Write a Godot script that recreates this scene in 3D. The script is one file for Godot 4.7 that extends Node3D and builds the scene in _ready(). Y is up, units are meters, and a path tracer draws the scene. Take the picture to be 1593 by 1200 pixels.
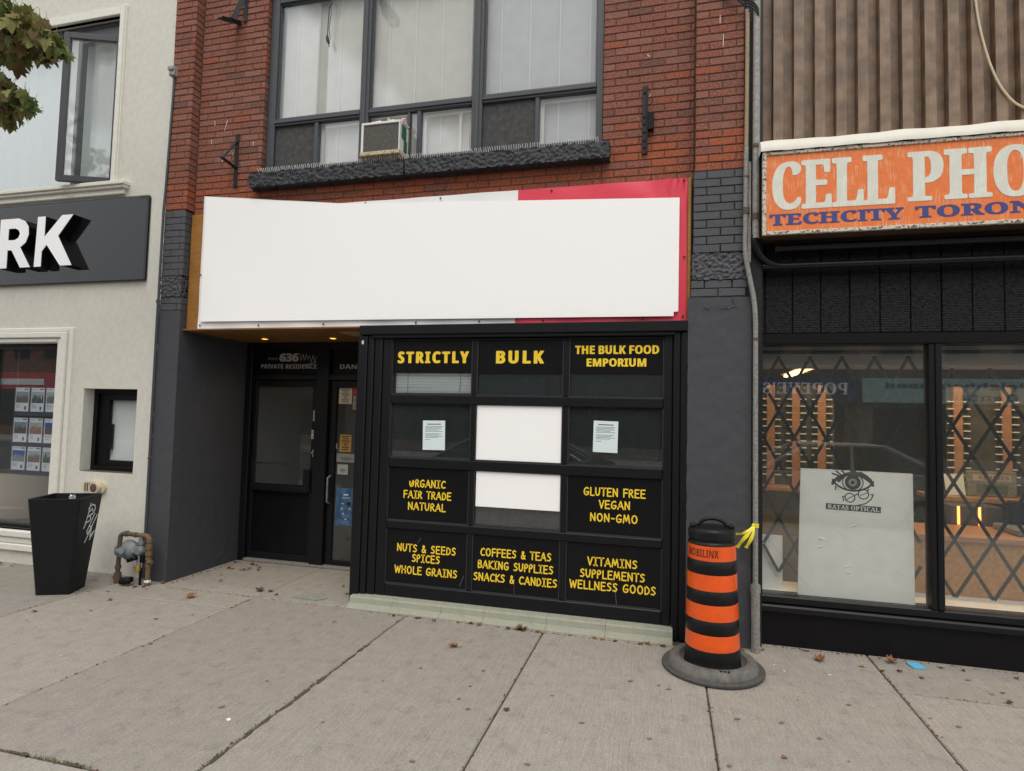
extends Node3D
# A row of three shop fronts seen from the pavement under an overcast sky.

const EYE := Vector3(0, 1.70, 4.917)
var M := {}
var taken := {}
var rng := RandomNumberGenerator.new()
var sans: Font
var serif: Font
var sans_wide: Font

# ------------------------------------------------------------------ mesh builder
class MB:
	var v := PackedVector3Array()
	var n := PackedVector3Array()
	var u := PackedVector2Array()
	func tri(a: Vector3, b: Vector3, c: Vector3, na: Vector3, nb: Vector3, nc: Vector3, ua := Vector2.ZERO, ub := Vector2.ZERO, uc := Vector2.ZERO) -> void:
		if (b - a).cross(c - a).dot(na + nb + nc) > 0.0:
			v.append_array([a, c, b]); n.append_array([na, nc, nb]); u.append_array([ua, uc, ub])
		else:
			v.append_array([a, b, c]); n.append_array([na, nb, nc]); u.append_array([ua, ub, uc])
	# flat quad; out = rough outward direction
	func quad(a: Vector3, b: Vector3, c: Vector3, d: Vector3, out: Vector3) -> void:
		var nn := (b - a).cross(d - a)
		if nn.length() < 1e-12: nn = (c - b).cross(d - b)
		nn = nn.normalized()
		if nn.dot(out) < 0: nn = -nn
		tri(a, b, c, nn, nn, nn, Vector2(0, 1), Vector2(1, 1), Vector2(1, 0))
		tri(a, c, d, nn, nn, nn, Vector2(0, 1), Vector2(1, 0), Vector2(0, 0))
	func box(lo: Vector3, hi: Vector3) -> void:
		boxt(Transform3D(Basis.IDENTITY, (lo + hi) * 0.5), (hi - lo).abs())
	func boxt(t: Transform3D, s: Vector3) -> void:
		var h := s * 0.5
		for ax in 3:
			for sg in [-1.0, 1.0]:
				var nn := Vector3.ZERO; nn[ax] = sg
				var p := (ax + 1) % 3
				var q := (ax + 2) % 3
				var c := []
				for k in [[-1, -1], [1, -1], [1, 1], [-1, 1]]:
					var w := Vector3.ZERO
					w[ax] = sg * h[ax]; w[p] = k[0] * h[p]; w[q] = k[1] * h[q]
					c.append(t * w)
				quad(c[0], c[1], c[2], c[3], t.basis * nn)
	# box with all twelve edges chamfered
	func cbox(lo: Vector3, hi: Vector3, b := 0.004) -> void:
		cboxt(Transform3D(Basis.IDENTITY, (lo + hi) * 0.5), (hi - lo).abs(), b)
	func cboxt(t: Transform3D, s: Vector3, b := 0.004) -> void:
		var h := s * 0.5
		b = minf(b, minf(h.x, minf(h.y, h.z)) * 0.6)
		for ax in 3:
			var p := (ax + 1) % 3
			var q := (ax + 2) % 3
			for sg in [-1.0, 1.0]:
				var nn := Vector3.ZERO; nn[ax] = sg
				var c := []
				for k in [[-1, -1], [1, -1], [1, 1], [-1, 1]]:
					var w := Vector3.ZERO
					w[ax] = sg * h[ax]; w[p] = k[0] * (h[p] - b); w[q] = k[1] * (h[q] - b)
					c.append(t * w)
				quad(c[0], c[1], c[2], c[3], t.basis * nn)
				for s2 in [-1.0, 1.0]:   # edge between +-ax and +-p
					var e := []
					for k in [[0, -1], [0, 1], [1, 1], [1, -1]]:
						var w := Vector3.ZERO
						w[q] = k[1] * (h[q] - b)
						if k[0] == 0: w[ax] = sg * h[ax]; w[p] = s2 * (h[p] - b)
						else: w[ax] = sg * (h[ax] - b); w[p] = s2 * h[p]
						e.append(t * w)
					var m2 := Vector3.ZERO; m2[ax] = sg; m2[p] = s2
					quad(e[0], e[1], e[2], e[3], t.basis * m2)
		for sx in [-1.0, 1.0]:
			for sy in [-1.0, 1.0]:
				for sz in [-1.0, 1.0]:
					var a := t * Vector3(sx * h.x, sy * (h.y - b), sz * (h.z - b))
					var c := t * Vector3(sx * (h.x - b), sy * h.y, sz * (h.z - b))
					var d := t * Vector3(sx * (h.x - b), sy * (h.y - b), sz * h.z)
					var nn := t.basis * Vector3(sx, sy, sz).normalized()
					tri(a, c, d, nn, nn, nn)
	func bar(a: Vector3, b: Vector3, w: float, d: float, up := Vector3.BACK) -> void:
		# rectangular bar from a to b, w across, d along 'up'
		var x := (b - a).normalized()
		var z := (up - x * up.dot(x)).normalized()
		var y := z.cross(x)
		cboxt(Transform3D(Basis(x, y, z), (a + b) * 0.5), Vector3((b - a).length(), w, d), minf(w, d) * 0.12)
	func tube(pts: Array, r, seg := 10, caps := true) -> void:
		var N := pts.size()
		var rings := []
		var side := Vector3.ZERO
		for i in N:
			var dir: Vector3 = (pts[mini(i + 1, N - 1)] - pts[maxi(i - 1, 0)]).normalized()
			if side == Vector3.ZERO:
				side = dir.cross(Vector3.UP if absf(dir.y) < 0.9 else Vector3.RIGHT).normalized()
			else:
				side = (side - dir * side.dot(dir)).normalized()
			var up := dir.cross(side)
			var rr: float = r[i] if r is Array else r
			var ring := []
			for k in seg:
				var a := TAU * k / seg
				ring.append([pts[i] + (side * cos(a) + up * sin(a)) * rr, side * cos(a) + up * sin(a)])
			rings.append(ring)
			if caps and (i == 0 or i == N - 1):
				var nn := -dir if i == 0 else dir
				for k in seg:
					tri(pts[i], ring[k][0], ring[(k + 1) % seg][0], nn, nn, nn)
		for i in N - 1:
			for k in seg:
				var a = rings[i][k]; var b = rings[i][(k + 1) % seg]; var c = rings[i + 1][(k + 1) % seg]; var d = rings[i + 1][k]
				tri(a[0], b[0], c[0], a[1], b[1], c[1]); tri(a[0], c[0], d[0], a[1], c[1], d[1])
	# profile of (radius, height) turned round the y axis of t; sharp corners where points repeat
	func lathe(t: Transform3D, prof: Array, seg := 40) -> void:
		for i in prof.size() - 1:
			var p: Vector2 = prof[i]; var q: Vector2 = prof[i + 1]
			if p.distance_to(q) < 1e-6: continue
			var d := (q - p).normalized()
			var nn := Vector2(d.y, -d.x)
			var n0 := nn; var n1 := nn
			if i > 0 and (prof[i - 1] as Vector2).distance_to(p) > 1e-6:
				var e: Vector2 = (p - prof[i - 1]).normalized()
				if e.dot(d) > 0.75: n0 = (nn + Vector2(e.y, -e.x)).normalized()
			if i < prof.size() - 2 and (prof[i + 2] as Vector2).distance_to(q) > 1e-6:
				var e: Vector2 = (prof[i + 2] - q).normalized()
				if e.dot(d) > 0.75: n1 = (nn + Vector2(e.y, -e.x)).normalized()
			for k in seg:
				var a0 := TAU * k / seg; var a1 := TAU * (k + 1) / seg
				var f := func(w: Vector2, a: float) -> Vector3: return Vector3(w.x * cos(a), w.y, w.x * sin(a))
				var A: Vector3 = t * f.call(p, a0); var B: Vector3 = t * f.call(p, a1); var Cc: Vector3 = t * f.call(q, a1); var D: Vector3 = t * f.call(q, a0)
				var nA: Vector3 = t.basis * f.call(n0, a0); var nB: Vector3 = t.basis * f.call(n0, a1); var nC: Vector3 = t.basis * f.call(n1, a1); var nD: Vector3 = t.basis * f.call(n1, a0)
				if p.x > 1e-6: tri(A, B, Cc, nA, nB, nC)
				if q.x > 1e-6: tri(A, Cc, D, nA, nC, nD)
	# polygon in the xy plane of t pushed along its z from z0 to z1
	func prism(t: Transform3D, poly: PackedVector2Array, z0: float, z1: float) -> void:
		var ix := Geometry2D.triangulate_polygon(poly)
		for i in range(0, ix.size(), 3):
			for z in [z0, z1]:
				var nn := t.basis * (Vector3(0, 0, 1) if z == maxf(z0, z1) else Vector3(0, 0, -1))
				var c := []
				for k in 3: c.append(t * Vector3(poly[ix[i + k]].x, poly[ix[i + k]].y, z))
				tri(c[0], c[1], c[2], nn, nn, nn)
		var area := 0.0
		for i in poly.size(): area += poly[i].cross(poly[(i + 1) % poly.size()])
		for i in poly.size():
			var a := poly[i]; var b := poly[(i + 1) % poly.size()]
			var d := b - a
			var o := Vector2(d.y, -d.x) * signf(area)
			quad(t * Vector3(a.x, a.y, z0), t * Vector3(b.x, b.y, z0), t * Vector3(b.x, b.y, z1), t * Vector3(a.x, a.y, z1), t.basis * Vector3(o.x, o.y, 0))
	# smooth sheet of (nx+1)(ny+1) points given by f(s,t), s,t in 0..1
	func sheet(nx: int, ny: int, f: Callable, out: Vector3) -> void:
		var P := []
		for j in ny + 1:
			for i in nx + 1: P.append(f.call(float(i) / nx, float(j) / ny))
		var at := func(i: int, j: int) -> Vector3: return P[clampi(j, 0, ny) * (nx + 1) + clampi(i, 0, nx)]
		var nr := []
		for j in ny + 1:
			for i in nx + 1:
				var nn: Vector3 = (at.call(i + 1, j) - at.call(i - 1, j)).cross(at.call(i, j + 1) - at.call(i, j - 1)).normalized()
				nr.append(nn)
		# the sheet's parametrisation keeps one sense: turn all normals alike
		var sum := 0.0
		for q in nr: sum += q.dot(out)
		if sum < 0:
			for k in nr.size(): nr[k] = -nr[k]
		for j in ny:
			for i in nx:
				var a := j * (nx + 1) + i; var b := a + 1; var d := a + nx + 1; var c := d + 1
				var U := [Vector2(float(i) / nx, 1 - float(j) / ny), Vector2(float(i + 1) / nx, 1 - float(j) / ny), Vector2(float(i + 1) / nx, 1 - float(j + 1) / ny), Vector2(float(i) / nx, 1 - float(j + 1) / ny)]
				tri(P[a], P[b], P[c], nr[a], nr[b], nr[c], U[0], U[1], U[2])
				tri(P[a], P[c], P[d], nr[a], nr[c], nr[d], U[0], U[2], U[3])
	# block of rough stone: a box whose faces are moved by noise
	func rough(lo: Vector3, hi: Vector3, amp: float, cell: float, noise: FastNoiseLite) -> void:
		var s := hi - lo
		var mv := func(p: Vector3) -> Vector3:
			var c := (lo + hi) * 0.5
			var q := p - c
			var e := Vector3(q.x / s.x, q.y / s.y, q.z / s.z) * 2.0
			var r := Vector3(signf(e.x) * pow(absf(e.x), 8), signf(e.y) * pow(absf(e.y), 8), signf(e.z) * pow(absf(e.z), 8))
			var k := noise.get_noise_3dv(p * Vector3(130, 210, 210)) + 0.5 * noise.get_noise_3dv(p * 480.0 + Vector3(50, 9, 3))
			return p + r * (k - 0.35) * amp
		for ax in 3:
			var p := (ax + 1) % 3
			var q := (ax + 2) % 3
			for sg in [0, 1]:
				var nn := Vector3.ZERO; nn[ax] = sg * 2 - 1
				var g := func(a: float, b: float) -> Vector3:
					var w := Vector3.ZERO
					w[ax] = hi[ax] if sg else lo[ax]
					w[p] = lerpf(lo[p], hi[p], a); w[q] = lerpf(lo[q], hi[q], b)
					return mv.call(w)
				sheet(maxi(1, int(s[p] / cell)), maxi(1, int(s[q] / cell)), g, nn)
	func add(o: ArrayMesh, t := Transform3D.IDENTITY) -> void:
		for k in o.get_surface_count():
			var a := o.surface_get_arrays(k)
			var vv: PackedVector3Array = a[Mesh.ARRAY_VERTEX]
			var nn: PackedVector3Array = a[Mesh.ARRAY_NORMAL]
			for i in vv.size(): v.append(t * vv[i]); n.append((t.basis * nn[i]).normalized()); u.append(Vector2.ZERO)
	func mesh(off := Vector3.ZERO) -> ArrayMesh:
		var a := []
		a.resize(Mesh.ARRAY_MAX)
		var w := v
		if off != Vector3.ZERO:
			w = PackedVector3Array(); w.resize(v.size())
			for i in v.size(): w[i] = v[i] - off
		a[Mesh.ARRAY_VERTEX] = w; a[Mesh.ARRAY_NORMAL] = n; a[Mesh.ARRAY_TEX_UV] = u
		var m := ArrayMesh.new()
		m.add_surface_from_arrays(Mesh.PRIMITIVE_TRIANGLES, a)
		return m

# ------------------------------------------------------------------ nodes
func numbered(parent: Node, called: String) -> String:
	var key := str(parent.get_instance_id()) + called
	var k: int = taken.get(key, 0)
	taken[key] = k + 1
	return called if k == 0 else "%s_%03d" % [called, k]

func base_of(o: Node) -> Vector3:
	var p := Vector3.ZERO
	while o != self and o != null:
		p += (o as Node3D).position
		o = o.get_parent()
	return p

func obj(called: String, b: MB, m: Material, parent: Node = self) -> MeshInstance3D:
	var o := MeshInstance3D.new()
	o.name = numbered(parent, called)
	o.mesh = b.mesh(base_of(parent))
	o.material_override = m
	parent.add_child(o, true)
	return o

func thing(called: String, label: String, category: String, at := Vector3.ZERO, group := "") -> Node3D:
	var o := Node3D.new()
	o.name = numbered(self, called)
	add_child(o, true)
	o.position = at
	o.set_meta("label", label); o.set_meta("category", category)
	if group: o.set_meta("group", group)
	return o

func tag(o: Node, label: String, category: String, group := "") -> Node:
	o.set_meta("label", label); o.set_meta("category", category)
	if group: o.set_meta("group", group)
	return o

func structure(called: String, b: MB, m: Material, label: String, category: String) -> MeshInstance3D:
	var o := obj(called, b, m)
	o.set_meta("kind", "structure"); tag(o, label, category)
	return o

func bx(called: String, lo: Vector3, hi: Vector3, m: Material, parent: Node, ch := 0.004) -> MeshInstance3D:
	var b := MB.new()
	if ch > 0: b.cbox(lo, hi, ch)
	else: b.box(lo, hi)
	return obj(called, b, m, parent)

func V(x: float, y: float, z: float) -> Vector3: return Vector3(x, y, z)

# ------------------------------------------------------------------ textures and materials
func noise(seed: int, freq: float, oct := 4, kind := FastNoiseLite.TYPE_SIMPLEX_SMOOTH) -> FastNoiseLite:
	var f := FastNoiseLite.new()
	f.seed = seed; f.frequency = freq; f.fractal_octaves = oct; f.noise_type = kind
	return f

func field(seed: int, freq: float, oct := 4, w := 512, h := 512, size := 512) -> PackedByteArray:
	var im := noise(seed, freq, oct).get_seamless_image(w, h)
	im.convert(Image.FORMAT_L8)
	if w != size or h != size: im.resize(size, size, Image.INTERPOLATE_CUBIC)
	return im.get_data()

# picture from a rule f(i) -> Color over every pixel
func picture(size: int, f: Callable) -> ImageTexture:
	var d := PackedByteArray()
	d.resize(size * size * 3)
	for i in size * size:
		var c: Color = f.call(i)
		d[i * 3] = clampi(int(c.r * 255.0), 0, 255); d[i * 3 + 1] = clampi(int(c.g * 255.0), 0, 255); d[i * 3 + 2] = clampi(int(c.b * 255.0), 0, 255)
	var im := Image.create_from_data(size, size, false, Image.FORMAT_RGB8, d)
	im.generate_mipmaps()
	return ImageTexture.create_from_image(im)

func gray(size: int, f: Callable) -> ImageTexture:
	var d := PackedByteArray()
	d.resize(size * size)
	for i in size * size: d[i] = clampi(int(f.call(i) * 255.0), 0, 255)
	var im := Image.create_from_data(size, size, false, Image.FORMAT_L8, d)
	return ImageTexture.create_from_image(im)

func mat(c: Color, rough := 0.8, o := {}) -> StandardMaterial3D:
	var m := StandardMaterial3D.new()
	m.albedo_color = c.linear_to_srgb()
	m.roughness = rough
	m.metallic = o.get("metal", 0.0)
	m.metallic_specular = o.get("spec", 0.5)
	if o.has("tex"): m.albedo_texture = o.tex
	if o.has("bump"):
		m.heightmap_enabled = true; m.heightmap_texture = o.bump; m.heightmap_scale = o.get("relief", 0.2)
	if o.has("scale"):
		m.uv1_triplanar = true; m.uv1_world_triplanar = true
		var s = o.scale
		m.uv1_scale = s if s is Vector3 else Vector3(s, s, s)
		m.uv1_offset = o.get("offset", Vector3.ZERO)
	if o.has("rtex"): m.roughness_texture = o.rtex; m.roughness_texture_channel = BaseMaterial3D.TEXTURE_CHANNEL_RED
	if o.has("coat"): m.clearcoat_enabled = true; m.clearcoat = o.coat; m.clearcoat_roughness = o.get("coat_rough", 0.1)
	if o.has("back"): m.backlight_enabled = true; m.backlight = o.back
	return m

func glass(a := 0.03, tint := Color(0.5, 0.55, 0.55)) -> StandardMaterial3D:
	var m := StandardMaterial3D.new()
	m.transparency = BaseMaterial3D.TRANSPARENCY_ALPHA
	m.albedo_color = Color(tint.r, tint.g, tint.b, a)
	m.roughness = 0.0
	m.metallic_specular = 0.5
	return m

func glow(c: Color, e: float) -> StandardMaterial3D:
	var m := StandardMaterial3D.new()
	m.albedo_color = Color(0.9, 0.9, 0.9)
	m.emission_enabled = true; m.emission = c; m.emission_energy_multiplier = e
	return m

func make_materials() -> void:
	var coarse := field(11, 0.012, 4)
	var fine := field(12, 0.12, 3)
	var grit := field(13, 0.45, 2)
	var mid := field(14, 0.035, 4)
	var lines := field(15, 0.25, 2, 512, 16)      # streaks one way
	var lines2 := field(16, 0.25, 2, 16, 512)     # and the other
	var T := {}
	# general grain: blotches with speckle
	T.grain = gray(512, func(i: int): return 0.80 + (coarse[i] - 128) / 255.0 * 0.25 + (fine[i] - 128) / 255.0 * 0.16 + (grit[i] - 128) / 255.0 * 0.14)
	T.soft = gray(512, func(i: int): return 0.93 + (coarse[i] - 128) / 255.0 * 0.05 + (grit[i] - 128) / 255.0 * 0.07)
	T.pit = gray(512, func(i: int): return 0.5 + (fine[i] - 128) / 255.0 * 0.5 + (grit[i] - 128) / 255.0 * 0.5)
	T.stucco = gray(512, func(i: int): return 0.5 + (grit[i] - 128) / 255.0 * 0.9 + (fine[i] - 128) / 255.0 * 0.3)
	T.roller = gray(512, func(i: int): return 0.5 + (mid[i] - 128) / 255.0 * 0.7 + (fine[i] - 128) / 255.0 * 0.35)
	# pavement: mottled, specks of aggregate, faint stains
	T.concrete = picture(512, func(i: int):
		var v := 0.84 + (coarse[i] - 128) / 255.0 * 0.05 + (mid[i] - 128) / 255.0 * 0.03 + (fine[i] - 128) / 255.0 * 0.13 + (grit[i] - 128) / 255.0 * 0.34 + (lines[i] - 128) / 255.0 * 0.10 - maxf(0.0, (coarse[(i + 131000) % 262144] - 165) / 255.0) * 0.22
		if grit[i] < 38: v -= 0.12
		if grit[(i * 7 + 1237) % 262144] > 226: v += 0.07
		var w := (coarse[(i + 90000) % 262144] - 128) / 255.0 * 0.012
		return Color(v + w, v, v - w * 0.8))
	T.broom = gray(512, func(i: int): return 0.5 + (lines[i] - 128) / 255.0 * 0.8 + (grit[i] - 128) / 255.0 * 0.35)
	# brick face: burnt blotches and grit
	T.brick = picture(512, func(i: int):
		var v := 0.78 + (mid[i] - 128) / 255.0 * 0.36 + (grit[i] - 128) / 255.0 * 0.26
		var k := maxf(0.0, (coarse[i] - 150) / 255.0) * 0.5
		return Color(v - k * 0.35, v - k * 0.05, v + k * 0.1))
	T.wood = picture(512, func(i: int):
		var v := 0.82 + (lines2[i] - 128) / 255.0 * 0.22 + (coarse[i] - 128) / 255.0 * 0.12
		return Color(v, v * 0.985, v * 0.96))
	T.ply = picture(512, func(i: int):
		var v := 0.84 + (lines[i] - 128) / 255.0 * 0.13 + (mid[i] - 128) / 255.0 * 0.20
		return Color(v, v * 0.99, v * 0.97))
	T.scuff = picture(512, func(i: int):
		var v := 0.80 + (mid[i] - 128) / 255.0 * 0.15
		if lines[i] > 205 and coarse[i] > 120: v += 0.18
		if grit[i] > 232: v += 0.25
		return Color(v, v, v * 1.01))
	# flaking white paint over dark metal
	T.flake = picture(512, func(i: int):
		var k: float = (mid[i] * 0.55 + fine[i] * 0.45) / 255.0
		if k < 0.38: return Color(0.22, 0.20, 0.19)
		if k < 0.41: return Color(0.45, 0.38, 0.30)
		var v := 0.86 + (grit[i] - 128) / 255.0 * 0.1
		return Color(v, v * 0.98, v * 0.93))
	T.rustwhite = picture(512, func(i: int):
		var k: float = (coarse[i] * 0.6 + fine[i] * 0.4) / 255.0
		if k < 0.36: return Color(0.50, 0.32, 0.18)
		if k < 0.41: return Color(0.72, 0.58, 0.40)
		var v := 0.88 + (grit[i] - 128) / 255.0 * 0.08
		return Color(v, v, v * 0.98))
	# weathered sign face: pale runs down the orange
	T.runs = picture(512, func(i: int):
		var s: float = lines[i] / 255.0
		var k := clampf((s - 0.54) * 6.0, 0.0, 1.0) * clampf((coarse[i] - 100) / 70.0, 0.0, 1.0)
		var v := 0.93 + (fine[i] - 128) / 255.0 * 0.06
		if grit[i] > 236: k = maxf(k, 0.4)
		return Color(v, v, v).lerp(Color(1.0, 1.25, 1.6), k * 0.8))
	# stains and chips on the brown sheet metal
	T.orange = picture(512, func(i: int):
		var s: float = lines[i] / 255.0
		var k := clampf((s - 0.55) * 6.0, 0.0, 1.0) * clampf((coarse[i] - 105) / 60.0, 0.0, 1.0)
		var v := 1.0 + (fine[i] - 128) / 255.0 * 0.06 + (mid[i] - 128) / 255.0 * 0.08
		if grit[i] > 238: k = 0.8
		if grit[i] < 14: v *= 0.7
		return Color(0.91 * v, 0.475 * v, 0.215 * v).lerp(Color(0.94, 0.74, 0.63), k * 0.75))
	T.stain = picture(512, func(i: int):
		var v := 0.80 + (coarse[i] - 128) / 255.0 * 0.30 + (lines[i] - 128) / 255.0 * 0.12 + (grit[i] - 128) / 255.0 * 0.07
		if grit[i] > 238 and mid[i] > 130: v += 0.45
		return Color(v * 1.02, v, v * 0.97))
	# charred timber: wrinkles across each board
	var wr := field(21, 0.06, 3, 512, 512)
	var wx := field(22, 0.03, 2)
	T.char = gray(512, func(i: int):
		var y: float = (i / 512) + (wr[i] - 128) * 0.055
		var r := 0.5 + 0.5 * sin(y / 512.0 * TAU * 34.0)
		var k := clampf((wx[i] - 80) / 110.0, 0.15, 1.0)
		return 0.5 + (r - 0.5) * 0.9 * k + (fine[i] - 128) / 255.0 * 0.3)
	T.dirty = picture(512, func(i: int):
		var v := 0.95 + (coarse[i] - 128) / 255.0 * 0.08 + (fine[i] - 128) / 255.0 * 0.05
		if lines[i] > 190 and mid[i] > 140: v -= 0.12
		if grit[i] > 240: v -= 0.3
		return Color(v, v, v))
	T.rust = picture(512, func(i: int):
		var k: float = mid[i] / 255.0
		var v := 0.8 + (grit[i] - 128) / 255.0 * 0.3
		return Color(v, v * lerpf(0.84, 1.0, k), v * lerpf(0.70, 0.98, k)))
	T.galv = gray(512, func(i: int): return 0.80 + (lines[i] - 128) / 255.0 * 0.25 + (mid[i] - 128) / 255.0 * 0.3 + (grit[i] - 128) / 255.0 * 0.1)

	# masonry
	for k in 6:
		var c: Color = [Color(0.34, 0.120, 0.085), Color(0.29, 0.115, 0.088), Color(0.255, 0.112, 0.092), Color(0.205, 0.098, 0.086), Color(0.40, 0.130, 0.080), Color(0.31, 0.140, 0.112)][k]
		M["brick%d" % k] = mat(Color(c.r * 1.50, c.g * (1.35 if k in [0, 4] else 1.45), c.b * (1.12 if k in [0, 4] else 1.30)), 0.9, {"tex": T.brick, "bump": T.pit, "relief": 0.35, "scale": 2.3 + 0.13 * k, "offset": Vector3(k * 0.37, k * 0.21, k * 0.11), "spec": 0.35})
	M.mortar = mat(Color(0.17, 0.105, 0.08), 0.95, {"tex": T.grain, "bump": T.pit, "relief": 0.4, "scale": 3.0})
	M.paint_brick = mat(Color(0.078, 0.083, 0.095), 0.62, {"tex": T.soft, "bump": T.pit, "relief": 0.25, "scale": 3.0})
	M.charcoal = mat(Color(0.070, 0.073, 0.083), 0.66, {"spec": 0.4, "tex": T.soft, "bump": T.stucco, "relief": 0.10, "scale": 1.8})
	M.stone_dark = mat(Color(0.036, 0.041, 0.050), 0.55, {"tex": T.grain, "bump": T.pit, "relief": 0.3, "scale": 3.0})
	M.stucco = mat(Color(0.79, 0.775, 0.695), 0.92, {"tex": T.soft, "bump": T.stucco, "relief": 0.30, "scale": 1.6, "spec": 0.3})
	M.stucco2 = mat(Color(0.80, 0.79, 0.725), 0.92, {"tex": T.soft, "bump": T.stucco, "relief": 0.34, "scale": 1.5, "spec": 0.3})
	M.trim = mat(Color(0.87, 0.86, 0.78), 0.75, {"tex": T.soft, "bump": T.stucco, "relief": 0.06, "scale": 1.9})
	# ground
	for k in 4:
		var g: float = [0.435, 0.42, 0.40, 0.45][k]
		M["slab%d" % k] = mat(Color(g * 1.01, g * 0.925, g * 0.825), 0.93, {"tex": T.concrete, "bump": T.broom, "relief": 0.22, "scale": Vector3(0.9, 0.9, 0.9), "offset": Vector3(k * 0.31, 0.0, k * 0.17), "spec": 0.3})
	M.dirt = mat(Color(0.12, 0.095, 0.07), 1.0, {"tex": T.grain, "scale": 4.0})
	M.step = mat(Color(0.46, 0.47, 0.38), 0.95, {"tex": T.concrete, "bump": T.pit, "relief": 0.4, "scale": 1.7})
	M.asphalt = mat(Color(0.055, 0.055, 0.056), 0.95, {"tex": T.grain, "bump": T.pit, "relief": 0.5, "scale": 1.2})
	M.gum = mat(Color(0.17, 0.15, 0.13), 0.9)
	# paint, metal, wood
	M.black = mat(Color(0.013, 0.0137, 0.0165), 0.40, {"spec": 0.36, "tex": T.scuff, "bump": T.pit, "relief": 0.05, "scale": 1.4})
	M.black_flat = mat(Color(0.008, 0.008, 0.0095), 0.4, {"spec": 0.33, "tex": T.scuff, "scale": 0.9})
	M.vinyl = mat(Color(0.008, 0.008, 0.0095), 0.33, {"spec": 0.33, "tex": T.soft, "scale": 0.9})
	M.black_gloss = mat(Color(0.010, 0.0105, 0.012), 0.06, {"spec": 0.5, "bump": T.roller, "relief": 0.05, "scale": 0.35})
	M.black_side = mat(Color(0.005, 0.005, 0.006), 0.5, {"spec": 0.3})
	M.frame_dark = mat(Color(0.060, 0.066, 0.078), 0.42, {"tex": T.soft, "scale": 1.0})
	M.frame_case = mat(Color(0.065, 0.063, 0.075), 0.40)
	M.iron = mat(Color(0.020, 0.022, 0.025), 0.5, {"spec": 0.4, "tex": T.grain, "scale": 3.0})
	M.yellow = mat(Color(0.92, 0.64, 0.03), 0.55)
	M.yellow_edge = mat(Color(0.62, 0.33, 0.02), 0.55)
	M.grey_letter = mat(Color(0.42, 0.42, 0.44), 0.6)
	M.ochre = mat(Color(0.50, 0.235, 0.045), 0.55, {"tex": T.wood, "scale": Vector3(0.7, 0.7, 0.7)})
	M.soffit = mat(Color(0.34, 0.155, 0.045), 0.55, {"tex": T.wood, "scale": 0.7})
	M.raw_wood = mat(Color(0.55, 0.40, 0.24), 0.7, {"tex": T.wood, "scale": 1.0})
	M.banner_white = mat(Color(0.86, 0.865, 0.87), 0.5)
	M.blank = mat(Color(0.97, 0.97, 0.97), 0.6)
	M.banner_red = mat(Color(0.74, 0.045, 0.085), 0.42)
	M.paper = mat(Color(0.72, 0.78, 0.78), 0.8)
	M.white = mat(Color(0.80, 0.80, 0.78), 0.6)
	M.letter_white = mat(Color(0.95, 0.96, 0.98), 0.45)
	M.orange_sign = mat(Color(0.95, 0.95, 0.95), 0.5, {"tex": T.orange, "scale": 1.1})
	M.sign_cream = mat(Color(0.80, 0.79, 0.69), 0.55, {"tex": T.runs, "scale": 1.3})
	M.sign_blue = mat(Color(0.045, 0.06, 0.24), 0.55, {"tex": T.runs, "scale": 1.6})
	M.flake = mat(Color(0.85, 0.83, 0.78), 0.6, {"tex": T.flake, "scale": 1.6})
	M.flashing = mat(Color(0.80, 0.77, 0.68), 0.5, {"tex": T.soft, "scale": 1.2})
	M.brown_metal = mat(Color(0.31, 0.215, 0.152), 0.55, {"tex": T.stain, "scale": 0.85})
	M.char = mat(Color(0.0085, 0.0092, 0.014), 0.45, {"spec": 0.35, "tex": T.grain, "bump": T.char, "relief": 0.55, "scale": Vector3(1.6, 1.6, 1.6)})
	M.black_pipe = mat(Color(0.010, 0.011, 0.013), 0.35, {"spec": 0.4, "tex": T.soft, "scale": 2.0})
	M.galv = mat(Color(0.40, 0.39, 0.37), 0.55, {"tex": T.galv, "scale": 2.0, "metal": 0.15})
	M.galv2 = mat(Color(0.48, 0.46, 0.43), 0.6, {"tex": T.galv, "scale": 1.6})
	M.beige_pipe = mat(Color(0.50, 0.36, 0.21), 0.6, {"tex": T.galv, "scale": 2.0})
	M.rust_pipe = mat(Color(0.17, 0.145, 0.115), 0.75, {"tex": T.rust, "bump": T.pit, "relief": 0.2, "scale": 4.0})
	M.meter_grey = mat(Color(0.30, 0.34, 0.36), 0.5, {"tex": T.grain, "scale": 4.0})
	M.brass = mat(Color(0.50, 0.36, 0.12), 0.4, {"metal": 0.7})
	M.drum_black = mat(Color(0.013, 0.0135, 0.015), 0.42, {"spec": 0.35, "tex": T.grain, "scale": 2.0})
	M.drum_orange = mat(Color(0.88, 0.105, 0.006), 0.36, {"tex": T.dirty, "scale": 1.5, "coat": 0.3})
	M.tyre = mat(Color(0.10, 0.098, 0.094), 0.8, {"tex": T.grain, "bump": T.pit, "relief": 0.2, "scale": 2.5})
	M.worn = mat(Color(0.042, 0.044, 0.049), 0.45, {"tex": T.scuff, "scale": 2.5})
	M.scratch = mat(Color(0.10, 0.10, 0.105), 0.6)
	M.tyre_grey = mat(Color(0.19, 0.19, 0.185), 0.7, {"tex": T.stain, "bump": T.pit, "relief": 0.15, "scale": 2.5})
	M.tape = mat(Color(0.80, 0.70, 0.03), 0.4, {"back": Color(0.3, 0.27, 0.02)})
	M.planter = mat(Color(0.013, 0.015, 0.018), 0.55, {"spec": 0.35, "tex": T.grain, "bump": T.pit, "relief": 0.06, "scale": 2.2})
	M.spray = mat(Color(0.74, 0.79, 0.80), 0.7)
	M.ac_white = mat(Color(0.84, 0.84, 0.83), 0.5, {"tex": T.soft, "scale": 2.6})
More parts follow.
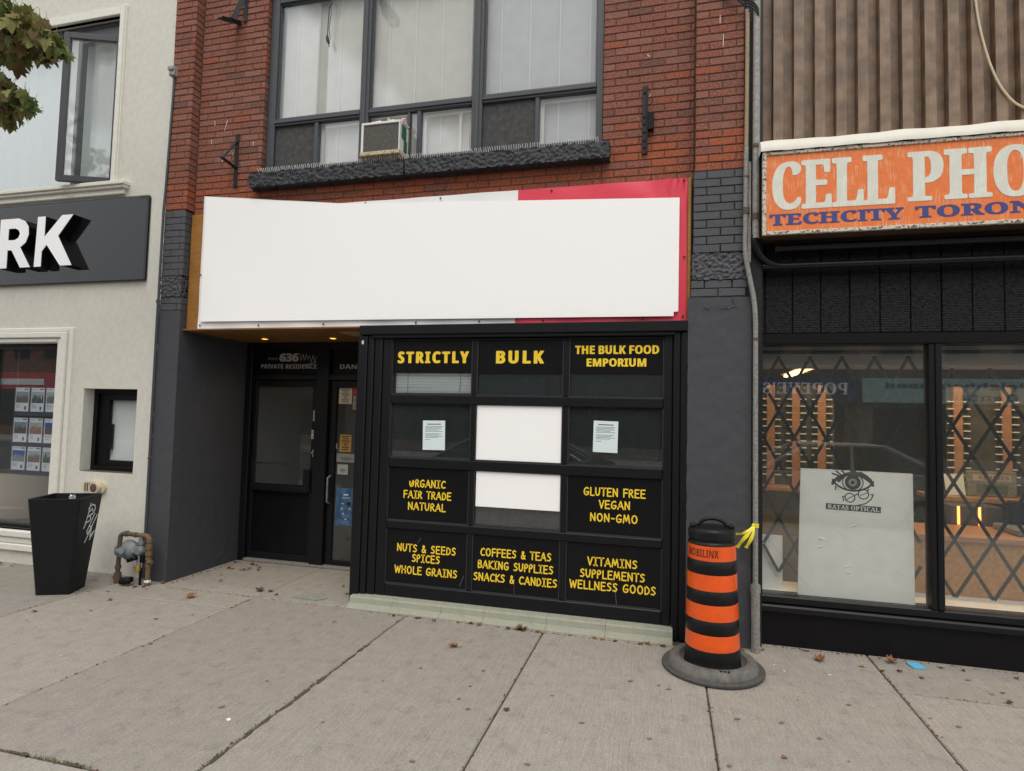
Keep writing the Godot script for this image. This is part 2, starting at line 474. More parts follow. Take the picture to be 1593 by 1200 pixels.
	M.ac_grille = mat(Color(0.19, 0.175, 0.155), 0.7, {"tex": T.grain, "scale": 4.0})
	M.ac_rust = mat(Color(0.70, 0.60, 0.45), 0.7, {"tex": T.rustwhite, "scale": 4.0})
	M.ac_green = mat(Color(0.02, 0.12, 0.055), 0.7)
	M.cloth = mat(Color(0.72, 0.63, 0.58), 0.95)
	M.curtain = mat(Color(0.84, 0.85, 0.79), 0.9, {"tex": T.soft, "scale": 0.8, "back": Color(0.2, 0.2, 0.18)})
	M.curtain_blue = mat(Color(0.72, 0.75, 0.80), 0.9, {"tex": T.soft, "scale": 0.8})
	M.seam = mat(Color(0.88, 0.88, 0.85), 0.8)
	M.screen = mat(Color(0.10, 0.10, 0.098), 0.9, {"tex": T.grain, "scale": 2.0})
	M.glass = glass()
	M.glass_door = glass(0.16, Color(0.40, 0.43, 0.42))
	M.glass_film = glass(0.16, Color(0.62, 0.66, 0.70))
	M.room_dark = mat(Color(0.12, 0.11, 0.095), 0.9, {"tex": T.grain, "scale": 0.6})
	M.room_grey = mat(Color(0.30, 0.31, 0.31), 0.9)
	M.room_brown = mat(Color(0.12, 0.09, 0.07), 0.9, {"tex": T.grain, "scale": 0.6})
	M.ceiling = mat(Color(0.42, 0.41, 0.38), 0.9)
	M.rack_wood = mat(Color(0.62, 0.34, 0.21), 0.55, {"tex": T.wood, "scale": 1.2})
	M.counter = mat(Color(0.66, 0.34, 0.12), 0.5, {"tex": T.ply, "scale": 1.1})
	M.peg = mat(Color(0.88, 0.88, 0.86), 0.4)
	M.foam = mat(Color(0.86, 0.89, 0.83), 0.7, {"tex": T.soft, "scale": 0.9})
	M.ink = mat(Color(0.02, 0.021, 0.022), 0.4)
	M.gate = mat(Color(0.008, 0.008, 0.008), 0.7, {"spec": 0.3})
	M.blind = mat(Color(0.78, 0.86, 0.84), 0.6, {"back": Color(0.1, 0.1, 0.1)})
	for k in 4:
		var c: Color = [Color(0.13, 0.06, 0.032), Color(0.075, 0.042, 0.028), Color(0.22, 0.085, 0.035), Color(0.30, 0.17, 0.06)][k]
		M["dead%d" % k] = mat(c, 0.85, {"back": c * 0.4})
	for k in 3:
		var c: Color = [Color(0.095, 0.135, 0.030), Color(0.17, 0.17, 0.045), Color(0.18, 0.125, 0.05)][k]
		M["leaf%d" % k] = mat(c, 0.7, {"back": c})
	M.bark = mat(Color(0.11, 0.09, 0.075), 0.95, {"tex": T.grain, "bump": T.pit, "relief": 0.8, "scale": 1.5})
	M.chair = mat(Color(0.40, 0.35, 0.27), 0.9)
	M.T = T

# ------------------------------------------------------------------ lettering
func text_mesh(s: String, f: Font, depth := 0.01) -> ArrayMesh:
	var t := TextMesh.new()
	t.text = s; t.font = f; t.font_size = 64; t.pixel_size = 0.01; t.depth = depth; t.curve_step = 1.0
	var m := ArrayMesh.new()
	for k in t.get_surface_count(): m.add_surface_from_arrays(Mesh.PRIMITIVE_TRIANGLES, t.surface_get_arrays(k))
	return m

# text stretched into the rectangle x0..x1, y0..y1 of a transform's xy plane, standing depth proud of it
func text_in(b: MB, s: String, f: Font, x0: float, x1: float, y0: float, y1: float, depth: float, t := Transform3D.IDENTITY) -> void:
	var m := text_mesh(s, f, 0.1)
	var a := m.get_aabb()
	var sc := Vector3((x1 - x0) / a.size.x, (y1 - y0) / a.size.y, depth / maxf(a.size.z, 1e-5))
	var q := Transform3D(Basis.from_scale(sc), Vector3(x0 - a.position.x * sc.x, y0 - a.position.y * sc.y, -a.position.z * sc.z))
	for k in m.get_surface_count():
		var ar := m.surface_get_arrays(k)
		var vv: PackedVector3Array = ar[Mesh.ARRAY_VERTEX]
		var nn: PackedVector3Array = ar[Mesh.ARRAY_NORMAL]
		var ix = ar[Mesh.ARRAY_INDEX]
		if ix == null: ix = range(vv.size())
		for i in ix:
			var nrm := Vector3(nn[i].x / sc.x, nn[i].y / sc.y, nn[i].z / sc.z).normalized()
			b.v.append(t * (q * vv[i])); b.n.append((t.basis * nrm).normalized()); b.u.append(Vector2.ZERO)

# the same made heavier by w: shifted copies, each a hair further out
func fat_in(b: MB, s: String, f: Font, x0: float, x1: float, y0: float, y1: float, w: float, depth: float, t := Transform3D.IDENTITY) -> void:
	var k := 0
	for d in [[0, 0], [1, 0], [-1, 0], [0, 1], [0, -1], [0.7, 0.7], [-0.7, 0.7], [0.7, -0.7], [-0.7, -0.7]]:
		text_in(b, s, f, x0 + w + d[0] * w, x1 - w + d[0] * w, y0 + w * 0.5 + d[1] * w * 0.5, y1 - w * 0.5 + d[1] * w * 0.5, depth + k * 0.00006, t)
		k += 1

# hand-lettered capitals: strokes in a box one high
const STROKES := {
	"A": [0.75, [[0, 0, 0.38, 1, 0.72, 0], [0.14, 0.33, 0.62, 0.36]]],
	"B": [0.60, [[0.05, 0, 0.05, 1], [0.05, 1, 0.35, 0.97, 0.48, 0.8, 0.38, 0.6, 0.05, 0.54], [0.05, 0.54, 0.42, 0.5, 0.56, 0.3, 0.45, 0.07, 0.05, 0]]],
	"C": [0.66, [[0.62, 0.84, 0.45, 0.98, 0.22, 0.88, 0.06, 0.55, 0.08, 0.22, 0.3, 0.02, 0.62, 0.1]]],
	"D": [0.64, [[0.06, 0, 0.06, 1], [0.06, 1, 0.35, 0.9, 0.58, 0.62, 0.56, 0.3, 0.35, 0.06, 0.06, 0]]],
	"E": [0.64, [[0.58, 1, 0.07, 1, 0.07, 0, 0.6, 0], [0.07, 0.52, 0.5, 0.53]]],
	"F": [0.60, [[0.58, 1, 0.07, 1, 0.07, 0], [0.07, 0.52, 0.5, 0.53]]],
	"G": [0.74, [[0.62, 0.88, 0.42, 0.99, 0.18, 0.85, 0.05, 0.5, 0.12, 0.14, 0.35, 0, 0.6, 0.12, 0.66, 0.42, 0.38, 0.42]]],
	"H": [0.70, [[0.06, 0, 0.06, 1], [0.6, 0, 0.6, 1], [0.06, 0.5, 0.6, 0.53]]],
	"I": [0.56, [[0.05, 1, 0.5, 1], [0.27, 1, 0.27, 0], [0.03, 0, 0.5, 0]]],
	"K": [0.60, [[0.07, 0, 0.07, 1], [0.55, 1, 0.08, 0.48, 0.58, 0]]],
	"L": [0.56, [[0.07, 1, 0.07, 0, 0.55, 0]]],
	"M": [0.90, [[0.04, 0, 0.16, 1, 0.42, 0.25, 0.66, 1, 0.82, 0]]],
	"N": [0.70, [[0.06, 0, 0.06, 1, 0.6, 0.03, 0.6, 1]]],
	"O": [0.80, [[0.38, 1, 0.16, 0.87, 0.05, 0.5, 0.16, 0.13, 0.38, 0, 0.6, 0.13, 0.71, 0.5, 0.6, 0.87, 0.38, 1]]],
	"o": [0.80, [[0.06, 0.72, 0.05, 0.4, 0.2, 0.05, 0.45, 0.04, 0.66, 0.3, 0.68, 0.75], [0.3, 0.3, 0.45, 0.5, 0.55, 0.85]]],
	"P": [0.56, [[0.06, 0, 0.06, 1], [0.06, 1, 0.38, 0.95, 0.5, 0.75, 0.36, 0.52, 0.06, 0.45]]],
	"R": [0.62, [[0.06, 0, 0.06, 1], [0.06, 1, 0.38, 0.95, 0.5, 0.75, 0.36, 0.52, 0.06, 0.47], [0.22, 0.48, 0.58, 0]]],
	"S": [0.62, [[0.54, 0.88, 0.35, 1, 0.12, 0.86, 0.16, 0.62, 0.42, 0.48, 0.55, 0.25, 0.36, 0.03, 0.05, 0.08]]],
	"T": [0.62, [[0, 1, 0.62, 1], [0.31, 1, 0.3, 0]]],
	"U": [0.68, [[0.05, 1, 0.07, 0.3, 0.25, 0.02, 0.48, 0.12, 0.58, 0.45, 0.6, 1]]],
	"V": [0.62, [[0.02, 1, 0.3, 0, 0.6, 1]]],
	"W": [0.94, [[0.02, 1, 0.22, 0, 0.45, 0.85, 0.66, 0, 0.9, 1]]],
	"&": [0.70, [[0.62, 0, 0.2, 0.7, 0.25, 0.95, 0.42, 0.9, 0.38, 0.65, 0.1, 0.35, 0.12, 0.06, 0.35, 0, 0.62, 0.42]]],
	"-": [0.52, [[0.08, 0.45, 0.42, 0.45]]],
	" ": [0.42, []],
}

# a flat pen stroke along points of a transform's xy plane
func stroke(b: MB, t: Transform3D, pts: Array, w: float, lift := 0.0008) -> void:
	for i in pts.size() - 1:
		var a: Vector2 = pts[i]; var c: Vector2 = pts[i + 1]
		var d := c - a
		if d.length() < 1e-6: continue
		d = d.normalized()
		var o := Vector2(-d.y, d.x)
		var poly := PackedVector2Array()
		for k in 7: poly.append(c + (d * cos(PI * (k / 6.0 - 0.5)) + o * sin(PI * (k / 6.0 - 0.5))) * w)
		for k in 7: poly.append(a + (d * cos(PI * (k / 6.0 + 0.5)) + o * sin(PI * (k / 6.0 + 0.5))) * w)
		b.prism(t, poly, 0.0, lift + 0.00012 * (i % 5))

func comic(b: MB, s: String, x0: float, x1: float, y0: float, h: float, t: Transform3D) -> void:
	var total := 0.0
	for ch in s: total += STROKES[ch][0] + 0.16
	total -= 0.16
	var k := (x1 - x0) / total
	var x := x0
	for ch in s:
		for line in STROKES[ch][1]:
			var pts := []
			for i in range(0, line.size(), 2): pts.append(Vector2(x + line[i] * k, y0 + line[i + 1] * h))
			stroke(b, t, pts, h * 0.085)
		x += (STROKES[ch][0] + 0.16) * k

# ------------------------------------------------------------------ the place
func _ready() -> void:
	rng.seed = 636
	var cam := Camera3D.new()
	cam.name = "camera"
	cam.transform = Transform3D(Basis(Vector3(0.96794673, 0.02451147, -0.24995662), Vector3(-0.01051902, 0.99830946, 0.05716264), Vector3(0.2509352, -0.05270109, 0.96656822)), EYE)
	cam.fov = rad_to_deg(2.0 * atan(600.0 / 930.0))
	cam.near = 0.05; cam.far = 600.0
	add_child(cam); cam.current = true

	var env := Environment.new()
	var sky := Sky.new()
	var sm := ProceduralSkyMaterial.new()
	sm.sky_top_color = Color(0.985, 0.99, 1.0)
	sm.sky_horizon_color = Color(0.72, 0.735, 0.755)
	sm.sky_curve = 0.6
	sm.ground_horizon_color = Color(0.5, 0.5, 0.5); sm.ground_bottom_color = Color(0.3, 0.3, 0.3)
	sm.sun_angle_max = 1.0
	sky.sky_material = sm
	env.background_mode = Environment.BG_SKY
	env.sky = sky
	env.background_energy_multiplier = 1.0
	env.tonemap_mode = Environment.TONE_MAPPER_LINEAR
	env.tonemap_exposure = 1.98
	env.sdfgi_enabled = true; env.ssao_enabled = true; env.ssil_enabled = true
	var we := WorldEnvironment.new()
	we.name = "environment"; we.environment = env
	add_child(we)

	var sun := DirectionalLight3D.new()
	sun.name = "sun"
	sun.light_energy = 0.35; sun.light_angular_distance = 40.0; sun.light_color = Color(1.0, 0.98, 0.95)
	sun.shadow_enabled = true
	sun.rotation_degrees = Vector3(-58, 12, 0)
	add_child(sun)

	var sf := SystemFont.new(); sf.font_names = PackedStringArray(["Droid Sans"]); sf.font_weight = 700
	var rf := SystemFont.new(); rf.font_names = PackedStringArray(["Droid Serif"]); rf.font_weight = 700
	sans = sf; serif = rf
	var fv := FontVariation.new(); fv.base_font = sf; fv.spacing_glyph = 9; sans_wide = fv

	make_materials()
	build_ground()
	build_brick_building()
	build_left_building()
	build_right_building()
	build_signs()
	build_shop_things()
	build_street_things()
	build_far_side()
	build_litter()

# ------------------------------------------------------------------ ground
func build_ground() -> void:
	var g := MB.new()
	g.quad(V(-250, -0.17, 250), V(250, -0.17, 250), V(250, -0.17, -250), V(-250, -0.17, -250), Vector3.UP)
	structure("ground", g, M.asphalt, "flat dark ground reaching past the street and the buildings", "ground")
	var r := MB.new()
	r.quad(V(-120, -0.14, 17.5), V(120, -0.14, 17.5), V(120, -0.14, 5.98), V(-120, -0.14, 5.98), Vector3.UP)
	structure("road", r, M.asphalt, "dark asphalt road running along the pavement", "road")
	var k := MB.new()
	for i in 30: k.cbox(V(-45 + i * 3.0, -0.168, 5.80), V(-45 + i * 3.0 + 2.99, 0.0, 5.975), 0.02)
	structure("kerb", k, M.slab2, "pale concrete kerb between the pavement and the road", "kerb")
	var b := MB.new()
	b.box(V(-45, -0.16, -1.1), V(45, -0.016, 5.795))
	var side := structure("pavement", b, M.dirt, "pale broomed concrete pavement in front of the shops", "pavement")
	# slabs: rows between the joints the photograph shows
	var xs := [-15.6, -14.1, -12.6, -11.1, -9.7, -8.15, -6.65, -5.156, -3.62, -2.12, -0.931, 0.265, 1.458, 2.66, 3.86, 5.06, 6.26, 7.5, 8.7]
	var nz := noise(5, 3.0, 2)
	for i in xs.size() - 1:
		var zs := [0.105, 2.592, 4.2, 5.79]
		if xs[i] >= 1.4: zs = [-0.20, 0.48, 2.592, 4.2, 5.79]
		elif xs[i] < -5.1: zs = [-0.12, 0.45, 2.592, 4.2, 5.79]
		elif xs[i] > 0.2: zs = [-0.20, 2.592, 4.2, 5.79]
		for j in zs.size() - 1:
			slab(side, xs[i], xs[i + 1], zs[j], zs[j + 1], rng.randi() % 4, 0.0048)
	slab(side, -4.74, -3.62, -1.06, 0.105, 1, 0.003)
	slab(side, -3.62, -2.62, -1.06, 0.105, 0, 0.003)
	slab(side, -5.156, -4.74, -0.12, 0.105, 1, 0.003)
	# trodden gum and dark spots, too many and too small to name one by one
	var gum := MB.new()
	var spots := [Vector2(-4.97,0.41),Vector2(-4.63,0.87),Vector2(-2.45,1.92),Vector2(-1.17,0.99),Vector2(-1.73,1.34),Vector2(-1.18,1.24),Vector2(-1.19,1.42),Vector2(-1.10,1.52),Vector2(-0.72,0.16),Vector2(-0.66,1.21),Vector2(-0.03,0.86),Vector2(0.03,0.90),Vector2(1.09,0.78),Vector2(0.41,1.17),Vector2(0.65,1.14),Vector2(1.51,0.82),Vector2(1.63,0.88),Vector2(0.91,1.46),Vector2(0.32,1.68),Vector2(-2.60,0.47),Vector2(-3.60,0.41),Vector2(1.99,0.13),Vector2(-3.78,0.69),Vector2(-1.19,2.10),Vector2(-1.58,1.08),Vector2(0.80,0.81),Vector2(0.82,1.26),Vector2(-0.07,1.54),Vector2(-0.44,1.48),Vector2(-0.21,0.85),Vector2(-1.81,1.90),Vector2(-0.64,1.96)]
	for i in 16: spots.append(Vector2(rng.randf_range(-5, 3), rng.randf_range(0.3, 3.4)))
	for i in spots.size():
		var rr := rng.randf_range(0.007, 0.016) if i < 32 else rng.randf_range(0.003, 0.008)
		var poly := PackedVector2Array()
		var ph := rng.randf() * TAU
		for q in 9: poly.append(Vector2(cos(TAU * q / 9) * rr * rng.randf_range(0.9, 1.6), sin(TAU * q / 9) * rr * rng.randf_range(0.6, 0.9)).rotated(ph * 0.2))
		gum.prism(Transform3D(Basis(Vector3.RIGHT, Vector3.FORWARD, Vector3.UP), V(spots[i].x, 0.0035, spots[i].y)), poly, 0.0, 0.0012)
	var cr := MB.new()
	var runs := [[-2.12, 0.2, -2.12, 2.55, 90], [-0.931, 0.2, -0.931, 2.6, 40], [0.265, 0.85, 0.265, 2.6, 40], [1.458, -0.1, 1.458, 2.2, 80], [1.5, 0.48, 2.9, 0.48, 60], [-3.62, 0.15, -3.62, 2.5, 60], [-5.156, 0.2, -5.156, 2.0, 30], [-4.6, 2.592, -2.2, 2.592, 80], [-2.6, 0.15, 0.05, 0.16, 130], [0.75, -0.12, 2.9, -0.11, 110], [-4.66, -0.95, -4.66, 0.0, 60], [-4.6, 0.11, -2.75, 0.11, 60], [-7.5, -0.05, -5.3, -0.05, 60]]
	for q in runs:
		for i in q[4]:
			var along := rng.randf()
			var c := V(lerpf(q[0], q[2], along) + rng.randfn() * 0.008, 0.0, lerpf(q[1], q[3], along) + absf(rng.randfn()) * 0.010)
			var sz := rng.randf_range(0.002, 0.007)
			cr.boxt(Transform3D(Basis.from_euler(V(rng.randf_range(-0.4, 0.4), rng.randf() * TAU, rng.randf_range(-0.4, 0.4))), c + V(0, sz * 0.3, 0)), V(sz * rng.randf_range(1.0, 3.0), sz * 0.6, sz))
	var chips := MB.new()
	var moss := MB.new()
	for i in 34:
		var on_x := i < 22
		var c := V(-2.115 + rng.randf_range(0.0, 0.012), 0.0006, rng.randf_range(0.8, 2.55)) if on_x else V(rng.randf_range(-3.9, -2.3), 0.0006, 2.597)
		var poly := PackedVector2Array()
		var lx := rng.randf_range(0.006, 0.018); var lz := rng.randf_range(0.02, 0.07)
		for q in 8: poly.append(Vector2(cos(TAU * q / 8) * (lx if on_x else lz), sin(TAU * q / 8) * (lz if on_x else lx)) * rng.randf_range(0.6, 1.2))
		chips.prism(Transform3D(Basis(Vector3.RIGHT, Vector3.FORWARD, Vector3.UP), c), poly, 0.0, 0.001 + 0.0001 * i)
		for j in 4:
			var p := V(-2.118 + rng.randfn() * 0.006, 0.0, rng.randf_range(1.9, 2.5)) if j < 2 else V(rng.randf_range(-2.95, -2.6), 0.0, 2.595 + rng.randfn() * 0.006)
			moss.bar(p, p + V(rng.randf_range(-0.008, 0.008), rng.randf_range(0.004, 0.016), rng.randf_range(-0.008, 0.008)), 0.003, 0.002)
	obj("joint_chip", chips, M.dirt, side).set_meta("kind", "stuff")
	obj("moss", moss, mat(Color(0.11, 0.13, 0.04), 0.9), side).set_meta("kind", "stuff")
	obj("crumbs", cr, M.dead0, side).set_meta("kind", "stuff")
	var go := obj("gum_stain", gum, M.gum, side)
	go.set_meta("kind", "stuff")

func slab(parent: Node, x0: float, x1: float, z0: float, z1: float, k: int, gap: float) -> void:
	var b := MB.new()
	var y := rng.randf_range(-0.0025, 0.0)
	var t := Transform3D(Basis.from_euler(Vector3(rng.randf_range(-0.0006, 0.0006), 0, rng.randf_range(-0.0008, 0.0008))), V((x0 + x1) / 2, y - 0.05, (z0 + z1) / 2))
	b.cboxt(t, V(x1 - x0 - gap * 2, 0.10, z1 - z0 - gap * 3.6), 0.007)
	obj("slab", b, M["slab%d" % k], parent)

# ------------------------------------------------------------------ the brick building in the middle
var brick_meshes := {}

func brick_mesh(w: float, h: float, d: float, k: int) -> ArrayMesh:
	var key := "%d_%d_%d_%d" % [roundi(w * 200), roundi(h * 1000), roundi(d * 1000), k]
	if not brick_meshes.has(key):
		var ww := roundi(w * 200) / 200.0
		var b := MB.new()
		var c := 0.0035
		var j := func() -> float: return rng.randf_range(-0.0014, 0.0014)
		var F := []; var E := []; var B := []
		for s in [[-1, -1], [1, -1], [1, 1], [-1, 1]]:
			var ex: float = s[0] * ww / 2 + j.call(); var ey: float = s[1] * h / 2 + j.call()
			F.append(V(ex - s[0] * c, ey - s[1] * c, j.call() * 0.8)); E.append(V(ex, ey, -c)); B.append(V(ex, ey, -d))
		b.quad(F[0], F[1], F[2], F[3], Vector3.BACK)
		for i in 4:
			var q := (i + 1) % 4
			var o: Vector3 = ((E[i] + E[q]) * 0.5) * V(1, 1, 0)
			o = V(0, signf(o.y), 0) if i % 2 == 0 else V(signf(o.x), 0, 0)
			b.quad(F[i], F[q], E[q], E[i], o + Vector3.BACK)
			b.quad(E[i], E[q], B[q], B[i], o)
		brick_meshes[key] = b.mesh()
	return brick_meshes[key]

const COURSE := 0.0665
const PITCH := 0.207
var brick_rest := {}
var brick_count := 0

# running bond over a rectangle of wall facing +z
func lay_bricks(parent: Node, x0: float, x1: float, y0: float, y1: float, z: float, depth: float, holes: Array, paint := false, seen := true) -> void:
	var row := 0
	var y := y0
	while y + COURSE <= y1 + 0.02:
		var shift := (0.5 if row % 2 else 0.0) * PITCH
		var x := x0 - shift
		while x < x1 - 0.012:
			var a := maxf(x, x0); var b := minf(x + PITCH, x1)
			x += PITCH
			# cut at openings
			var pieces := [[a, b]]
			for h in holes:
				if y + COURSE * 0.5 > h[2] and y + COURSE * 0.5 < h[3]:
					var np := []
					for p in pieces:
						if p[1] <= h[0] or p[0] >= h[1]: np.append(p)
						else:
							if p[0] < h[0] - 0.02: np.append([p[0], h[0]])
							if p[1] > h[1] + 0.02: np.append([h[1], p[1]])
					pieces = np
			for p in pieces:
				if p[1] - p[0] < 0.02: continue
				var w: float = p[1] - p[0] - 0.009
				if w < 0.012: continue
				var m := brick_mesh(w, COURSE - 0.009 * (0.6 if paint else 1.0), depth, rng.randi() % 3)
				var at := V((p[0] + p[1]) / 2, y + COURSE / 2, z + rng.randf_range(-0.0016, 0.0012))
				var lower := y < 4.02
				var k := 0
				var q := rng.randf()
				if lower: k = 4 if q < 0.35 else (0 if q < 0.8 else 1)
				else: k = 1 if q < 0.42 else (2 if q < 0.62 else (3 if q < 0.69 else (5 if q < 0.96 else 0)))
				var mm: Material = M.paint_brick if paint else M["brick%d" % k]
				if seen and brick_count < 300 and in_view(at):
					brick_count += 1
					var o := MeshInstance3D.new()
					o.name = numbered(parent, "brick")
					o.mesh = m; o.material_override = mm
					o.position = at - base_of(parent)
					o.rotation = V(0, 0, rng.randf_range(-0.004, 0.004))
					parent.add_child(o, true)
				else:
					var key := "paint" if paint else str(k)
					if not brick_rest.has(key): brick_rest[key] = [MB.new(), mm]
					brick_rest[key][0].add(m, Transform3D(Basis.IDENTITY, at))
		y += COURSE
		row += 1

func in_view(p: Vector3) -> bool:
	return p.y < 5.93 + p.x * 0.165 + 0.78 * 0.0 and p.y < 6.0

func build_brick_building() -> void:
	var B := thing("brick_building", "red brick building with charcoal painted base, black shopfront and wide upstairs window", "building", V(-2.3, 0, -1.0))
	# ---- core walls (mortar shows between the bricks)
	var w := MB.new()
	w.box(V(-4.99, 3.50, -0.42), V(-3.957, 7.2, -0.106))
	w.box(V(-0.547, 3.50, -0.42), V(0.574, 7.2, -0.106))
	w.box(V(-3.957, 3.50, -0.42), V(-0.547, 4.024, -0.106))
	w.box(V(-3.957, 5.965, -0.42), V(-0.547, 7.2, -0.106))
	w.box(V(-4.984, 2.69, -0.42), V(-4.737, 7.2, -0.006))
	w.box(V(0.214, 2.69, -0.42), V(0.566, 7.2, -0.006))
	obj("wall", w, M.mortar, B)
	var pw := MB.new()
	pw.box(V(0.195, 2.686, -0.3), V(0.584, 3.702, -0.006))
	obj("painted_joints", pw, M.paint_brick, B)
	pw = MB.new(); pw.box(V(-4.984, 2.688, -0.3), V(-4.737, 3.716, -0.006))
	obj("painted_joints", pw, M.paint_brick, B)
	var hole := [[-3.944, -0.56, 4.028, 5.955]]
	var top := 5.955 + COURSE * 6
	# order: what shows largest first
	lay_bricks(B, -0.56, 0.2, 3.684, 5.35, -0.10, 0.10, [])
	lay_bricks(B, 0.2, 0.575, 3.706, 5.30, 0.0, 0.10, [])
	lay_bricks(B, -4.72, -3.944, 3.684, 6.02, -0.10, 0.10, [])
	lay_bricks(B, -3.944, -0.56, 3.684, 4.02, -0.10, 0.10, [])
	lay_bricks(B, -4.99, -4.72, 3.72, 6.05, 0.0, 0.10, [])
	lay_bricks(B, 0.2, 0.575, 5.30, top, 0.0, 0.10, [], false, false)
	lay_bricks(B, -0.56, 0.2, 5.35, top, -0.10, 0.10, [], false, false)
	lay_bricks(B, -4.72, -3.944, 6.02, top, -0.10, 0.10, [], false, false)
	lay_bricks(B, -4.99, -4.72, 6.05, top, 0.0, 0.10, [], false, false)
	lay_bricks(B, -3.944, -0.56, 5.96, top, -0.10, 0.10, [], false, false)
	# painted courses of both piers
	lay_bricks(B, 0.19, 0.585, 3.041, 3.706, 0.002, 0.10, [], true)
	lay_bricks(B, -4.99, -4.725, 3.041, 3.72, 0.002, 0.10, [], true)
	lay_bricks(B, 0.175, 0.60, 2.688, 2.82, 0.002, 0.10, [], true)
	lay_bricks(B, -4.99, -4.725, 2.69, 2.825, 0.002, 0.10, [], true)
	for key in brick_rest:
		var o := obj("brick", brick_rest[key][0], brick_rest[key][1], B)
		o.set_meta("kind", "stuff")
	var nz := noise(31, 0.16, 3)
	for e in [[V(0.182, 2.82, -0.2), V(0.604, 3.038, 0.012)], [V(-4.985, 2.826, -0.2), V(-4.728, 3.038, 0.012)]]:
		var s := MB.new()
		s.rough(e[0], e[1], 0.016, 0.008, nz)
		obj("rough_stone", s, M.paint_brick, B)
	# smooth rendered pier bases, slightly uneven
	var nb := noise(32, 0.05, 3)
	var pr := MB.new()
	pr.rough(V(0.155, -0.05, -0.35), V(0.632, 2.684, 0.005), 0.0045, 0.03, nb)
	obj("pier_base", pr, M.charcoal, B)
	var pl := MB.new()
	pl.rough(V(-4.986, -0.05, -1.25), V(-4.724, 2.688, 0.005), 0.004, 0.03, nb)
	obj("pier_base", pl, M.charcoal, B)
	# graffiti scratched in the render of the right pier
	var gr := MB.new()
	var tg := Transform3D(Basis.IDENTITY, V(0.27, 2.585, 0.0075))
	for ln in [[0, 0, 0.02, 0.045, 0.045, 0, 0.03, 0.02, 0.0, 0.022, 0.05, 0.018, 0.06, 0.04], [0.14, 0.01, 0.2, 0.012, 0.17, 0.03, 0.2, 0.045, 0.19, 0.0, 0.225, 0.03], [0.2, 0.05, 0.22, 0.09, 0.235, 0.06, 0.25, 0.02, 0.21, 0.02]]:
		var pts := []
		for i in range(0, ln.size(), 2): pts.append(Vector2(ln[i], ln[i + 1]))
		stroke(gr, tg, pts, 0.004, 0.002)
	obj("scratched_marks", gr, M.paint_brick, B)

	var ws := MB.new()
	for e in [[-4.40, 4.55, 0.03, 0.10], [-4.41, 4.22, 0.035, 0.09], [-4.29, 4.285, 0.012, 0.02], [-4.52, 4.61, 0.0, 0.05], [-4.55, 4.42, 0.0, 0.045], [-0.19, 4.79, 0.02, -0.02], [-0.17, 4.42, 0.01, 0.02], [0.385, 4.92, 0.0, 0.06], [0.41, 4.72, 0.0, 0.10], [-4.05, 4.36, 0.0, 0.04]]:
		var zz := 0.0015 if e[0] > 0.2 else -0.0985
		stroke(ws, Transform3D(Basis.IDENTITY, V(e[0], e[1], zz)), [Vector2(0, 0), Vector2(e[2], e[3])], 0.0026, 0.0012)
	obj("paint_scratch", ws, M.cloth, B).set_meta("kind", "stuff")
	# ---- stone sill in two lengths
	var ns := noise(33, 0.14, 3)
	for e in [[-4.0, -2.345], [-2.341, -0.485]]:
		var s := MB.new()
		s.rough(V(e[0], 3.882, -0.26), V(e[1], 4.032, 0.014), 0.013, 0.009, ns)
		obj("window_sill", s, M.stone_dark, B)

	# ---- upstairs window
	var W := Node3D.new(); W.name = "window"; B.add_child(W)
	var fr := MB.new()
	var zf := -0.150; var zb := -0.215
	for x in [[-3.944, -3.852], [-0.622, -0.56]]: fr.cbox(V(x[0], 4.028, zb), V(x[1], 5.955, zf), 0.006)
	for x in [[-2.905, -2.812], [-1.762, -1.662]]:
		fr.cbox(V(x[0], 4.028, zb), V(x[1], 5.955, zf + 0.004), 0.006)
		fr.cbox(V(x[0] + 0.03, 4.028, zf), V(x[1] - 0.03, 5.955, zf + 0.018), 0.005)
	fr.cbox(V(-3.852, 5.845, zb), V(-0.622, 5.955, zf - 0.002), 0.006)
	fr.cbox(V(-3.852, 4.028, zb), V(-0.622, 4.128, zf - 0.002), 0.006)
	for x in [[-3.852, -2.905], [-2.812, -1.762], [-1.662, -0.622]]:
		fr.cbox(V(x[0], 4.563, zb), V(x[1], 4.638, zf - 0.004), 0.006)
		fr.cbox(V(x[0], 4.585, zf - 0.006), V(x[1], 4.608, zf + 0.010), 0.004)
	# glazing beads set back
	for x in [[-3.852, -2.905], [-2.812, -1.762], [-1.662, -0.622]]:
		for yy in [[4.638, 5.845]]:
			fr.box(V(x[0], yy[0], zb), V(x[0] + 0.012, yy[1], zf - 0.022)); fr.box(V(x[1] - 0.012, yy[0], zb), V(x[1], yy[1], zf - 0.022))
			fr.box(V(x[0] + 0.012, yy[0], zb), V(x[1] - 0.012, yy[0] + 0.012, zf - 0.022)); fr.box(V(x[0] + 0.012, yy[1] - 0.012, zb), V(x[1] - 0.012, yy[1], zf - 0.022))
	fr.cbox(V(-3.403, 4.128, zb), V(-3.360, 4.563, zf - 0.01), 0.004)
	fr.cbox(V(-2.408, 4.128, zb), V(-2.380, 4.563, zf - 0.012), 0.004)
	fr.cbox(V(-2.306, 4.128, zb), V(-2.268, 4.563, zf - 0.01), 0.004)
	fr.cbox(V(-1.168, 4.128, zb), V(-1.130, 4.563, zf - 0.01), 0.004)
	obj("frame", fr, M.frame_dark, W)
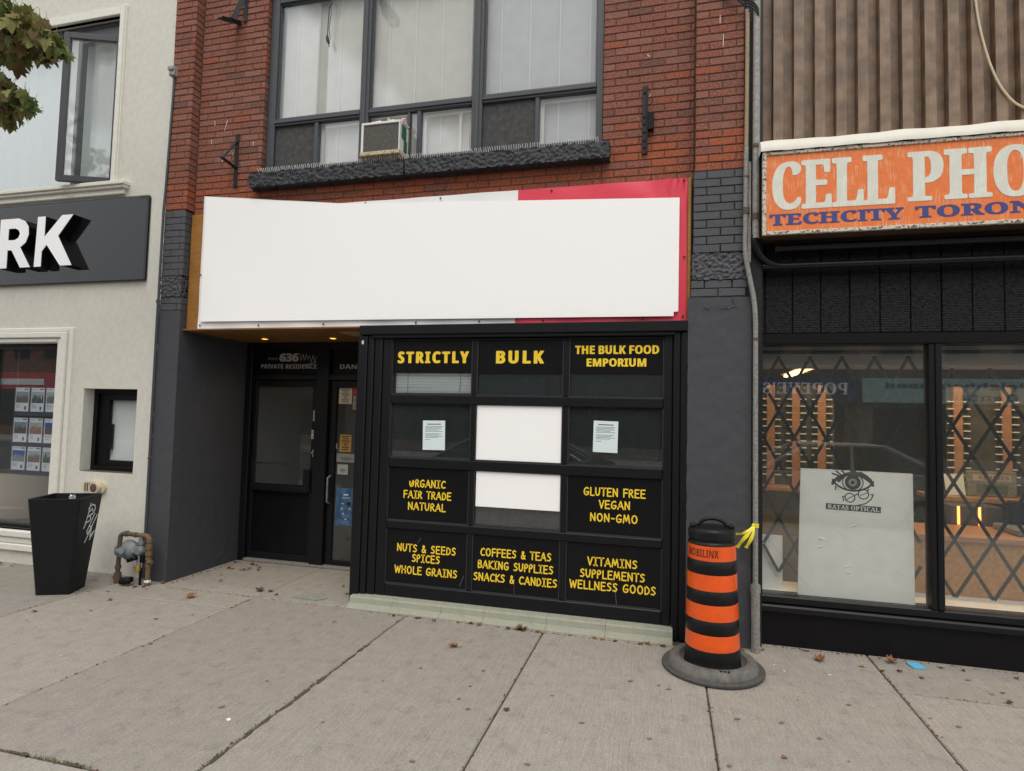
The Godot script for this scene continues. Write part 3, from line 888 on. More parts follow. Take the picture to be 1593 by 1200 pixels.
	var panes := [[-3.84, -2.917, 4.65, 5.833], [-2.80, -1.774, 4.65, 5.833], [-1.65, -0.634, 4.65, 5.833], [-3.36, -2.905, 4.128, 4.563], [-2.268, -1.762, 4.128, 4.563], [-1.13, -0.622, 4.128, 4.563], [-2.38, -2.306, 4.128, 4.563]]
	for p in panes:
		var g := MB.new()
		g.box(V(p[0], p[2], -0.192), V(p[1], p[3], -0.188))
		g.box(V(p[0], p[2], -0.206), V(p[1], p[3], -0.202))
		obj("pane", g, M.glass, W)
	for p in [[-3.852, -3.403], [-1.662, -1.168]]:
		bx("insect_screen", V(p[0], 4.128, -0.186), V(p[1], 4.563, -0.184), M.screen, W, 0)
	for e in [[-3.36, -2.905], [-2.268, -1.762], [-1.13, -0.622]]:    # inner white sash edges
		var s := MB.new()
		s.box(V(e[0], 4.128, -0.236), V(e[0] + 0.035, 4.563, -0.222)); s.box(V(e[0] + 0.035, 4.53, -0.236), V(e[1], 4.563, -0.222))
		if e[0] < -2 and e[0] > -3: s.box(V(-1.905, 4.128, -0.236), V(-1.88, 4.53, -0.222))
		obj("sash_edge", s, M.white, W)
	# room behind the upstairs window
	room(B, -3.95, -0.55, 3.98, 6.1, -2.2, -0.43, M.room_grey, [])
	var reveal := MB.new()
	reveal.box(V(-3.95, 3.99, -0.43), V(-3.944, 5.96, -0.216)); reveal.box(V(-0.56, 3.99, -0.43), V(-0.552, 5.96, -0.216))
	reveal.box(V(-3.944, 5.958, -0.43), V(-0.56, 5.966, -0.16)); reveal.box(V(-3.944, 4.018, -0.43), V(-0.56, 4.026, -0.27))
	obj("window_reveal", reveal, M.room_grey, B)

	# ---- board behind the banner and the timber soffit over the entrance
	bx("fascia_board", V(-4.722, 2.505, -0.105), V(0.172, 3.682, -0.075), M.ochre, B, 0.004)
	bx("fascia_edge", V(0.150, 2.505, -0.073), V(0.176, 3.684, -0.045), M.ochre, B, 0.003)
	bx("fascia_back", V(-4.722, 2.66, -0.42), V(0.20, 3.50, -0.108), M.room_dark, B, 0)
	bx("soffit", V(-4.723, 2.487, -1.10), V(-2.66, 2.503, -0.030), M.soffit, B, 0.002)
	bx("soffit_strip", V(-3.05, 2.470, -0.45), V(-2.70, 2.484, -0.20), M.raw_wood, B, 0.002)
	for p in [[-4.238, -0.664], [-3.414, -0.673]]:
		var L := Node3D.new(); L.name = numbered(B, "downlight"); B.add_child(L); L.position = V(p[0], 2.487, p[1]) - B.position
		var rim := MB.new()
		rim.lathe(Transform3D(Basis.IDENTITY, V(p[0], 2.478, p[1])), [Vector2(0.034, 0.0), Vector2(0.048, 0.0), Vector2(0.052, 0.008)], 24)
		obj("rim", rim, M.brass, L)
		var lens := MB.new()
		lens.lathe(Transform3D(Basis.IDENTITY, V(p[0], 2.480, p[1])), [Vector2(0.0, 0.0), Vector2(0.034, 0.0)], 24)
		obj("lens", lens, glow(Color(1.0, 0.72, 0.16), 2.2), L)
		var l := SpotLight3D.new()
		l.name = "lamp"; l.light_color = Color(1.0, 0.78, 0.42); l.light_energy = 0.10; l.spot_range = 4; l.spot_angle = 60; l.light_size = 0.03; l.shadow_enabled = true; l.spot_attenuation = 2
		add_child(l); l.name = "downlight_lamp" if p[0] < -4 else "downlight_lamp_001"
		l.position = V(p[0], 2.470, p[1]); l.rotation_degrees = V(-90, 0, 0)

	# ---- entrance recess: floor is pavement; wall of doors at z -1.01
	var zd := -1.01
	var df := MB.new()
	df.cbox(V(-4.72, 0.0, zd - 0.12), V(-4.64, 2.487, zd + 0.02), 0.006)
	df.cbox(V(-3.80, 0.0, zd - 0.12), V(-3.64, 2.487, zd + 0.02), 0.006)
	df.cbox(V(-2.86, 0.0, zd - 0.12), V(-2.62, 2.487, zd + 0.02), 0.006)
	df.cbox(V(-4.64, 2.06, zd - 0.12), V(-3.80, 2.12, zd + 0.015), 0.006)
	df.cbox(V(-3.64, 2.06, zd - 0.12), V(-2.86, 2.12, zd + 0.015), 0.006)
	df.cbox(V(-4.64, 2.40, zd - 0.12), V(-2.86, 2.487, zd + 0.012), 0.006)
	obj("door_frame", df, M.black, B)
	for e in [[-4.64, -3.80, "PRIVATE RESIDENCE", -4.555, -3.83], [-3.64, -2.86, "DANFORTH", -3.535, -2.98]]:
		var tp := bx("transom_panel", V(e[0], 2.12, zd - 0.06), V(e[1], 2.40, zd - 0.03), M.vinyl, B, 0.003)
		var tx := MB.new()
		text_in(tx, e[2], sans, e[3], e[4], 2.19, 2.242, 0.002, Transform3D(Basis.IDENTITY, V(0, 0, zd - 0.03)))
		if e[0] < -4:
			fat_in(tx, "636", sans, -4.315, -4.065, 2.270, 2.365, 0.006, 0.002, Transform3D(Basis.IDENTITY, V(0, 0, zd - 0.03)))
		obj("lettering", tx, M.grey_letter, tp)
		if e[0] < -4:
			var sc := MB.new()
			var ts := Transform3D(Basis.IDENTITY, V(-4.055, 2.27, zd - 0.029))
			var z := []
			for i in 11: z.append(Vector2(i * 0.022, (0.02 if i % 2 else 0.09) - 0.002 * i + rng.randf_range(-0.015, 0.015)))
			stroke(sc, ts, z, 0.0022)
			stroke(sc, ts, [Vector2(0.06, -0.04), Vector2(0.22, -0.005)], 0.0025)
			var z2 := []
			for i in 9: z2.append(Vector2(-0.42 + i * 0.018, 0.02 + (0.03 if i % 2 else 0.0)))
			stroke(sc, ts, z2, 0.0018)
			obj("graffiti_scribble", sc, M.grey_letter, tp)
	# residence door
	var d1 := MB.new()
	for q in [[-4.636, -4.592, 0.03, 2.056], [-3.862, -3.804, 0.03, 2.056], [-4.592, -3.862, 1.985, 2.056], [-4.592, -3.862, 0.80, 0.875], [-4.592, -3.862, 0.03, 0.10]]:
		d1.cbox(V(q[0], q[2], zd - 0.075), V(q[1], q[3], zd - 0.028), 0.005)
	d1.cbox(V(-4.60, 0.795, zd - 0.03), V(-3.86, 0.86, zd + 0.012), 0.01)
	d1.cbox(V(-3.93, 0.80, zd - 0.03), V(-3.84, 1.06, zd + 0.006), 0.01)
	var D1 := obj("door", d1, M.black, B)
	D1.set_meta("label", "black residence door with dim glass above a dark kick panel")
	bx("kick_panel", V(-4.592, 0.10, zd - 0.062), V(-3.862, 0.80, zd - 0.05), M.black_flat, D1, 0.003)
	bx("pane", V(-4.592, 0.875, zd - 0.056), V(-3.862, 1.985, zd - 0.052), M.glass_door, D1, 0)
	bx("push_bar", V(-4.585, 1.09, zd - 0.080), V(-3.87, 1.115, zd - 0.062), M.black, D1, 0.004)
	var lk := MB.new()
	lk.lathe(Transform3D(Basis(Vector3.RIGHT, Vector3.BACK, Vector3.DOWN), V(-3.835, 1.245, zd - 0.028)), [Vector2(0.014, 0), Vector2(0.014, 0.008), Vector2(0.0, 0.010)], 16)
	obj("lock", lk, M.galv, D1)
	for e in [[1.60, 0.12, -3.832], [1.40, 0.10, -3.845], [1.20, 0.08, -3.820]]:
		bx("sticker", V(e[2] - 0.014, e[0], zd - 0.0278), V(e[2] + 0.014, e[0] + e[1], zd - 0.0268), mat(Color(1, 1, 1), 0.6, {"tex": label_tex(int(e[0] * 100), 0.7)}), D1, 0)
	# shop door, mostly behind the post
	var d2 := MB.new()
	for q in [[-3.636, -3.556, 0.03, 2.056], [-2.95, -2.865, 0.03, 2.056], [-3.556, -2.95, 1.985, 2.056], [-3.556, -2.95, 0.03, 0.085]]:
		d2.cbox(V(q[0], q[2], zd - 0.075), V(q[1], q[3], zd - 0.028), 0.005)
	var D2 := obj("door", d2, M.black, B)
	D2.set_meta("label", "black glazed shop door with stickers and a blue notice")
	bx("pane", V(-3.556, 0.085, zd - 0.056), V(-2.95, 1.985, zd - 0.052), M.glass_door, D2, 0)
	var hd := MB.new()
	hd.tube([V(-3.60, 0.70, zd - 0.03), V(-3.60, 0.72, zd + 0.025), V(-3.60, 0.98, zd + 0.025), V(-3.60, 1.0, zd - 0.03)], 0.011, 10)
	obj("handle", hd, M.galv, D2)
	var zs := zd - 0.0515
	for e in [[-3.545, -3.385, 1.80, 1.975, 0], [-3.37, -3.23, 1.90, 1.985, 1], [-3.37, -3.28, 1.74, 1.89, 0], [-3.515, -3.37, 1.27, 1.46, 2], [-3.585, -3.545, 1.30, 1.36, 0], [-3.545, -3.30, 1.155, 1.25, 3], [-3.59, -3.56, 1.55, 1.70, 0], [-3.53, -3.40, 1.02, 1.13, 0], [-3.275, -3.225, 1.12, 1.46, 4]]:
		var m: Material = [mat(Color(0.62, 0.64, 0.62), 0.7, {"tex": label_tex(3 + int(e[2] * 30), 0.85)}), mat(Color(0.35, 0.02, 0.03), 0.6), mat(Color(0.55, 0.33, 0.10), 0.6, {"tex": label_tex(77, 0.9)}), mat(Color(0.38, 0.42, 0.40), 0.6, {"tex": label_tex(78, 0.8)}), M.white][e[4]]
		bx("sticker", V(e[0], e[2], zs), V(e[1], e[3], zs + 0.001), m, D2, 0)
	var bp := MB.new()
	bp.quad(V(-3.535, 0.46, zs + 0.002), V(-3.285, 0.46, zs + 0.002), V(-3.285, 0.875, zs + 0.002), V(-3.535, 0.875, zs + 0.002), Vector3.BACK)
	obj("blue_notice", bp, mat(Color(1, 1, 1), 0.5, {"tex": blue_tex()}), D2)
	bx("threshold", V(-4.64, 0.0, zd - 0.10), V(-2.86, 0.028, zd + 0.03), M.galv, B, 0.004)
	# halls behind the doors
	room(B, -4.70, -3.72, 0.0, 2.44, -3.2, zd - 0.13, M.room_grey, [])
	room(B, -3.70, 0.12, 0.0, 2.46, -4.6, zd - 0.13, M.room_dark, [[-2.62, 0.12]])
	var rt := MB.new()    # side of the shop between the recess and its front
	rt.box(V(-2.70, 0.0, zd - 0.10), V(-2.64, 2.487, -0.06)); rt.box(V(0.10, 0.0, zd - 0.13), V(0.15, 2.46, -0.06))
	rt.box(V(-2.64, 2.42, zd - 0.13), V(0.10, 2.48, -0.06)); rt.box(V(-2.64, 0.0, zd - 0.13), V(0.10, 0.10, -0.06))
	obj("shop_lining", rt, M.room_dark, B)

	# ---- shopfront
	var zq := -0.045
	bx("beam", V(-2.72, 2.415, -0.10), V(0.156, 2.500, 0.030), M.black, B, 0.006)
	bx("beam_moulding", V(-2.60, 2.385, -0.10), V(0.06, 2.414, 0.012), M.black, B, 0.004)
	for e in [[-2.735, -2.645, -0.005, 0.012, 0.0], [-2.641, -2.585, -0.06, 0.0, 0.095], [-2.580, -2.505, -0.06, -0.012, 0.095], [-2.500, -2.412, -0.08, -0.022, 0.095], [-0.024, 0.046, -0.08, -0.022, 0.095], [0.050, 0.105, -0.08, 0.0, 0.0], [0.109, 0.156, -0.08, 0.008, 0.0]]:
		bx("post", V(e[0], e[4], minf(e[2], -0.06)), V(e[1], 2.412, e[3]), M.black, B, 0.008)
	var rails := [[2.362, 2.384], [1.797, 1.878], [1.228, 1.316], [0.685, 0.757], [0.096, 0.203]]
	for r in rails:
		bx("rail", V(-2.412, r[0], -0.08), V(-0.024, r[1], -0.026), M.black, B, 0.008)
	for x in [[-1.648, -1.604], [-0.842, -0.794]]:
		for k in 4: bx("mullion", V(x[0], rails[k + 1][1], -0.08), V(x[1], rails[k][0], -0.030), M.black, B, 0.007)
	var cols := [[-2.412, -1.648], [-1.604, -0.842], [-0.794, -0.024]]
	var T0 := Transform3D(Basis.IDENTITY, V(0, 0, zq + 0.0006))
	var words := {
		"1_0": [["oRGANIC", -2.208, -1.868, 1.062], ["FAIR TRADE", -2.26, -1.811, 0.962], ["NATURAL", -2.213, -1.861, 0.860]],
		"1_2": [["GLUTEN FREE", -0.654, -0.158, 1.075], ["VEGAN", -0.526, -0.278, 0.975], ["NON-GMO", -0.597, -0.216, 0.868]],
		"0_0": [["NUTS & SEEDS", -2.304, -1.755, 0.492], ["SPICES", -2.16, -1.90, 0.408], ["WHOLE GRAINS", -2.321, -1.738, 0.300]],
		"0_1": [["COFFEES & TEAS", -1.529, -0.916, 0.512], ["BAKING SUPPLIES", -1.549, -0.897, 0.408], ["SNACKS & CANDIES", -1.586, -0.863, 0.302]],
		"0_2": [["VITAMINS", -0.612, -0.216, 0.510], ["SUPPLEMENTS", -0.673, -0.155, 0.410], ["WELLNESS GOODS", -0.756, -0.069, 0.316]],
	}
	for c in 3:
		var x0: float = cols[c][0]; var x1: float = cols[c][1]
		# row of names: glass with black film on its upper part
		pane2(B, x0, x1, 1.878, 2.362, zq - 0.008)
		var f := bx("black_film", V(x0 + 0.003, 2.073, zq - 0.0045), V(x1 - 0.003, 2.362, zq - 0.0005), M.vinyl, B, 0)
		var tx := MB.new()
		if c == 0: fat_in(tx, "STRICTLY", sans_wide, -2.362, -1.684, 2.160, 2.268, 0.0055, 0.0015, T0)
		elif c == 1: fat_in(tx, "BULK", sans_wide, -1.437, -1.012, 2.160, 2.272, 0.0055, 0.0015, T0)
		else:
			fat_in(tx, "THE BULK FOOD", sans, -0.748, -0.064, 2.240, 2.312, 0.0022, 0.0015, T0)
			fat_in(tx, "EMPORIUM", sans, -0.650, -0.164, 2.136, 2.204, 0.0022, 0.0015, T0)
		obj("lettering", tx, M.yellow, f)
		# glazed row
		pane2(B, x0, x1, 1.316, 1.797, zq - 0.008)
		# two lower rows of black panels, one pane among them
		for r in 2:
			var y0: float = [0.203, 0.757][r]; var y1: float = [0.685, 1.228][r]
			if r == 1 and c == 1:
				pane2(B, x0, x1, y0, y1, zq - 0.008)
				continue
			var p := bx("sign_panel", V(x0 + 0.002, y0 + 0.002, zq - 0.012), V(x1 - 0.002, y1 - 0.002, zq), M.vinyl, B, 0.002)
			var lt := MB.new()
			for wd in words["%d_%d" % [r, c]]: comic(lt, wd[0], wd[1], wd[2], wd[3], 0.062, T0)
			obj("lettering", lt, M.yellow, p)
			if r == 0:
				var cr := MB.new()
				var tc := Transform3D(Basis.IDENTITY, V(x0, y0, zq + 0.0006))
				if c == 2: stroke(cr, tc, [Vector2(0.38, 0.22), Vector2(0.41, 0.10), Vector2(0.42, 0.0)], 0.0022)
				elif c == 1: stroke(cr, tc, [Vector2(0.375, 0.12), Vector2(0.38, 0.0)], 0.0012)
				else: stroke(cr, tc, [Vector2(0.70, 0.03), Vector2(0.735, 0.12)], 0.0025); stroke(cr, tc, [Vector2(0.33, 0.41), Vector2(0.30, 0.37)], 0.0022)
				obj("scratch", cr, M.scratch, p)
		# putty beads that catch light round the glass
		var bd := MB.new()
		for yy in [[1.878, 2.362], [1.316, 1.797], [0.757, 1.228], [0.203, 0.685]]:
			bd.box(V(x0, yy[0], zq - 0.003), V(x1, yy[0] + 0.010, zq + 0.012))
			bd.box(V(x0, yy[0] + 0.010, zq - 0.003), V(x0 + 0.008, yy[1], zq + 0.010)); bd.box(V(x1 - 0.008, yy[0] + 0.010, zq - 0.003), V(x1, yy[1], zq + 0.010))
		obj("glazing_bead", bd, M.worn, B)
	# concrete plinth under the shopfront
	var ps := MB.new()
	var prof := PackedVector2Array([Vector2(-0.30, -0.05), Vector2(0.135, -0.05), Vector2(0.135, 0.006), Vector2(0.112, 0.030), Vector2(0.080, 0.038), Vector2(0.072, 0.080), Vector2(0.060, 0.092), Vector2(-0.30, 0.094)])
	var xsn := [-2.69, -2.28, -1.83, -1.45, -0.92, -0.45, 0.062]
	for i in xsn.size() - 1:
		ps.prism(Transform3D(Basis(Vector3.BACK, Vector3.UP, Vector3.LEFT), V(xsn[i] + 0.0012, 0, 0)), prof, 0.0, -(xsn[i + 1] - xsn[i] - 0.0024))
	obj("plinth", ps, M.step, B)
	var cb := MB.new(); cb.rough(V(-2.70, 2.325, 0.002), V(-2.675, 2.365, 0.022), 0.012, 0.005, noise(36, 0.4, 2)); obj("caulk_blob", cb, M.white, B)
	# roof so that no sky falls in
	bx("roof", V(-4.99, 7.2, -6.0), V(0.574, 7.4, -0.006), M.room_dark, B, 0)
	bx("back_wall", V(-4.99, 0.0, -6.2), V(0.574, 7.2, -6.0), M.room_dark, B, 0)
	bx("party_wall", V(-4.99, 2.70, -6.0), V(-4.73, 7.2, -0.43), M.room_dark, B, 0)
	bx("party_wall", V(0.21, 2.70, -6.0), V(0.57, 7.2, -0.43), M.room_dark, B, 0)
	bx("party_wall", V(0.20, 0.0, -6.0), V(0.574, 2.69, -0.36), M.room_dark, B, 0)

# a closed shell of wall, floor and ceiling, open towards +z; gaps = nothing more to leave out
func room(parent: Node, x0: float, x1: float, y0: float, y1: float, z0: float, z1: float, m: Material, _gaps: Array) -> void:
	var b := MB.new()
	var t := 0.04
	b.box(V(x0 - t, y0 - t, z0 - t), V(x1 + t, y1 + t, z0))
	b.box(V(x0 - t, y0, z0), V(x0, y1, z1)); b.box(V(x1, y0, z0), V(x1 + t, y1, z1))
	b.box(V(x0 - t, y0 - t, z0), V(x1 + t, y0, z1)); b.box(V(x0 - t, y1, z0), V(x1 + t, y1 + t, z1))
	obj("room", b, m, parent)

func label_tex(seed: int, tone: float) -> ImageTexture:
	if not M.has("labels"): M.labels = {}
	var key := "%d" % (seed % 5)
	if M.labels.has(key): return M.labels[key]
	var r := RandomNumberGenerator.new(); r.seed = seed % 5 + 40
	var im := Image.create(64, 64, false, Image.FORMAT_RGB8)
	im.fill(Color(tone, tone, tone * 0.98))
	for i in 7:
		var y := 6 + i * 8
		var w := r.randi_range(14, 52)
		if r.randf() < 0.75: im.fill_rect(Rect2i(32 - w / 2, y, w, 3), Color(0.12, 0.12, 0.13))
	M.labels[key] = ImageTexture.create_from_image(im)
	return M.labels[key]

func blue_tex() -> ImageTexture:
	var im := Image.create(128, 212, false, Image.FORMAT_RGB8)
	var f := noise(61, 0.02, 4)
	for y in 212:
		for x in 128:
			var k := f.get_noise_2d(x, y) * 0.5 + 0.5
			im.set_pixel(x, y, Color(0.12, 0.22, 0.36).lerp(Color(0.36, 0.52, 0.66), k))
	im.fill_rect(Rect2i(48, 34, 30, 9), Color(0.8, 0.85, 0.9))
	im.fill_rect(Rect2i(38, 52, 52, 3), Color(0.65, 0.72, 0.8))
	im.fill_rect(Rect2i(42, 58, 44, 3), Color(0.65, 0.72, 0.8))
	for p in [[38, 84], [78, 80], [34, 112], [84, 112], [44, 140], [60, 170]]:
		im.fill_rect(Rect2i(p[0], p[1], 12, 9), Color(0.66, 0.74, 0.82))
	im.fill_rect(Rect2i(72, 78, 24, 20), Color(0.05, 0.08, 0.12))
	for y in [150, 158, 185, 192]: im.fill_rect(Rect2i(40, y, 48, 2), Color(0.5, 0.6, 0.7))
	return ImageTexture.create_from_image(im)

func letter_tex() -> ImageTexture:
	var im := Image.create(128, 168, false, Image.FORMAT_RGB8)
	im.fill(Color(0.93, 0.95, 0.95))
	var r := RandomNumberGenerator.new(); r.seed = 9
	im.fill_rect(Rect2i(24, 18, 80, 5), Color(0.25, 0.27, 0.3))
	for y in range(32, 100, 7):
		if y in [67]: continue
		im.fill_rect(Rect2i(14, y, r.randi_range(70, 102), 3), Color(0.5, 0.53, 0.56))
	im.fill_rect(Rect2i(14, 108, 30, 3), Color(0.5, 0.53, 0.56))
	return ImageTexture.create_from_image(im)

# a sealed unit: two sheets of glass with a gap
func pane2(parent: Node, x0: float, x1: float, y0: float, y1: float, z: float) -> void:
	var g := MB.new()
	g.box(V(x0, y0, z - 0.002), V(x1, y1, z + 0.002)); g.box(V(x0, y0, z - 0.016), V(x1, y1, z - 0.012))
	obj("pane", g, M.glass, parent)

# wall facing +z with rectangular openings [x0, x1, y0, y1] and their reveals
func holed(b: MB, x0: float, x1: float, y0: float, y1: float, zb: float, zf: float, holes: Array) -> void:
	var xs := [x0, x1]; var ys := [y0, y1]
	for h in holes: xs.append_array([h[0], h[1]]); ys.append_array([h[2], h[3]])
	xs.sort(); ys.sort()
	for i in xs.size() - 1:
		for j in ys.size() - 1:
			var cx: float = (xs[i] + xs[i + 1]) / 2; var cy: float = (ys[j] + ys[j + 1]) / 2
			if xs[i + 1] - xs[i] < 1e-5 or ys[j + 1] - ys[j] < 1e-5: continue
			var open := false
			for h in holes: open = open or (cx > h[0] and cx < h[1] and cy > h[2] and cy < h[3])
			if open: continue
			for z in [[zf, 1], [zb, -1]]:
				b.quad(V(xs[i], ys[j], z[0]), V(xs[i + 1], ys[j], z[0]), V(xs[i + 1], ys[j + 1], z[0]), V(xs[i], ys[j + 1], z[0]), V(0, 0, z[1]))
	for h in holes + [[x0, x1, y0, y1]]:
		var k := 1.0 if h == holes.back() or holes.has(h) else -1.0
		b.quad(V(h[0], h[2], zb), V(h[0], h[2], zf), V(h[0], h[3], zf), V(h[0], h[3], zb), V(k, 0, 0))
		b.quad(V(h[1], h[2], zb), V(h[1], h[2], zf), V(h[1], h[3], zf), V(h[1], h[3], zb), V(-k, 0, 0))
		b.quad(V(h[0], h[2], zb), V(h[0], h[2], zf), V(h[1], h[2], zf), V(h[1], h[2], zb), V(0, k, 0))
		b.quad(V(h[0], h[3], zb), V(h[0], h[3], zf), V(h[1], h[3], zf), V(h[1], h[3], zb), V(0, -k, 0))

# ------------------------------------------------------------------ pale rendered building on the left
func build_left_building() -> void:
	var B := thing("stucco_building", "pale cream rendered building with black shop sign and open upstairs casement", "building", V(-8.5, 0, -1.0))
	var w := MB.new()
	holed(w, -16.0, -5.222, -0.05, 7.4, -0.30, -0.075, [[-8.6, -5.775, 4.088, 5.955], [-9.4, -6.351, 0.355, 2.385], [-5.98, -5.283, 1.021, 1.893]])
	obj("wall", w, M.stucco, B)
	bx("corner_strip", V(-5.222, -0.05, -0.32), V(-4.996, 7.4, -0.052), M.stucco2, B, 0.01)
	bx("roof", V(-16.0, 7.4, -6.0), V(-4.996, 7.6, -0.06), M.room_dark, B, 0)
	bx("back_wall", V(-16.0, 0.0, -6.2), V(-4.996, 7.4, -6.0), M.room_dark, B, 0)
	bx("party_wall", V(-5.2, -0.05, -6.0), V(-5.0, 7.4, -1.3), M.room_dark, B, 0)
	# upstairs window: trim, sill, fixed light and the opened casement
	var W := Node3D.new(); W.name = numbered(B, "window"); B.add_child(W)
	var tr := MB.new()
	tr.cbox(V(-5.775, 4.088, -0.12), V(-5.69, 6.05, -0.045), 0.006)
	tr.cbox(V(-5.755, 4.088, -0.045), V(-5.70, 6.045, -0.032), 0.005)
	tr.cbox(V(-8.7, 5.955, -0.12), V(-5.775, 6.05, -0.045), 0.006)
	obj("trim", tr, M.trim, W)
	var sl := MB.new()
	sl.cbox(V(-8.8, 4.045, -0.13), V(-5.53, 4.088, 0.012), 0.006)
	sl.cbox(V(-8.8, 4.015, -0.13), V(-5.545, 4.045, -0.008), 0.006)
	sl.cbox(V(-8.75, 3.955, -0.13), V(-5.58, 4.015, -0.038), 0.008)
	obj("sill", sl, M.trim, W)
	var ff := MB.new()
	for q in [[-8.6, -5.775, 4.089, 4.130], [-8.6, -5.775, 5.90, 5.954]]: ff.cbox(V(q[0], q[2], -0.21), V(q[1], q[3], -0.135), 0.005)
	for q in [[-6.44, -6.38], [-8.6, -8.55], [-5.80, -5.775]]: ff.cbox(V(q[0], 4.130, -0.21), V(q[1], 5.90, -0.137), 0.005)
	ff.cbox(V(-6.38, 5.76, -0.21), V(-5.80, 5.90, -0.14), 0.005)
	obj("frame", ff, M.frame_case, W)
	var g := MB.new()
	g.box(V(-8.55, 4.130, -0.176), V(-6.44, 5.90, -0.172)); g.box(V(-8.55, 4.130, -0.192), V(-6.44, 5.90, -0.188))
	obj("pane", g, M.glass, W)
	var gl := MB.new()
	gl.box(V(-8.55, 5.2, -0.20), V(-6.44, 5.215, -0.194))
	# casement turned out on its right-hand hinge
	var hinge := V(-5.785, 0, -0.125)
	var free := V(-6.345, 0, 0.085)
	var dx := (free - hinge).normalized()
	var tc := Transform3D(Basis(-dx, Vector3.UP, (-dx).cross(Vector3.UP)), free)
	var L := (free - hinge).length()
	var cf := MB.new()
	var cb := func(x0: float, x1: float, y0: float, y1: float, z0: float, z1: float) -> void:
		cf.cboxt(tc * Transform3D(Basis.IDENTITY, V((x0 + x1) / 2, (y0 + y1) / 2, (z0 + z1) / 2)), V(x1 - x0, y1 - y0, z1 - z0), 0.004)
	cb.call(0.0, 0.062, 4.10, 5.74, -0.025, 0.025); cb.call(L - 0.062, L, 4.10, 5.74, -0.025, 0.025)
	cb.call(0.062, L - 0.062, 4.10, 4.165, -0.025, 0.025); cb.call(0.062, L - 0.062, 5.675, 5.74, -0.025, 0.025)
	var C := obj("casement", cf, M.frame_case, W)
	var cp := MB.new()
	cp.boxt(tc * Transform3D(Basis.IDENTITY, V(L / 2, 4.92, 0.006)), V(L - 0.124, 1.51, 0.004))
	cp.boxt(tc * Transform3D(Basis.IDENTITY, V(L / 2, 4.92, -0.010)), V(L - 0.124, 1.51, 0.004))
	obj("pane", cp, M.glass, W)
	var st := MB.new()
	st.bar(hinge + V(-0.30, 4.115, 0.0), tc * V(0.25, 4.11, 0), 0.012, 0.012)
	obj("stay", st, M.galv, W)
	room(B, -8.7, -5.70, 3.98, 6.1, -1.6, -0.31, M.room_grey, [])
	# display window
	var D := Node3D.new(); D.name = numbered(B, "window"); B.add_child(D)
	var dt := MB.new()
	for q in [[-6.152, -6.21, -0.05], [-6.215, -6.29, -0.025], [-6.295, -6.351, -0.045]]:
		dt.cbox(V(q[1], 0.14, -0.16), V(q[0], 2.543 - (-6.152 - q[0]) * 0.8, q[2]), 0.008)
		dt.cbox(V(-9.5, 2.543 - (-6.152 - q[1]) * 0.8, -0.16), V(q[1] - 0.002, 2.543 - (-6.152 - q[0]) * 0.8, q[2]), 0.008)
	for q in [[0.285, 0.355, -0.02], [0.215, 0.282, -0.045], [0.14, 0.212, -0.03]]: dt.cbox(V(-9.5, q[0], -0.16), V(-6.354, q[1], q[2]), 0.01)
	obj("trim", dt, M.trim, D)
	var df := MB.new()
	df.cbox(V(-9.4, 0.356, -0.22), V(-6.351, 0.40, -0.15), 0.005); df.cbox(V(-9.4, 2.32, -0.22), V(-6.351, 2.385, -0.15), 0.005); df.cbox(V(-6.375, 0.40, -0.22), V(-6.351, 2.32, -0.15), 0.004)
	df.cbox(V(-7.42, 0.40, -0.22), V(-7.34, 2.32, -0.152), 0.004)
	obj("frame", df, M.black, D)
	pane2(D, -9.4, -6.375, 0.40, 2.32, -0.178)
	room(B, -9.5, -6.0, 0.0, 2.7, -4.0, -0.31, M.room_dark, [])
	# small black-framed window
	var S := Node3D.new(); S.name = numbered(B, "window"); B.add_child(S)
	var sf := MB.new()
	for q in [[-5.978, -5.93, 1.024, 1.891], [-5.32, -5.285, 1.024, 1.891], [-5.93, -5.32, 1.845, 1.891], [-5.93, -5.32, 1.024, 1.075]]: sf.cbox(V(q[0], q[2], -0.27), V(q[1], q[3], -0.192), 0.005)
	for q in [[-5.93, -5.80, 1.075, 1.845], [-5.80, -5.32, 1.775, 1.845], [-5.80, -5.32, 1.075, 1.135], [-5.80, -5.765, 1.25, 1.52]]: sf.cbox(V(q[0], q[2], -0.27), V(q[1], q[3], -0.222), 0.004)
	obj("frame", sf, M.black_flat, S)
	bx("pane", V(-5.80, 1.135, -0.248), V(-5.32, 1.775, -0.244), M.glass, S, 0)
	bx("privacy_sheet", V(-5.93, 1.075, -0.285), V(-5.32, 1.845, -0.275), M.paper, S, 0)
	bx("rusty_sill_edge", V(-5.978, 1.0215, -0.20), V(-5.285, 1.026, -0.085), M.rust_pipe, S, 0)
	room(B, -6.0, -5.27, 1.0, 1.95, -0.6, -0.31, M.room_grey, [])
	# dryer vent in the wall
	var v := MB.new()
	var tv := Transform3D(Basis.IDENTITY, V(-5.745, 0.868, -0.075))
	var stad := func(r: float, l: float) -> PackedVector2Array:
		var p := PackedVector2Array()
		for k in 13: p.append(Vector2(l + cos(PI * (k / 12.0 - 0.5)) * r, sin(PI * (k / 12.0 - 0.5)) * r))
		for k in 13: p.append(Vector2(-l + cos(PI * (k / 12.0 + 0.5)) * r, sin(PI * (k / 12.0 + 0.5)) * r))
		return p
	v.prism(tv, stad.call(0.062, 0.085), 0.0, 0.028)
	v.prism(Transform3D(Basis.IDENTITY, V(-5.69, 0.868, -0.047)), stad.call(0.055, 0.004), 0.0, 0.05)
	var VN := obj("wall_vent", v, mat(Color(0.62, 0.55, 0.40), 0.6), B)
	var vl := MB.new()
	for k in 4: vl.box(V(-5.86 + k * 0.03, 0.825, -0.045), V(-5.845 + k * 0.03, 0.91, -0.043))
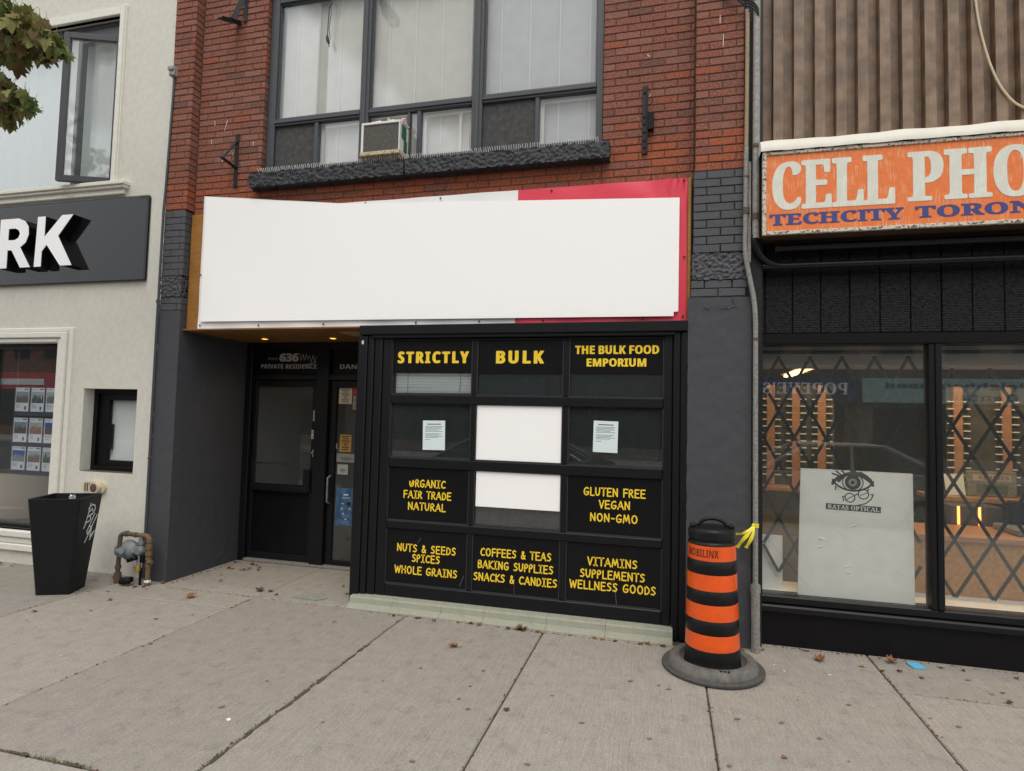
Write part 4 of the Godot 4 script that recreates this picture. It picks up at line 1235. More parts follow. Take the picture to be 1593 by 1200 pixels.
	vl.lathe(Transform3D(Basis(Vector3.RIGHT, Vector3.BACK, Vector3.DOWN), V(-5.69, 0.868, 0.0035)), [Vector2(0.045, 0.0), Vector2(0.040, 0.002), Vector2(0.0, 0.003)], 20)
	obj("louvre", vl, M.rust_pipe, VN)

# ------------------------------------------------------------------ optician's on the right
func build_right_building() -> void:
	var B := thing("optician_building", "brown sheet-metal clad building with charred black boards over an optician's window", "building", V(3.2, 0, -1.0))
	# brown ribbed sheet metal, in three sheets
	var edges := [0.722, 1.634, 2.546, 6.3]
	for s in 3:
		var b := MB.new()
		var x: float = edges[s]
		var P := []
		var k := 0
		while x < edges[s + 1] - 0.002:
			var x2 := minf(x + 0.076, edges[s + 1])
			var z := -0.090 if k % 2 else -0.158
			P.append([x + 0.002, z]); P.append([x2 - 0.002, z])
			x = x2; k += 1
		for i in P.size() - 1:
			var d := Vector2(P[i + 1][0] - P[i][0], P[i + 1][1] - P[i][1])
			b.quad(V(P[i][0], 3.74, P[i][1]), V(P[i + 1][0], 3.74, P[i + 1][1]), V(P[i + 1][0], 7.4, P[i + 1][1]), V(P[i][0], 7.4, P[i][1]), V(-d.y, 0, d.x))
		obj("siding_sheet", b, M.brown_metal, B)
	bx("wall", V(0.715, 2.335, -0.40), V(6.3, 7.4, -0.164), M.room_dark, B, 0)
	bx("edge_trim", V(0.700, 3.74, -0.40), V(0.7215, 7.4, -0.10), M.iron, B, 0.003)
	# charred boards
	var bxs := [0.716, 0.746, 0.949, 1.152, 1.355, 1.562, 1.768, 1.971, 2.168, 2.37, 2.575, 2.78, 2.985, 3.19, 3.4, 3.6, 3.8, 4.0]
	for i in bxs.size() - 1:
		bx("charred_board", V(bxs[i] + 0.0025, 2.408, -0.160), V(bxs[i + 1] - 0.0025, 3.22, -0.138 + rng.randf_range(-0.004, 0.004)), M.char, B, 0.004)
	bx("board_end", V(4.003, 2.408, -0.16), V(6.3, 3.22, -0.14), M.char, B, 0.004)
	# window: head, sill, mullions, glass
	bx("window_head", V(0.70, 2.322, -0.30), V(6.3, 2.404, -0.115), M.black_flat, B, 0.006)
	bx("sill_rail", V(0.70, 0.315, -0.30), V(6.3, 0.378, -0.130), M.black, B, 0.01)
	bx("sill_step", V(0.70, 0.252, -0.30), V(6.3, 0.312, -0.100), M.black, B, 0.012)
	bx("kick_wall", V(0.66, -0.05, -0.30), V(6.3, 0.249, -0.142), M.black_flat, B, 0.004)
	bx("jamb", V(0.665, 0.25, -0.30), V(0.735, 2.40, -0.150), M.black_flat, B, 0.004)
	bx("mullion", V(1.879, 0.378, -0.24), V(1.918, 2.322, -0.125), M.black, B, 0.006)
	bx("mullion", V(1.920, 0.378, -0.24), V(1.962, 2.322, -0.118), M.black, B, 0.006)
	bx("mullion", V(4.1, 0.378, -0.24), V(4.2, 2.322, -0.12), M.black, B, 0.006)
	for x in [[0.735, 1.879], [1.962, 4.1], [4.2, 6.3]]: pane2(B, x[0], x[1], 0.378, 2.322, -0.170)
	room(B, 0.70, 6.3, 0.10, 2.60, -7.6, -0.30, M.room_brown, [])
	bx("bulkhead", V(0.70, 2.18, -0.75), V(6.3, 2.60, -0.50), M.ceiling, B, 0.01)
	bx("head_track", V(0.74, 2.265, -0.33), V(6.3, 2.285, -0.31), M.gate, B, 0.003)
	bx("bulkhead_groove", V(0.70, 2.300, -0.498), V(6.3, 2.312, -0.492), M.gate, B, 0)
	bx("window_bed", V(0.735, 0.33, -0.62), V(6.3, 0.376, -0.24), M.white, B, 0.004)
	bx("roof", V(0.70, 7.4, -8.0), V(6.3, 7.6, -0.1), M.room_dark, B, 0)

# ------------------------------------------------------------------ signs
func build_signs() -> void:
	# banner over the black shopfront
	var N := thing("banner", "wide blank white banner with a red right end above the black shopfront", "banner", V(-2.2, 2.51, -0.06))
	var nz := noise(71, 0.9, 2)
	var cloth := func(x0: float, x1: float, left_rise: bool) -> MB:
		var b := MB.new()
		b.sheet(60, 16, func(s: float, t: float):
			var x := lerpf(x0, x1, s)
			var yt := 3.686
			if left_rise: yt = lerpf(3.862, 3.686, clampf((x + 4.566) / 1.55, 0.0, 1.0))
			var y := lerpf(2.506, yt, t)
			# pulled folds run in from the fixed corners and between the eyelets
			var e := minf(minf(t, 1.0 - t), 1.0)
			var fold := 0.0
			fold += sin((x * 2.2 + y * 3.1) * 5.0) * 0.0035 * exp(-e * 6.0)
			var r := Vector2(x - 0.12, y - 3.66)
			fold += sin(r.angle() * 22.0) * 0.010 * exp(-r.length() * 2.2) * (1.0 if not left_rise else 0.0)
			var q := Vector2(x + 1.28, y - 3.72)
			fold += nz.get_noise_2d(x * 0.8, y * 2.0) * 0.004
			return V(x, y, -0.058 + fold), Vector3.BACK)
		return b
	obj("white_cloth", cloth.call(-4.566, -1.280, true), M.banner_white, N)
	obj("red_cloth", cloth.call(-1.280, 0.146, false), M.banner_red, N)
	var f := MB.new()
	f.prism(Transform3D(Basis.IDENTITY, V(0, 0, -0.036)), PackedVector2Array([Vector2(-4.52, 2.575), Vector2(0.045, 2.545), Vector2(0.047, 2.580), Vector2(0.082, 2.582), Vector2(0.084, 3.516), Vector2(-3.02, 3.672), Vector2(-4.52, 3.838)]), -0.002, 0.002)
	obj("blank_field", f, M.blank, N)
	var ey := MB.new()
	for p in [[-4.53, 2.54], [-3.85, 2.53], [-3.14, 2.53], [-2.2, 2.53], [-1.6, 2.53], [-1.03, 2.53], [-0.2, 2.53], [0.118, 2.545], [0.125, 3.03], [0.118, 3.662], [-0.98, 3.655], [-2.0, 3.66], [-2.75, 3.665], [-4.553, 3.05]]:
		ey.lathe(Transform3D(Basis(Vector3.RIGHT, Vector3.BACK, Vector3.DOWN), V(p[0], p[1], -0.048)), [Vector2(0.009, 0.0), Vector2(0.008, 0.004), Vector2(0.0, 0.005)], 10)
	obj("eyelet", ey, M.iron, N).set_meta("kind", "stuff")

	# black panel with deep letters on the left building
	var S := thing("shop_sign", "long glossy black sign panel with deep white letters RK", "sign", V(-6.6, 3.0, -0.05))
	var pn := MB.new()
	pn.cbox(V(-10.5, 3.018, -0.074), V(-5.238, 3.920, -0.031), 0.012)
	obj("panel", pn, M.black_gloss, S)
	# R and K as cut shapes, 0..1 wide and high
	var Rp := PackedVector2Array([Vector2(0, 0), Vector2(0.27, 0), Vector2(0.27, 0.36), Vector2(0.40, 0.36), Vector2(0.70, 0), Vector2(1.0, 0), Vector2(0.66, 0.41), Vector2(0.82, 0.50), Vector2(0.90, 0.66), Vector2(0.88, 0.82), Vector2(0.76, 0.94), Vector2(0.56, 1.0), Vector2(0.0, 1.0), Vector2(0.0, 0.5001), Vector2(0.27, 0.5001), Vector2(0.27, 0.565), Vector2(0.27, 0.80), Vector2(0.48, 0.80), Vector2(0.59, 0.76), Vector2(0.63, 0.685), Vector2(0.59, 0.605), Vector2(0.48, 0.565), Vector2(0.2701, 0.565), Vector2(0.2701, 0.4999), Vector2(0.0, 0.4999)])
	var Kp := PackedVector2Array([Vector2(0, 0), Vector2(0.185, 0), Vector2(0.185, 0.30), Vector2(0.31, 0.43), Vector2(0.70, 0), Vector2(1.0, 0), Vector2(0.60, 0.59), Vector2(0.97, 1.0), Vector2(0.68, 1.0), Vector2(0.27, 0.62), Vector2(0.235, 0.58), Vector2(0.235, 1.0), Vector2(0.03, 1.0)])
	for e in [[Rp, -7.11, -6.652], [Kp, -6.595, -6.080]]:
		var sh := PackedVector2Array()
		for p in e[0]: sh.append(Vector2(lerpf(e[1], e[2], p.x), lerpf(3.184, 3.728, p.y)))
		var back := MB.new()
		back.prism(Transform3D.IDENTITY, sh, -0.031, 0.068)
		var L := obj("letter", back, M.black_side, S)
		var fc := MB.new()
		fc.prism(Transform3D.IDENTITY, sh, 0.0682, 0.073)
		obj("face", fc, M.letter_white, L)

	# orange box sign
	var O := thing("shop_sign", "weathered orange box sign reading CELL PHO over the optician's window", "sign", V(2.5, 3.1, 0.0))
	var zf := 0.15
	var fr := MB.new()
	fr.cbox(V(0.684, 3.112, zf - 0.012), V(0.712, 3.750, zf + 0.012), 0.004)
	fr.cbox(V(0.712, 3.112, zf - 0.012), V(5.2, 3.140, zf + 0.012), 0.004)
	fr.cbox(V(0.712, 3.724, zf - 0.012), V(5.2, 3.750, zf + 0.012), 0.004)
	obj("frame", fr, M.flake, O)
	var cp := MB.new()
	cp.sheet(120, 6, func(s: float, t: float): return V(lerpf(0.670, 5.2, s), lerpf(3.752, 3.842, t) + sin(s * 38.0) * 0.004 * t + sin(s * 97.0) * 0.002, zf + 0.024 + sin(s * 63.0) * 0.003 - t * t * 0.035), Vector3.BACK)
	cp.sheet(120, 2, func(s: float, t: float): return V(lerpf(0.670, 5.2, s), lerpf(3.842, 3.90, t) + sin(s * 38.0) * 0.004 + sin(s * 97.0) * 0.002, lerpf(zf - 0.011, -0.10, t) + sin(s * 63.0) * 0.003), V(0, 1, 0.3))
	cp.quad(V(0.670, 3.752, zf + 0.024), V(0.670, 3.842, zf - 0.011), V(0.670, 3.90, -0.10), V(0.670, 3.752, -0.10), Vector3.LEFT)
	obj("flashing", cp, M.flashing, O)
	bx("side", V(0.690, 3.122, -0.13), V(5.2, 3.75, zf - 0.0125), mat(Color(0.10, 0.05, 0.025), 0.8, {"tex": M.T.grain, "scale": 2.0}), O, 0.003)
	var face := bx("face", V(0.712, 3.140, zf - 0.008), V(5.2, 3.724, zf), M.orange_sign, O, 0)
	var Tf := Transform3D(Basis.IDENTITY, V(0, 0, zf))
	var t1 := MB.new()
	fat_in(t1, "CELL", serif, 0.753, 1.575, 3.300, 3.668, 0.010, 0.002, Tf); fat_in(t1, "PHONES", serif, 1.655, 3.16, 3.300, 3.668, 0.010, 0.002, Tf)
	obj("lettering", t1, M.sign_cream, face)
	var t2 := MB.new()
	fat_in(t2, "TECHCITY", serif, 0.735, 1.630, 3.185, 3.270, 0.004, 0.002, Tf); fat_in(t2, "TORONTO", serif, 1.700, 2.70, 3.185, 3.270, 0.004, 0.002, Tf)
	obj("lettering", t2, M.sign_blue, face)

# ------------------------------------------------------------------ things in and on the shops
func build_shop_things() -> void:
	# notices and blank posters in the shop windows
	var lt := mat(Color(0.80, 0.88, 0.88), 0.8, {"tex": letter_tex()})
	for e in [[-2.098, -1.888, 1.392, 1.652, "printed white notice taped in the shop window under STRICTLY", 0.02], [-0.585, -0.384, 1.428, 1.686, "printed white notice taped in the shop window under THE BULK FOOD", -0.015]]:
		var b := MB.new()
		var c := V((e[0] + e[1]) / 2, (e[2] + e[3]) / 2, -0.0495)
		var t := Transform3D(Basis.from_euler(V(0, 0, e[5])), c)
		b.quad(t * V((e[0] - e[1]) / 2, (e[2] - e[3]) / 2, 0), t * V((e[1] - e[0]) / 2, (e[2] - e[3]) / 2, 0), t * V((e[1] - e[0]) / 2, (e[3] - e[2]) / 2, 0), t * V((e[0] - e[1]) / 2, (e[3] - e[2]) / 2, 0), Vector3.BACK)
		tag(obj("notice", b, lt), e[4], "notice", "notices in the shopfront")
	tag(bx("blank_poster", V(-1.601, 1.322, -0.050), V(-0.842, 1.796, -0.046), M.blank, self, 0), "larger blank white poster filling the middle window pane", "poster", "blank posters in the shopfront")
	tag(bx("blank_poster", V(-1.588, 0.925, -0.050), V(-0.845, 1.226, -0.046), M.blank, self, 0), "smaller blank white poster beside ORGANIC FAIR TRADE panel", "poster", "blank posters in the shopfront")
	# venetian blind behind the first pane
	var V0 := thing("venetian_blind", "pale half-dropped venetian blind under the word STRICTLY", "blind", V(-2.03, 1.9, -0.10))
	for k in 7:
		var b := MB.new()
		var y := 1.905 + k * 0.026 + (0.0 if k else 0.004)
		b.boxt(Transform3D(Basis.from_euler(V(0.42, 0, 0.006 if k < 2 else 0.0)), V(-2.02, y, -0.082)), V(0.735, 0.026, 0.0015))
		obj("slat", b, M.blind, V0)
	bx("head_rail", V(-2.39, 2.08, -0.100), V(-1.655, 2.11, -0.070), M.blind, V0, 0.003)
	for x in [-2.27, -1.77]: bx("cord", V(x, 1.89, -0.072), V(x + 0.003, 2.08, -0.070), M.iron, V0, 0)
	# dim shelves inside the food shop
	for e in [[-2.45, -1.75, -1.6, "dark shelving inside the food shop behind the first window"], [-0.7, -0.05, -1.4, "dark shelving inside the food shop behind the right window"], [-1.55, -0.95, -2.6, "dark shelving at the back of the food shop"]]:
		var s := thing("shelf_unit", e[3], "shelf", V((e[0] + e[1]) / 2, 0.1, e[2]), "shelves inside the food shop")
		for y in [0.5, 0.9, 1.3, 1.7]: bx("shelf", V(e[0], y, e[2] - 0.3), V(e[1], y + 0.03, e[2]), M.room_brown, s, 0.003)
		for x in [e[0], e[1] - 0.03]: bx("upright", V(x, 0.1, e[2] - 0.3), V(x + 0.028, 2.0, e[2] + 0.002), M.iron, s, 0.003)
	# curtains upstairs
	for e in [[-3.84, -2.87, -0.262, 0, "cream sheet hung behind the left upstairs window pane"], [-2.85, -1.72, -0.268, 0, "cream sheet hung behind the middle upstairs window pane"], [-1.70, -0.60, -0.262, 1, "bluish white sheet hung behind the right upstairs window pane"]]:
		var C := thing("curtain", e[4], "curtain", V((e[0] + e[1]) / 2, 4.1, e[2]), "curtains behind the upstairs window")
		var b := MB.new()
		b.sheet(60, 4, func(s: float, t: float): return V(lerpf(e[0], e[1], s), lerpf(4.06, 5.95, t), e[2] + sin(s * 26.0 + e[0]) * 0.004 + sin(s * 9.0) * 0.004), Vector3.BACK)
		obj("cloth", b, M.curtain_blue if e[3] else M.curtain, C)
		var sm := MB.new()
		for k in 4:
			var x := lerpf(e[0], e[1], 0.16 + 0.25 * k)
			sm.box(V(x, 4.06, e[2] + 0.014), V(x + 0.008, 5.94, e[2] + 0.017))
		obj("seam", sm, M.seam, C)
	var Dr := thing("curtain", "pale drape hung behind the open casement of the left building", "curtain", V(-7.2, 4.1, -0.28))
	var db := MB.new()
	db.sheet(140, 3, func(s: float, t: float): return V(lerpf(-8.58, -5.80, s), lerpf(4.09, 5.94, t), -0.29 + sin(s * 70.0) * 0.018 + sin(s * 23.0) * 0.012), Vector3.BACK)
	obj("cloth", db, mat(Color(0.70, 0.78, 0.77), 0.9, {"back": Color(0.2, 0.2, 0.2)}), Dr)
	# loose wire hung down the left pane
	var wr := MB.new()
	wr.tube([V(-3.29, 5.84, -0.14), V(-3.27, 5.78, -0.12), V(-3.225, 5.73, -0.12), V(-3.27, 5.70, -0.13), V(-3.28, 5.55, -0.135), V(-3.285, 5.40, -0.14), V(-3.26, 5.30, -0.14)], 0.004, 6)
	wr.tube([V(-3.27, 5.80, -0.14), V(-3.25, 5.65, -0.135), V(-3.265, 5.48, -0.13), V(-3.25, 5.38, -0.14)], 0.003, 6)
	wr.tube([V(-3.285, 5.41, -0.135), V(-3.27, 5.36, -0.13), V(-3.26, 5.33, -0.135)], [0.012, 0.018, 0.008], 8)
	tag(obj("loose_wire", wr, M.iron), "loose black wire dangling in front of the left upstairs pane", "wire")
	# air conditioner
	var A := thing("air_conditioner", "rusty white window air conditioner resting on the dark stone sill", "air conditioner", V(-2.6, 4.06, -0.05))
	var ab := MB.new()
	var x0 := -2.775; var x1 := -2.385; var y0 := 4.085; var y1 := 4.392; var z1 := 0.03
	ab.cbox(V(x0, y1 - 0.022, z1 - 0.02), V(x1, y1, z1 + 0.004), 0.003)
	ab.cbox(V(x0, y0 + 0.028, z1 - 0.02), V(x0 + 0.022, y1 - 0.022, z1 + 0.004), 0.003)
	ab.cbox(V(x1 - 0.012, y0 + 0.028, z1 - 0.02), V(x1, y1 - 0.022, z1 + 0.004), 0.003)
	ab.cbox(V(x0 + 0.004, y0 + 0.03, -0.32), V(x1 - 0.004, y1 - 0.002, z1 - 0.021), 0.004)
	obj("case", ab, M.ac_white, A)
	bx("tray", V(x0 - 0.006, y0 - 0.008, -0.22), V(x1 + 0.004, y0 + 0.028, z1 + 0.012), M.ac_rust, A, 0.004)
	var gr := bx("grille", V(x0 + 0.022, y0 + 0.028, z1 - 0.020), V(x1 - 0.012, y1 - 0.022, z1 - 0.008), M.ac_grille, A, 0)
	var fin := MB.new()
	for k in 24: fin.box(V(x0 + 0.026 + k * 0.0145, y0 + 0.03, z1 - 0.008), V(x0 + 0.030 + k * 0.0145, y1 - 0.024, z1 - 0.003))
	obj("fin", fin, M.ac_grille, gr).set_meta("kind", "stuff")
	var gp := MB.new()
	gp.cbox(V(x1 - 0.003, y0 + 0.16, -0.10), V(x1 + 0.006, y1 - 0.02, -0.01), 0.003)
	gp.cbox(V(x1 - 0.003, y0 + 0.05, -0.12), V(x1 + 0.005, y0 + 0.16, -0.06), 0.003)
	obj("green_tape", gp, M.ac_green, A)
	var stf := MB.new()
	var na := noise(73, 0.08, 2)
	stf.rough(V(-2.72, y1 + 0.004, -0.20), V(-2.39, y1 + 0.075, -0.06), 0.03, 0.012, na)
	obj("stuffed_rag", stf, M.cloth, A)
	# bird spikes along the sill
	var Bs := thing("bird_spikes", "strip of pale bird spikes along the dark stone sill", "spikes", V(-2.27, 4.03, -0.02))
	bx("strip", V(-3.90, 4.027, -0.045), V(-0.575, 4.033, -0.012), M.galv, Bs, 0.002)
	var sp := MB.new()
	var xx := -3.90
	while xx < -0.575:
		var tilt := rng.randf_range(-0.006, 0.006)
		sp.bar(V(xx, 4.030, -0.02), V(xx + tilt, 4.070, 0.004), 0.005, 0.005)
		xx += 0.021
	obj("spike", sp, M.peg, Bs).set_meta("kind", "stuff")
	# iron brackets left from an old sign
	var b1 := thing("iron_bracket", "triangular dark iron bracket left of the window sill", "bracket", V(-4.235, 3.94, -0.1), "iron brackets on the brick wall")
	bx("wall_bar", V(-4.255, 3.94, -0.098), V(-4.215, 4.49, -0.085), M.iron, b1, 0.003)
	var q := MB.new(); q.bar(V(-4.235, 4.142, -0.09), V(-4.235, 4.165, 0.115), 0.036, 0.012, Vector3.UP); obj("arm", q, M.iron, b1)
	q = MB.new(); q.bar(V(-4.235, 4.42, -0.088), V(-4.235, 4.165, 0.100), 0.030, 0.010, V(0, 1, 1)); obj("strut", q, M.iron, b1)
	var b2 := thing("iron_bracket", "dark iron angle bracket high up at the top edge above the banner's left end", "bracket", V(-4.25, 5.5, -0.1), "iron brackets on the brick wall")
	q = MB.new(); q.bar(V(-4.29, 5.665, -0.095), V(-4.29, 5.545, 0.165), 0.055, 0.012, Vector3.UP); obj("arm", q, M.iron, b2)
	q = MB.new(); q.bar(V(-4.262, 5.66, -0.09), V(-4.262, 5.54, 0.16), 0.045, 0.010, Vector3.RIGHT); obj("arm_flange", q, M.iron, b2)
	q = MB.new(); q.bar(V(-4.25, 5.62, 0.03), V(-4.20, 6.02, -0.09), 0.050, 0.012, V(1, 0, 1)); obj("strut", q, M.iron, b2)
	bx("wall_bar", V(-4.23, 5.66, -0.098), V(-4.19, 6.25, -0.086), M.iron, b2, 0.003)
	var b3 := thing("iron_bracket", "straight dark iron bracket bar to the right of the upstairs window", "bracket", V(-0.2, 3.92, -0.1), "iron brackets on the brick wall")
	bx("wall_bar", V(-0.225, 3.925, -0.098), V(-0.178, 4.512, -0.080), M.iron, b3, 0.003)
	bx("bar_edge", V(-0.186, 3.925, -0.080), V(-0.178, 4.512, -0.055), M.iron, b3, 0.002)
	bx("plate", V(-0.176, 4.118, -0.098), V(-0.128, 4.262, -0.045), M.black_side, b3, 0.003)
	q = MB.new()
	for y in [3.98, 4.04, 4.11, 4.18, 4.24, 4.45]: q.lathe(Transform3D(Basis(Vector3.RIGHT, Vector3.BACK, Vector3.DOWN), V(-0.206, y, -0.080)), [Vector2(0.010, 0), Vector2(0.009, 0.006), Vector2(0, 0.007)], 8)
	obj("bolt", q, M.black_side, b3).set_meta("kind", "stuff")

	# foam board with the optician's logo, just inside the glass
	var F := thing("foam_board", "large white foam board with black eye logo leaning inside the optician's window", "board", V(1.4, 0.376, -0.23))
	var fb := MB.new()
	fb.prism(Transform3D(Basis.IDENTITY, V(0, 0, -0.235)), PackedVector2Array([Vector2(1.002, 0.377), Vector2(1.806, 0.377), Vector2(1.799, 1.347), Vector2(1.024, 1.355)]), 0.0, 0.010)
	obj("board", fb, M.foam, F)
	var lg := MB.new()
	var tl := Transform3D(Basis.from_euler(V(0, 0, -0.02)), V(1.392, 1.262, -0.2248))
	var arc := func(cx: float, cy: float, rx: float, ry: float, a0: float, a1: float, nn: int) -> Array:
		var p := []
		for i in nn + 1:
			var a := deg_to_rad(lerpf(a0, a1, float(i) / nn))
			p.append(Vector2(cx + rx * cos(a), cy + ry * sin(a)))
		return p
	stroke(lg, tl, arc.call(0, -0.045, 0.145, 0.105, 18, 165, 18), 0.011)
	stroke(lg, tl, arc.call(0.01, -0.052, 0.125, 0.122, 40, 150, 14), 0.014)
	stroke(lg, tl, arc.call(0, 0.052, 0.150, 0.115, 200, 340, 18), 0.007)
	stroke(lg, tl, [Vector2(-0.138, -0.0), Vector2(-0.10, 0.035)], 0.009)
	stroke(lg, tl, [Vector2(0.138, -0.0), Vector2(0.125, 0.03), Vector2(0.09, 0.06), Vector2(0.05, 0.082)], 0.005)
	for e in [[-0.10, 0.045, -0.145, 0.06], [-0.085, 0.055, -0.115, 0.078], [-0.06, 0.066, -0.075, 0.082]]: stroke(lg, tl, [Vector2(e[0], e[1]), Vector2(e[2], e[3])], 0.006)
	stroke(lg, tl, arc.call(0, 0.0, 0.043, 0.043, 0, 360, 20), 0.013)
	stroke(lg, tl, arc.call(0, 0.0, 0.071, 0.066, 120, 235, 12), 0.004)
	stroke(lg, tl, arc.call(0, 0.0, 0.071, 0.066, -55, 60, 12), 0.004)
	stroke(lg, tl, arc.call(0, 0.0, 0.008, 0.008, 0, 360, 8), 0.008)
	for k in 12:
		var a := TAU * k / 12.0
		stroke(lg, tl, [Vector2(cos(a), sin(a)) * 0.020, Vector2(cos(a + 0.2), sin(a + 0.2)) * 0.030], 0.0035)
	stroke(lg, tl, [Vector2(0.0, 0.05), Vector2(0.0, 0.085)], 0.02)
	stroke(lg, tl, arc.call(-0.018, -0.118, 0.034, 0.034, 0, 360, 18), 0.004)
	stroke(lg, tl, arc.call(0.075, -0.085, 0.036, 0.036, 0, 360, 18), 0.004)
	stroke(lg, tl, [Vector2(0.012, -0.102), Vector2(0.028, -0.088), Vector2(0.042, -0.088)], 0.004)
	stroke(lg, tl, [Vector2(-0.05, -0.108), Vector2(-0.068, -0.112), Vector2(-0.062, -0.145)], 0.004)
	stroke(lg, tl, [Vector2(0.10, -0.06), Vector2(0.11, -0.045)], 0.005)
	stroke(lg, tl, [Vector2(-0.042, -0.135), Vector2(0.0, -0.105)], 0.003)
	stroke(lg, tl, [Vector2(0.055, -0.095), Vector2(0.105, -0.072)], 0.003)
	stroke(lg, tl, [Vector2(0.125, -0.085), Vector2(0.142, -0.083), Vector2(0.128, -0.12), Vector2(0.09, -0.155), Vector2(0.03, -0.175)], 0.004)
	text_in(lg, "E", serif, -0.128, -0.098, -0.065, -0.033, 0.001, tl)
	lg.prism(tl, PackedVector2Array([Vector2(-0.185, -0.218), Vector2(0.195, -0.218), Vector2(0.195, -0.172), Vector2(-0.185, -0.172)]), 0.0, 0.0012)
	obj("eye_logo", lg, M.ink, F)
	var nm := MB.new()
	text_in(nm, "RATAS OPTICAL", serif, -0.172, 0.184, -0.211, -0.180, 0.0006, tl * Transform3D(Basis.IDENTITY, V(0, 0, 0.0013)))
	obj("name", nm, M.foam, F)
	var chp := MB.new()
	for e in [[1.39, 0.93, 0.05], [1.18, 0.815, 0.07], [1.165, 0.755, 0.04], [1.355, 0.62, 0.045], [1.36, 0.575, 0.03]]:
		chp.boxt(Transform3D(Basis.from_euler(V(0.5, 0.2, rng.randf_range(-0.6, 0.6))), V(e[0], e[1], -0.222)), V(e[2], 0.016, 0.004))
	obj("torn_paper", chp, M.blank, F).set_meta("kind", "stuff")
	tag(bx("white_panel", V(0.76, 0.377, -0.36), V(0.915, 0.80, -0.35), M.foam, self, 0.002), "small white panel leaning inside the optician's window beside the downpipe", "panel")

	# folding security gates
	gate("folding scissor gate behind the optician's window next to the foam board", 0.765, 1.875, 2.238, 0.52, 0.232, 0.878)
	gate("folding scissor gate behind the optician's right hand window", 1.975, 3.40, 2.145, 0.440, 0.2465, 2.099)

	# frames racks, shelf, counter
	rack("tall wooden rack with white pegs behind the foam board", 1.01, 3, 0.242, -1.80, 1.07, 2.10)
	rack("wooden rack with white pegs inside the right hand window", 2.70, 3, 0.40, -1.80, 1.07, 2.10)
	tag(bx("wall_shelf", V(0.95, 1.025, -2.0), V(1.75, 1.065, -1.60), M.counter, self, 0.004), "wooden shelf below the peg rack on the left", "shelf")
	tag(bx("wall_shelf", V(2.45, 1.015, -2.0), V(4.6, 1.060, -1.55), M.counter, self, 0.004), "long wooden shelf in the right hand window under the display boxes", "shelf")
	var K := thing("counter", "plywood fronted counter inside the optician's right hand window", "counter", V(2.9, 0.1, -0.8))
	bx("front", V(1.30, 0.10, -0.66), V(5.2, 0.80, -0.63), M.counter, K, 0.003)
	bx("counter_top", V(1.28, 0.80, -1.25), V(5.22, 0.845, -0.60), M.rack_wood, K, 0.006)
	bx("end_panel", V(1.26, 0.10, -1.24), V(1.299, 0.80, -0.63), M.counter, K, 0.003)
	var P := thing("sign_plaque", "small framed plaque reading GLASSES on the long wooden shelf", "plaque", V(2.95, 1.06, -1.7))
	var pf := bx("board", V(2.76, 1.062, -1.72), V(3.17, 1.30, -1.69), mat(Color(0.33, 0.33, 0.26), 0.7, {"tex": M.T.grain, "scale": 3.0}), P, 0.02)
	bx("name_band", V(2.81, 1.21, -1.689), V(3.12, 1.27, -1.687), mat(Color(0.45, 0.40, 0.28), 0.7), pf, 0)
	var tx := MB.new(); text_in(tx, "GLASSES", serif, 2.86, 3.10, 1.222, 1.26, 0.002, Transform3D(Basis.IDENTITY, V(0, 0, -1.6865))); obj("lettering", tx, mat(Color(0.15, 0.02, 0.02), 0.7), pf)
	bx("picture_band", V(2.84, 1.09, -1.689), V(3.09, 1.18, -1.687), mat(Color(0.16, 0.20, 0.12), 0.7, {"tex": M.T.grain, "scale": 8.0}), pf, 0)
	var pp := MB.new(); pp.boxt(Transform3D(Basis.from_euler(V(-0.15, 0, 0.05)), V(2.65, 1.165, -1.66)), V(0.16, 0.20, 0.002))
	tag(obj("leaning_sheet", pp, M.paper), "white sheet of paper leaning beside the GLASSES plaque", "paper")
	var X := thing("lit_cabinet", "dark cabinet with two glowing amber strips under the long shelf", "cabinet", V(2.7, 0.845, -1.5))
	bx("case", V(2.45, 0.845, -1.60), V(2.85, 1.012, -1.25), M.room_dark, X, 0.004)
	for x in [2.50, 2.66]:
		bx("light_strip", V(x, 0.85, -1.248), V(x + 0.018, 1.01, -1.240), glow(Color(1.0, 0.55, 0.16), 2.2), X, 0)
	var lb := thing("light_post", "upright amber light strip beside the right hand peg rack", "light", V(2.55, 1.06, -1.75))
	bx("light_strip", V(2.545, 1.10, -1.76), V(2.558, 1.60, -1.75), glow(Color(1.0, 0.55, 0.16), 1.8), lb, 0)
	bx("backing", V(2.535, 1.062, -1.775), V(2.568, 1.62, -1.7605), M.iron, lb, 0)
	var cr := thing("cash_register", "grey cash register on the counter at the right edge", "register", V(2.95, 0.845, -1.0))
	bx("drawer", V(2.72, 0.846, -1.15), V(3.25, 0.90, -0.75), M.meter_grey, cr, 0.01)
	bx("screen", V(2.80, 0.902, -1.10), V(3.25, 1.10, -1.05), M.black_flat, cr, 0.01)
	# ceiling lamp
	var Lm := thing("ceiling_lamp", "lit fluorescent ceiling lamp at the back of the optician's shop", "lamp", V(2.0, 2.52, -5.0))
	bx("housing", V(1.90, 2.545, -6.3), V(2.12, 2.598, -3.6), M.white, Lm, 0.004)
	bx("tube", V(1.955, 2.505, -6.25), V(2.065, 2.543, -3.65), glow(Color(1.0, 0.82, 0.50), 3.0), Lm, 0.01)
	var al := AreaLight3D.new()
	al.name = "ceiling_lamp_light"; al.area_size = Vector2(0.2, 2.6); al.light_energy = 2.0; al.light_color = Color(1.0, 0.86, 0.62); al.shadow_enabled = true; al.area_range = 9
	add_child(al); al.position = V(2.01, 2.50, -4.95); al.rotation_degrees = V(-90, 0, 0)

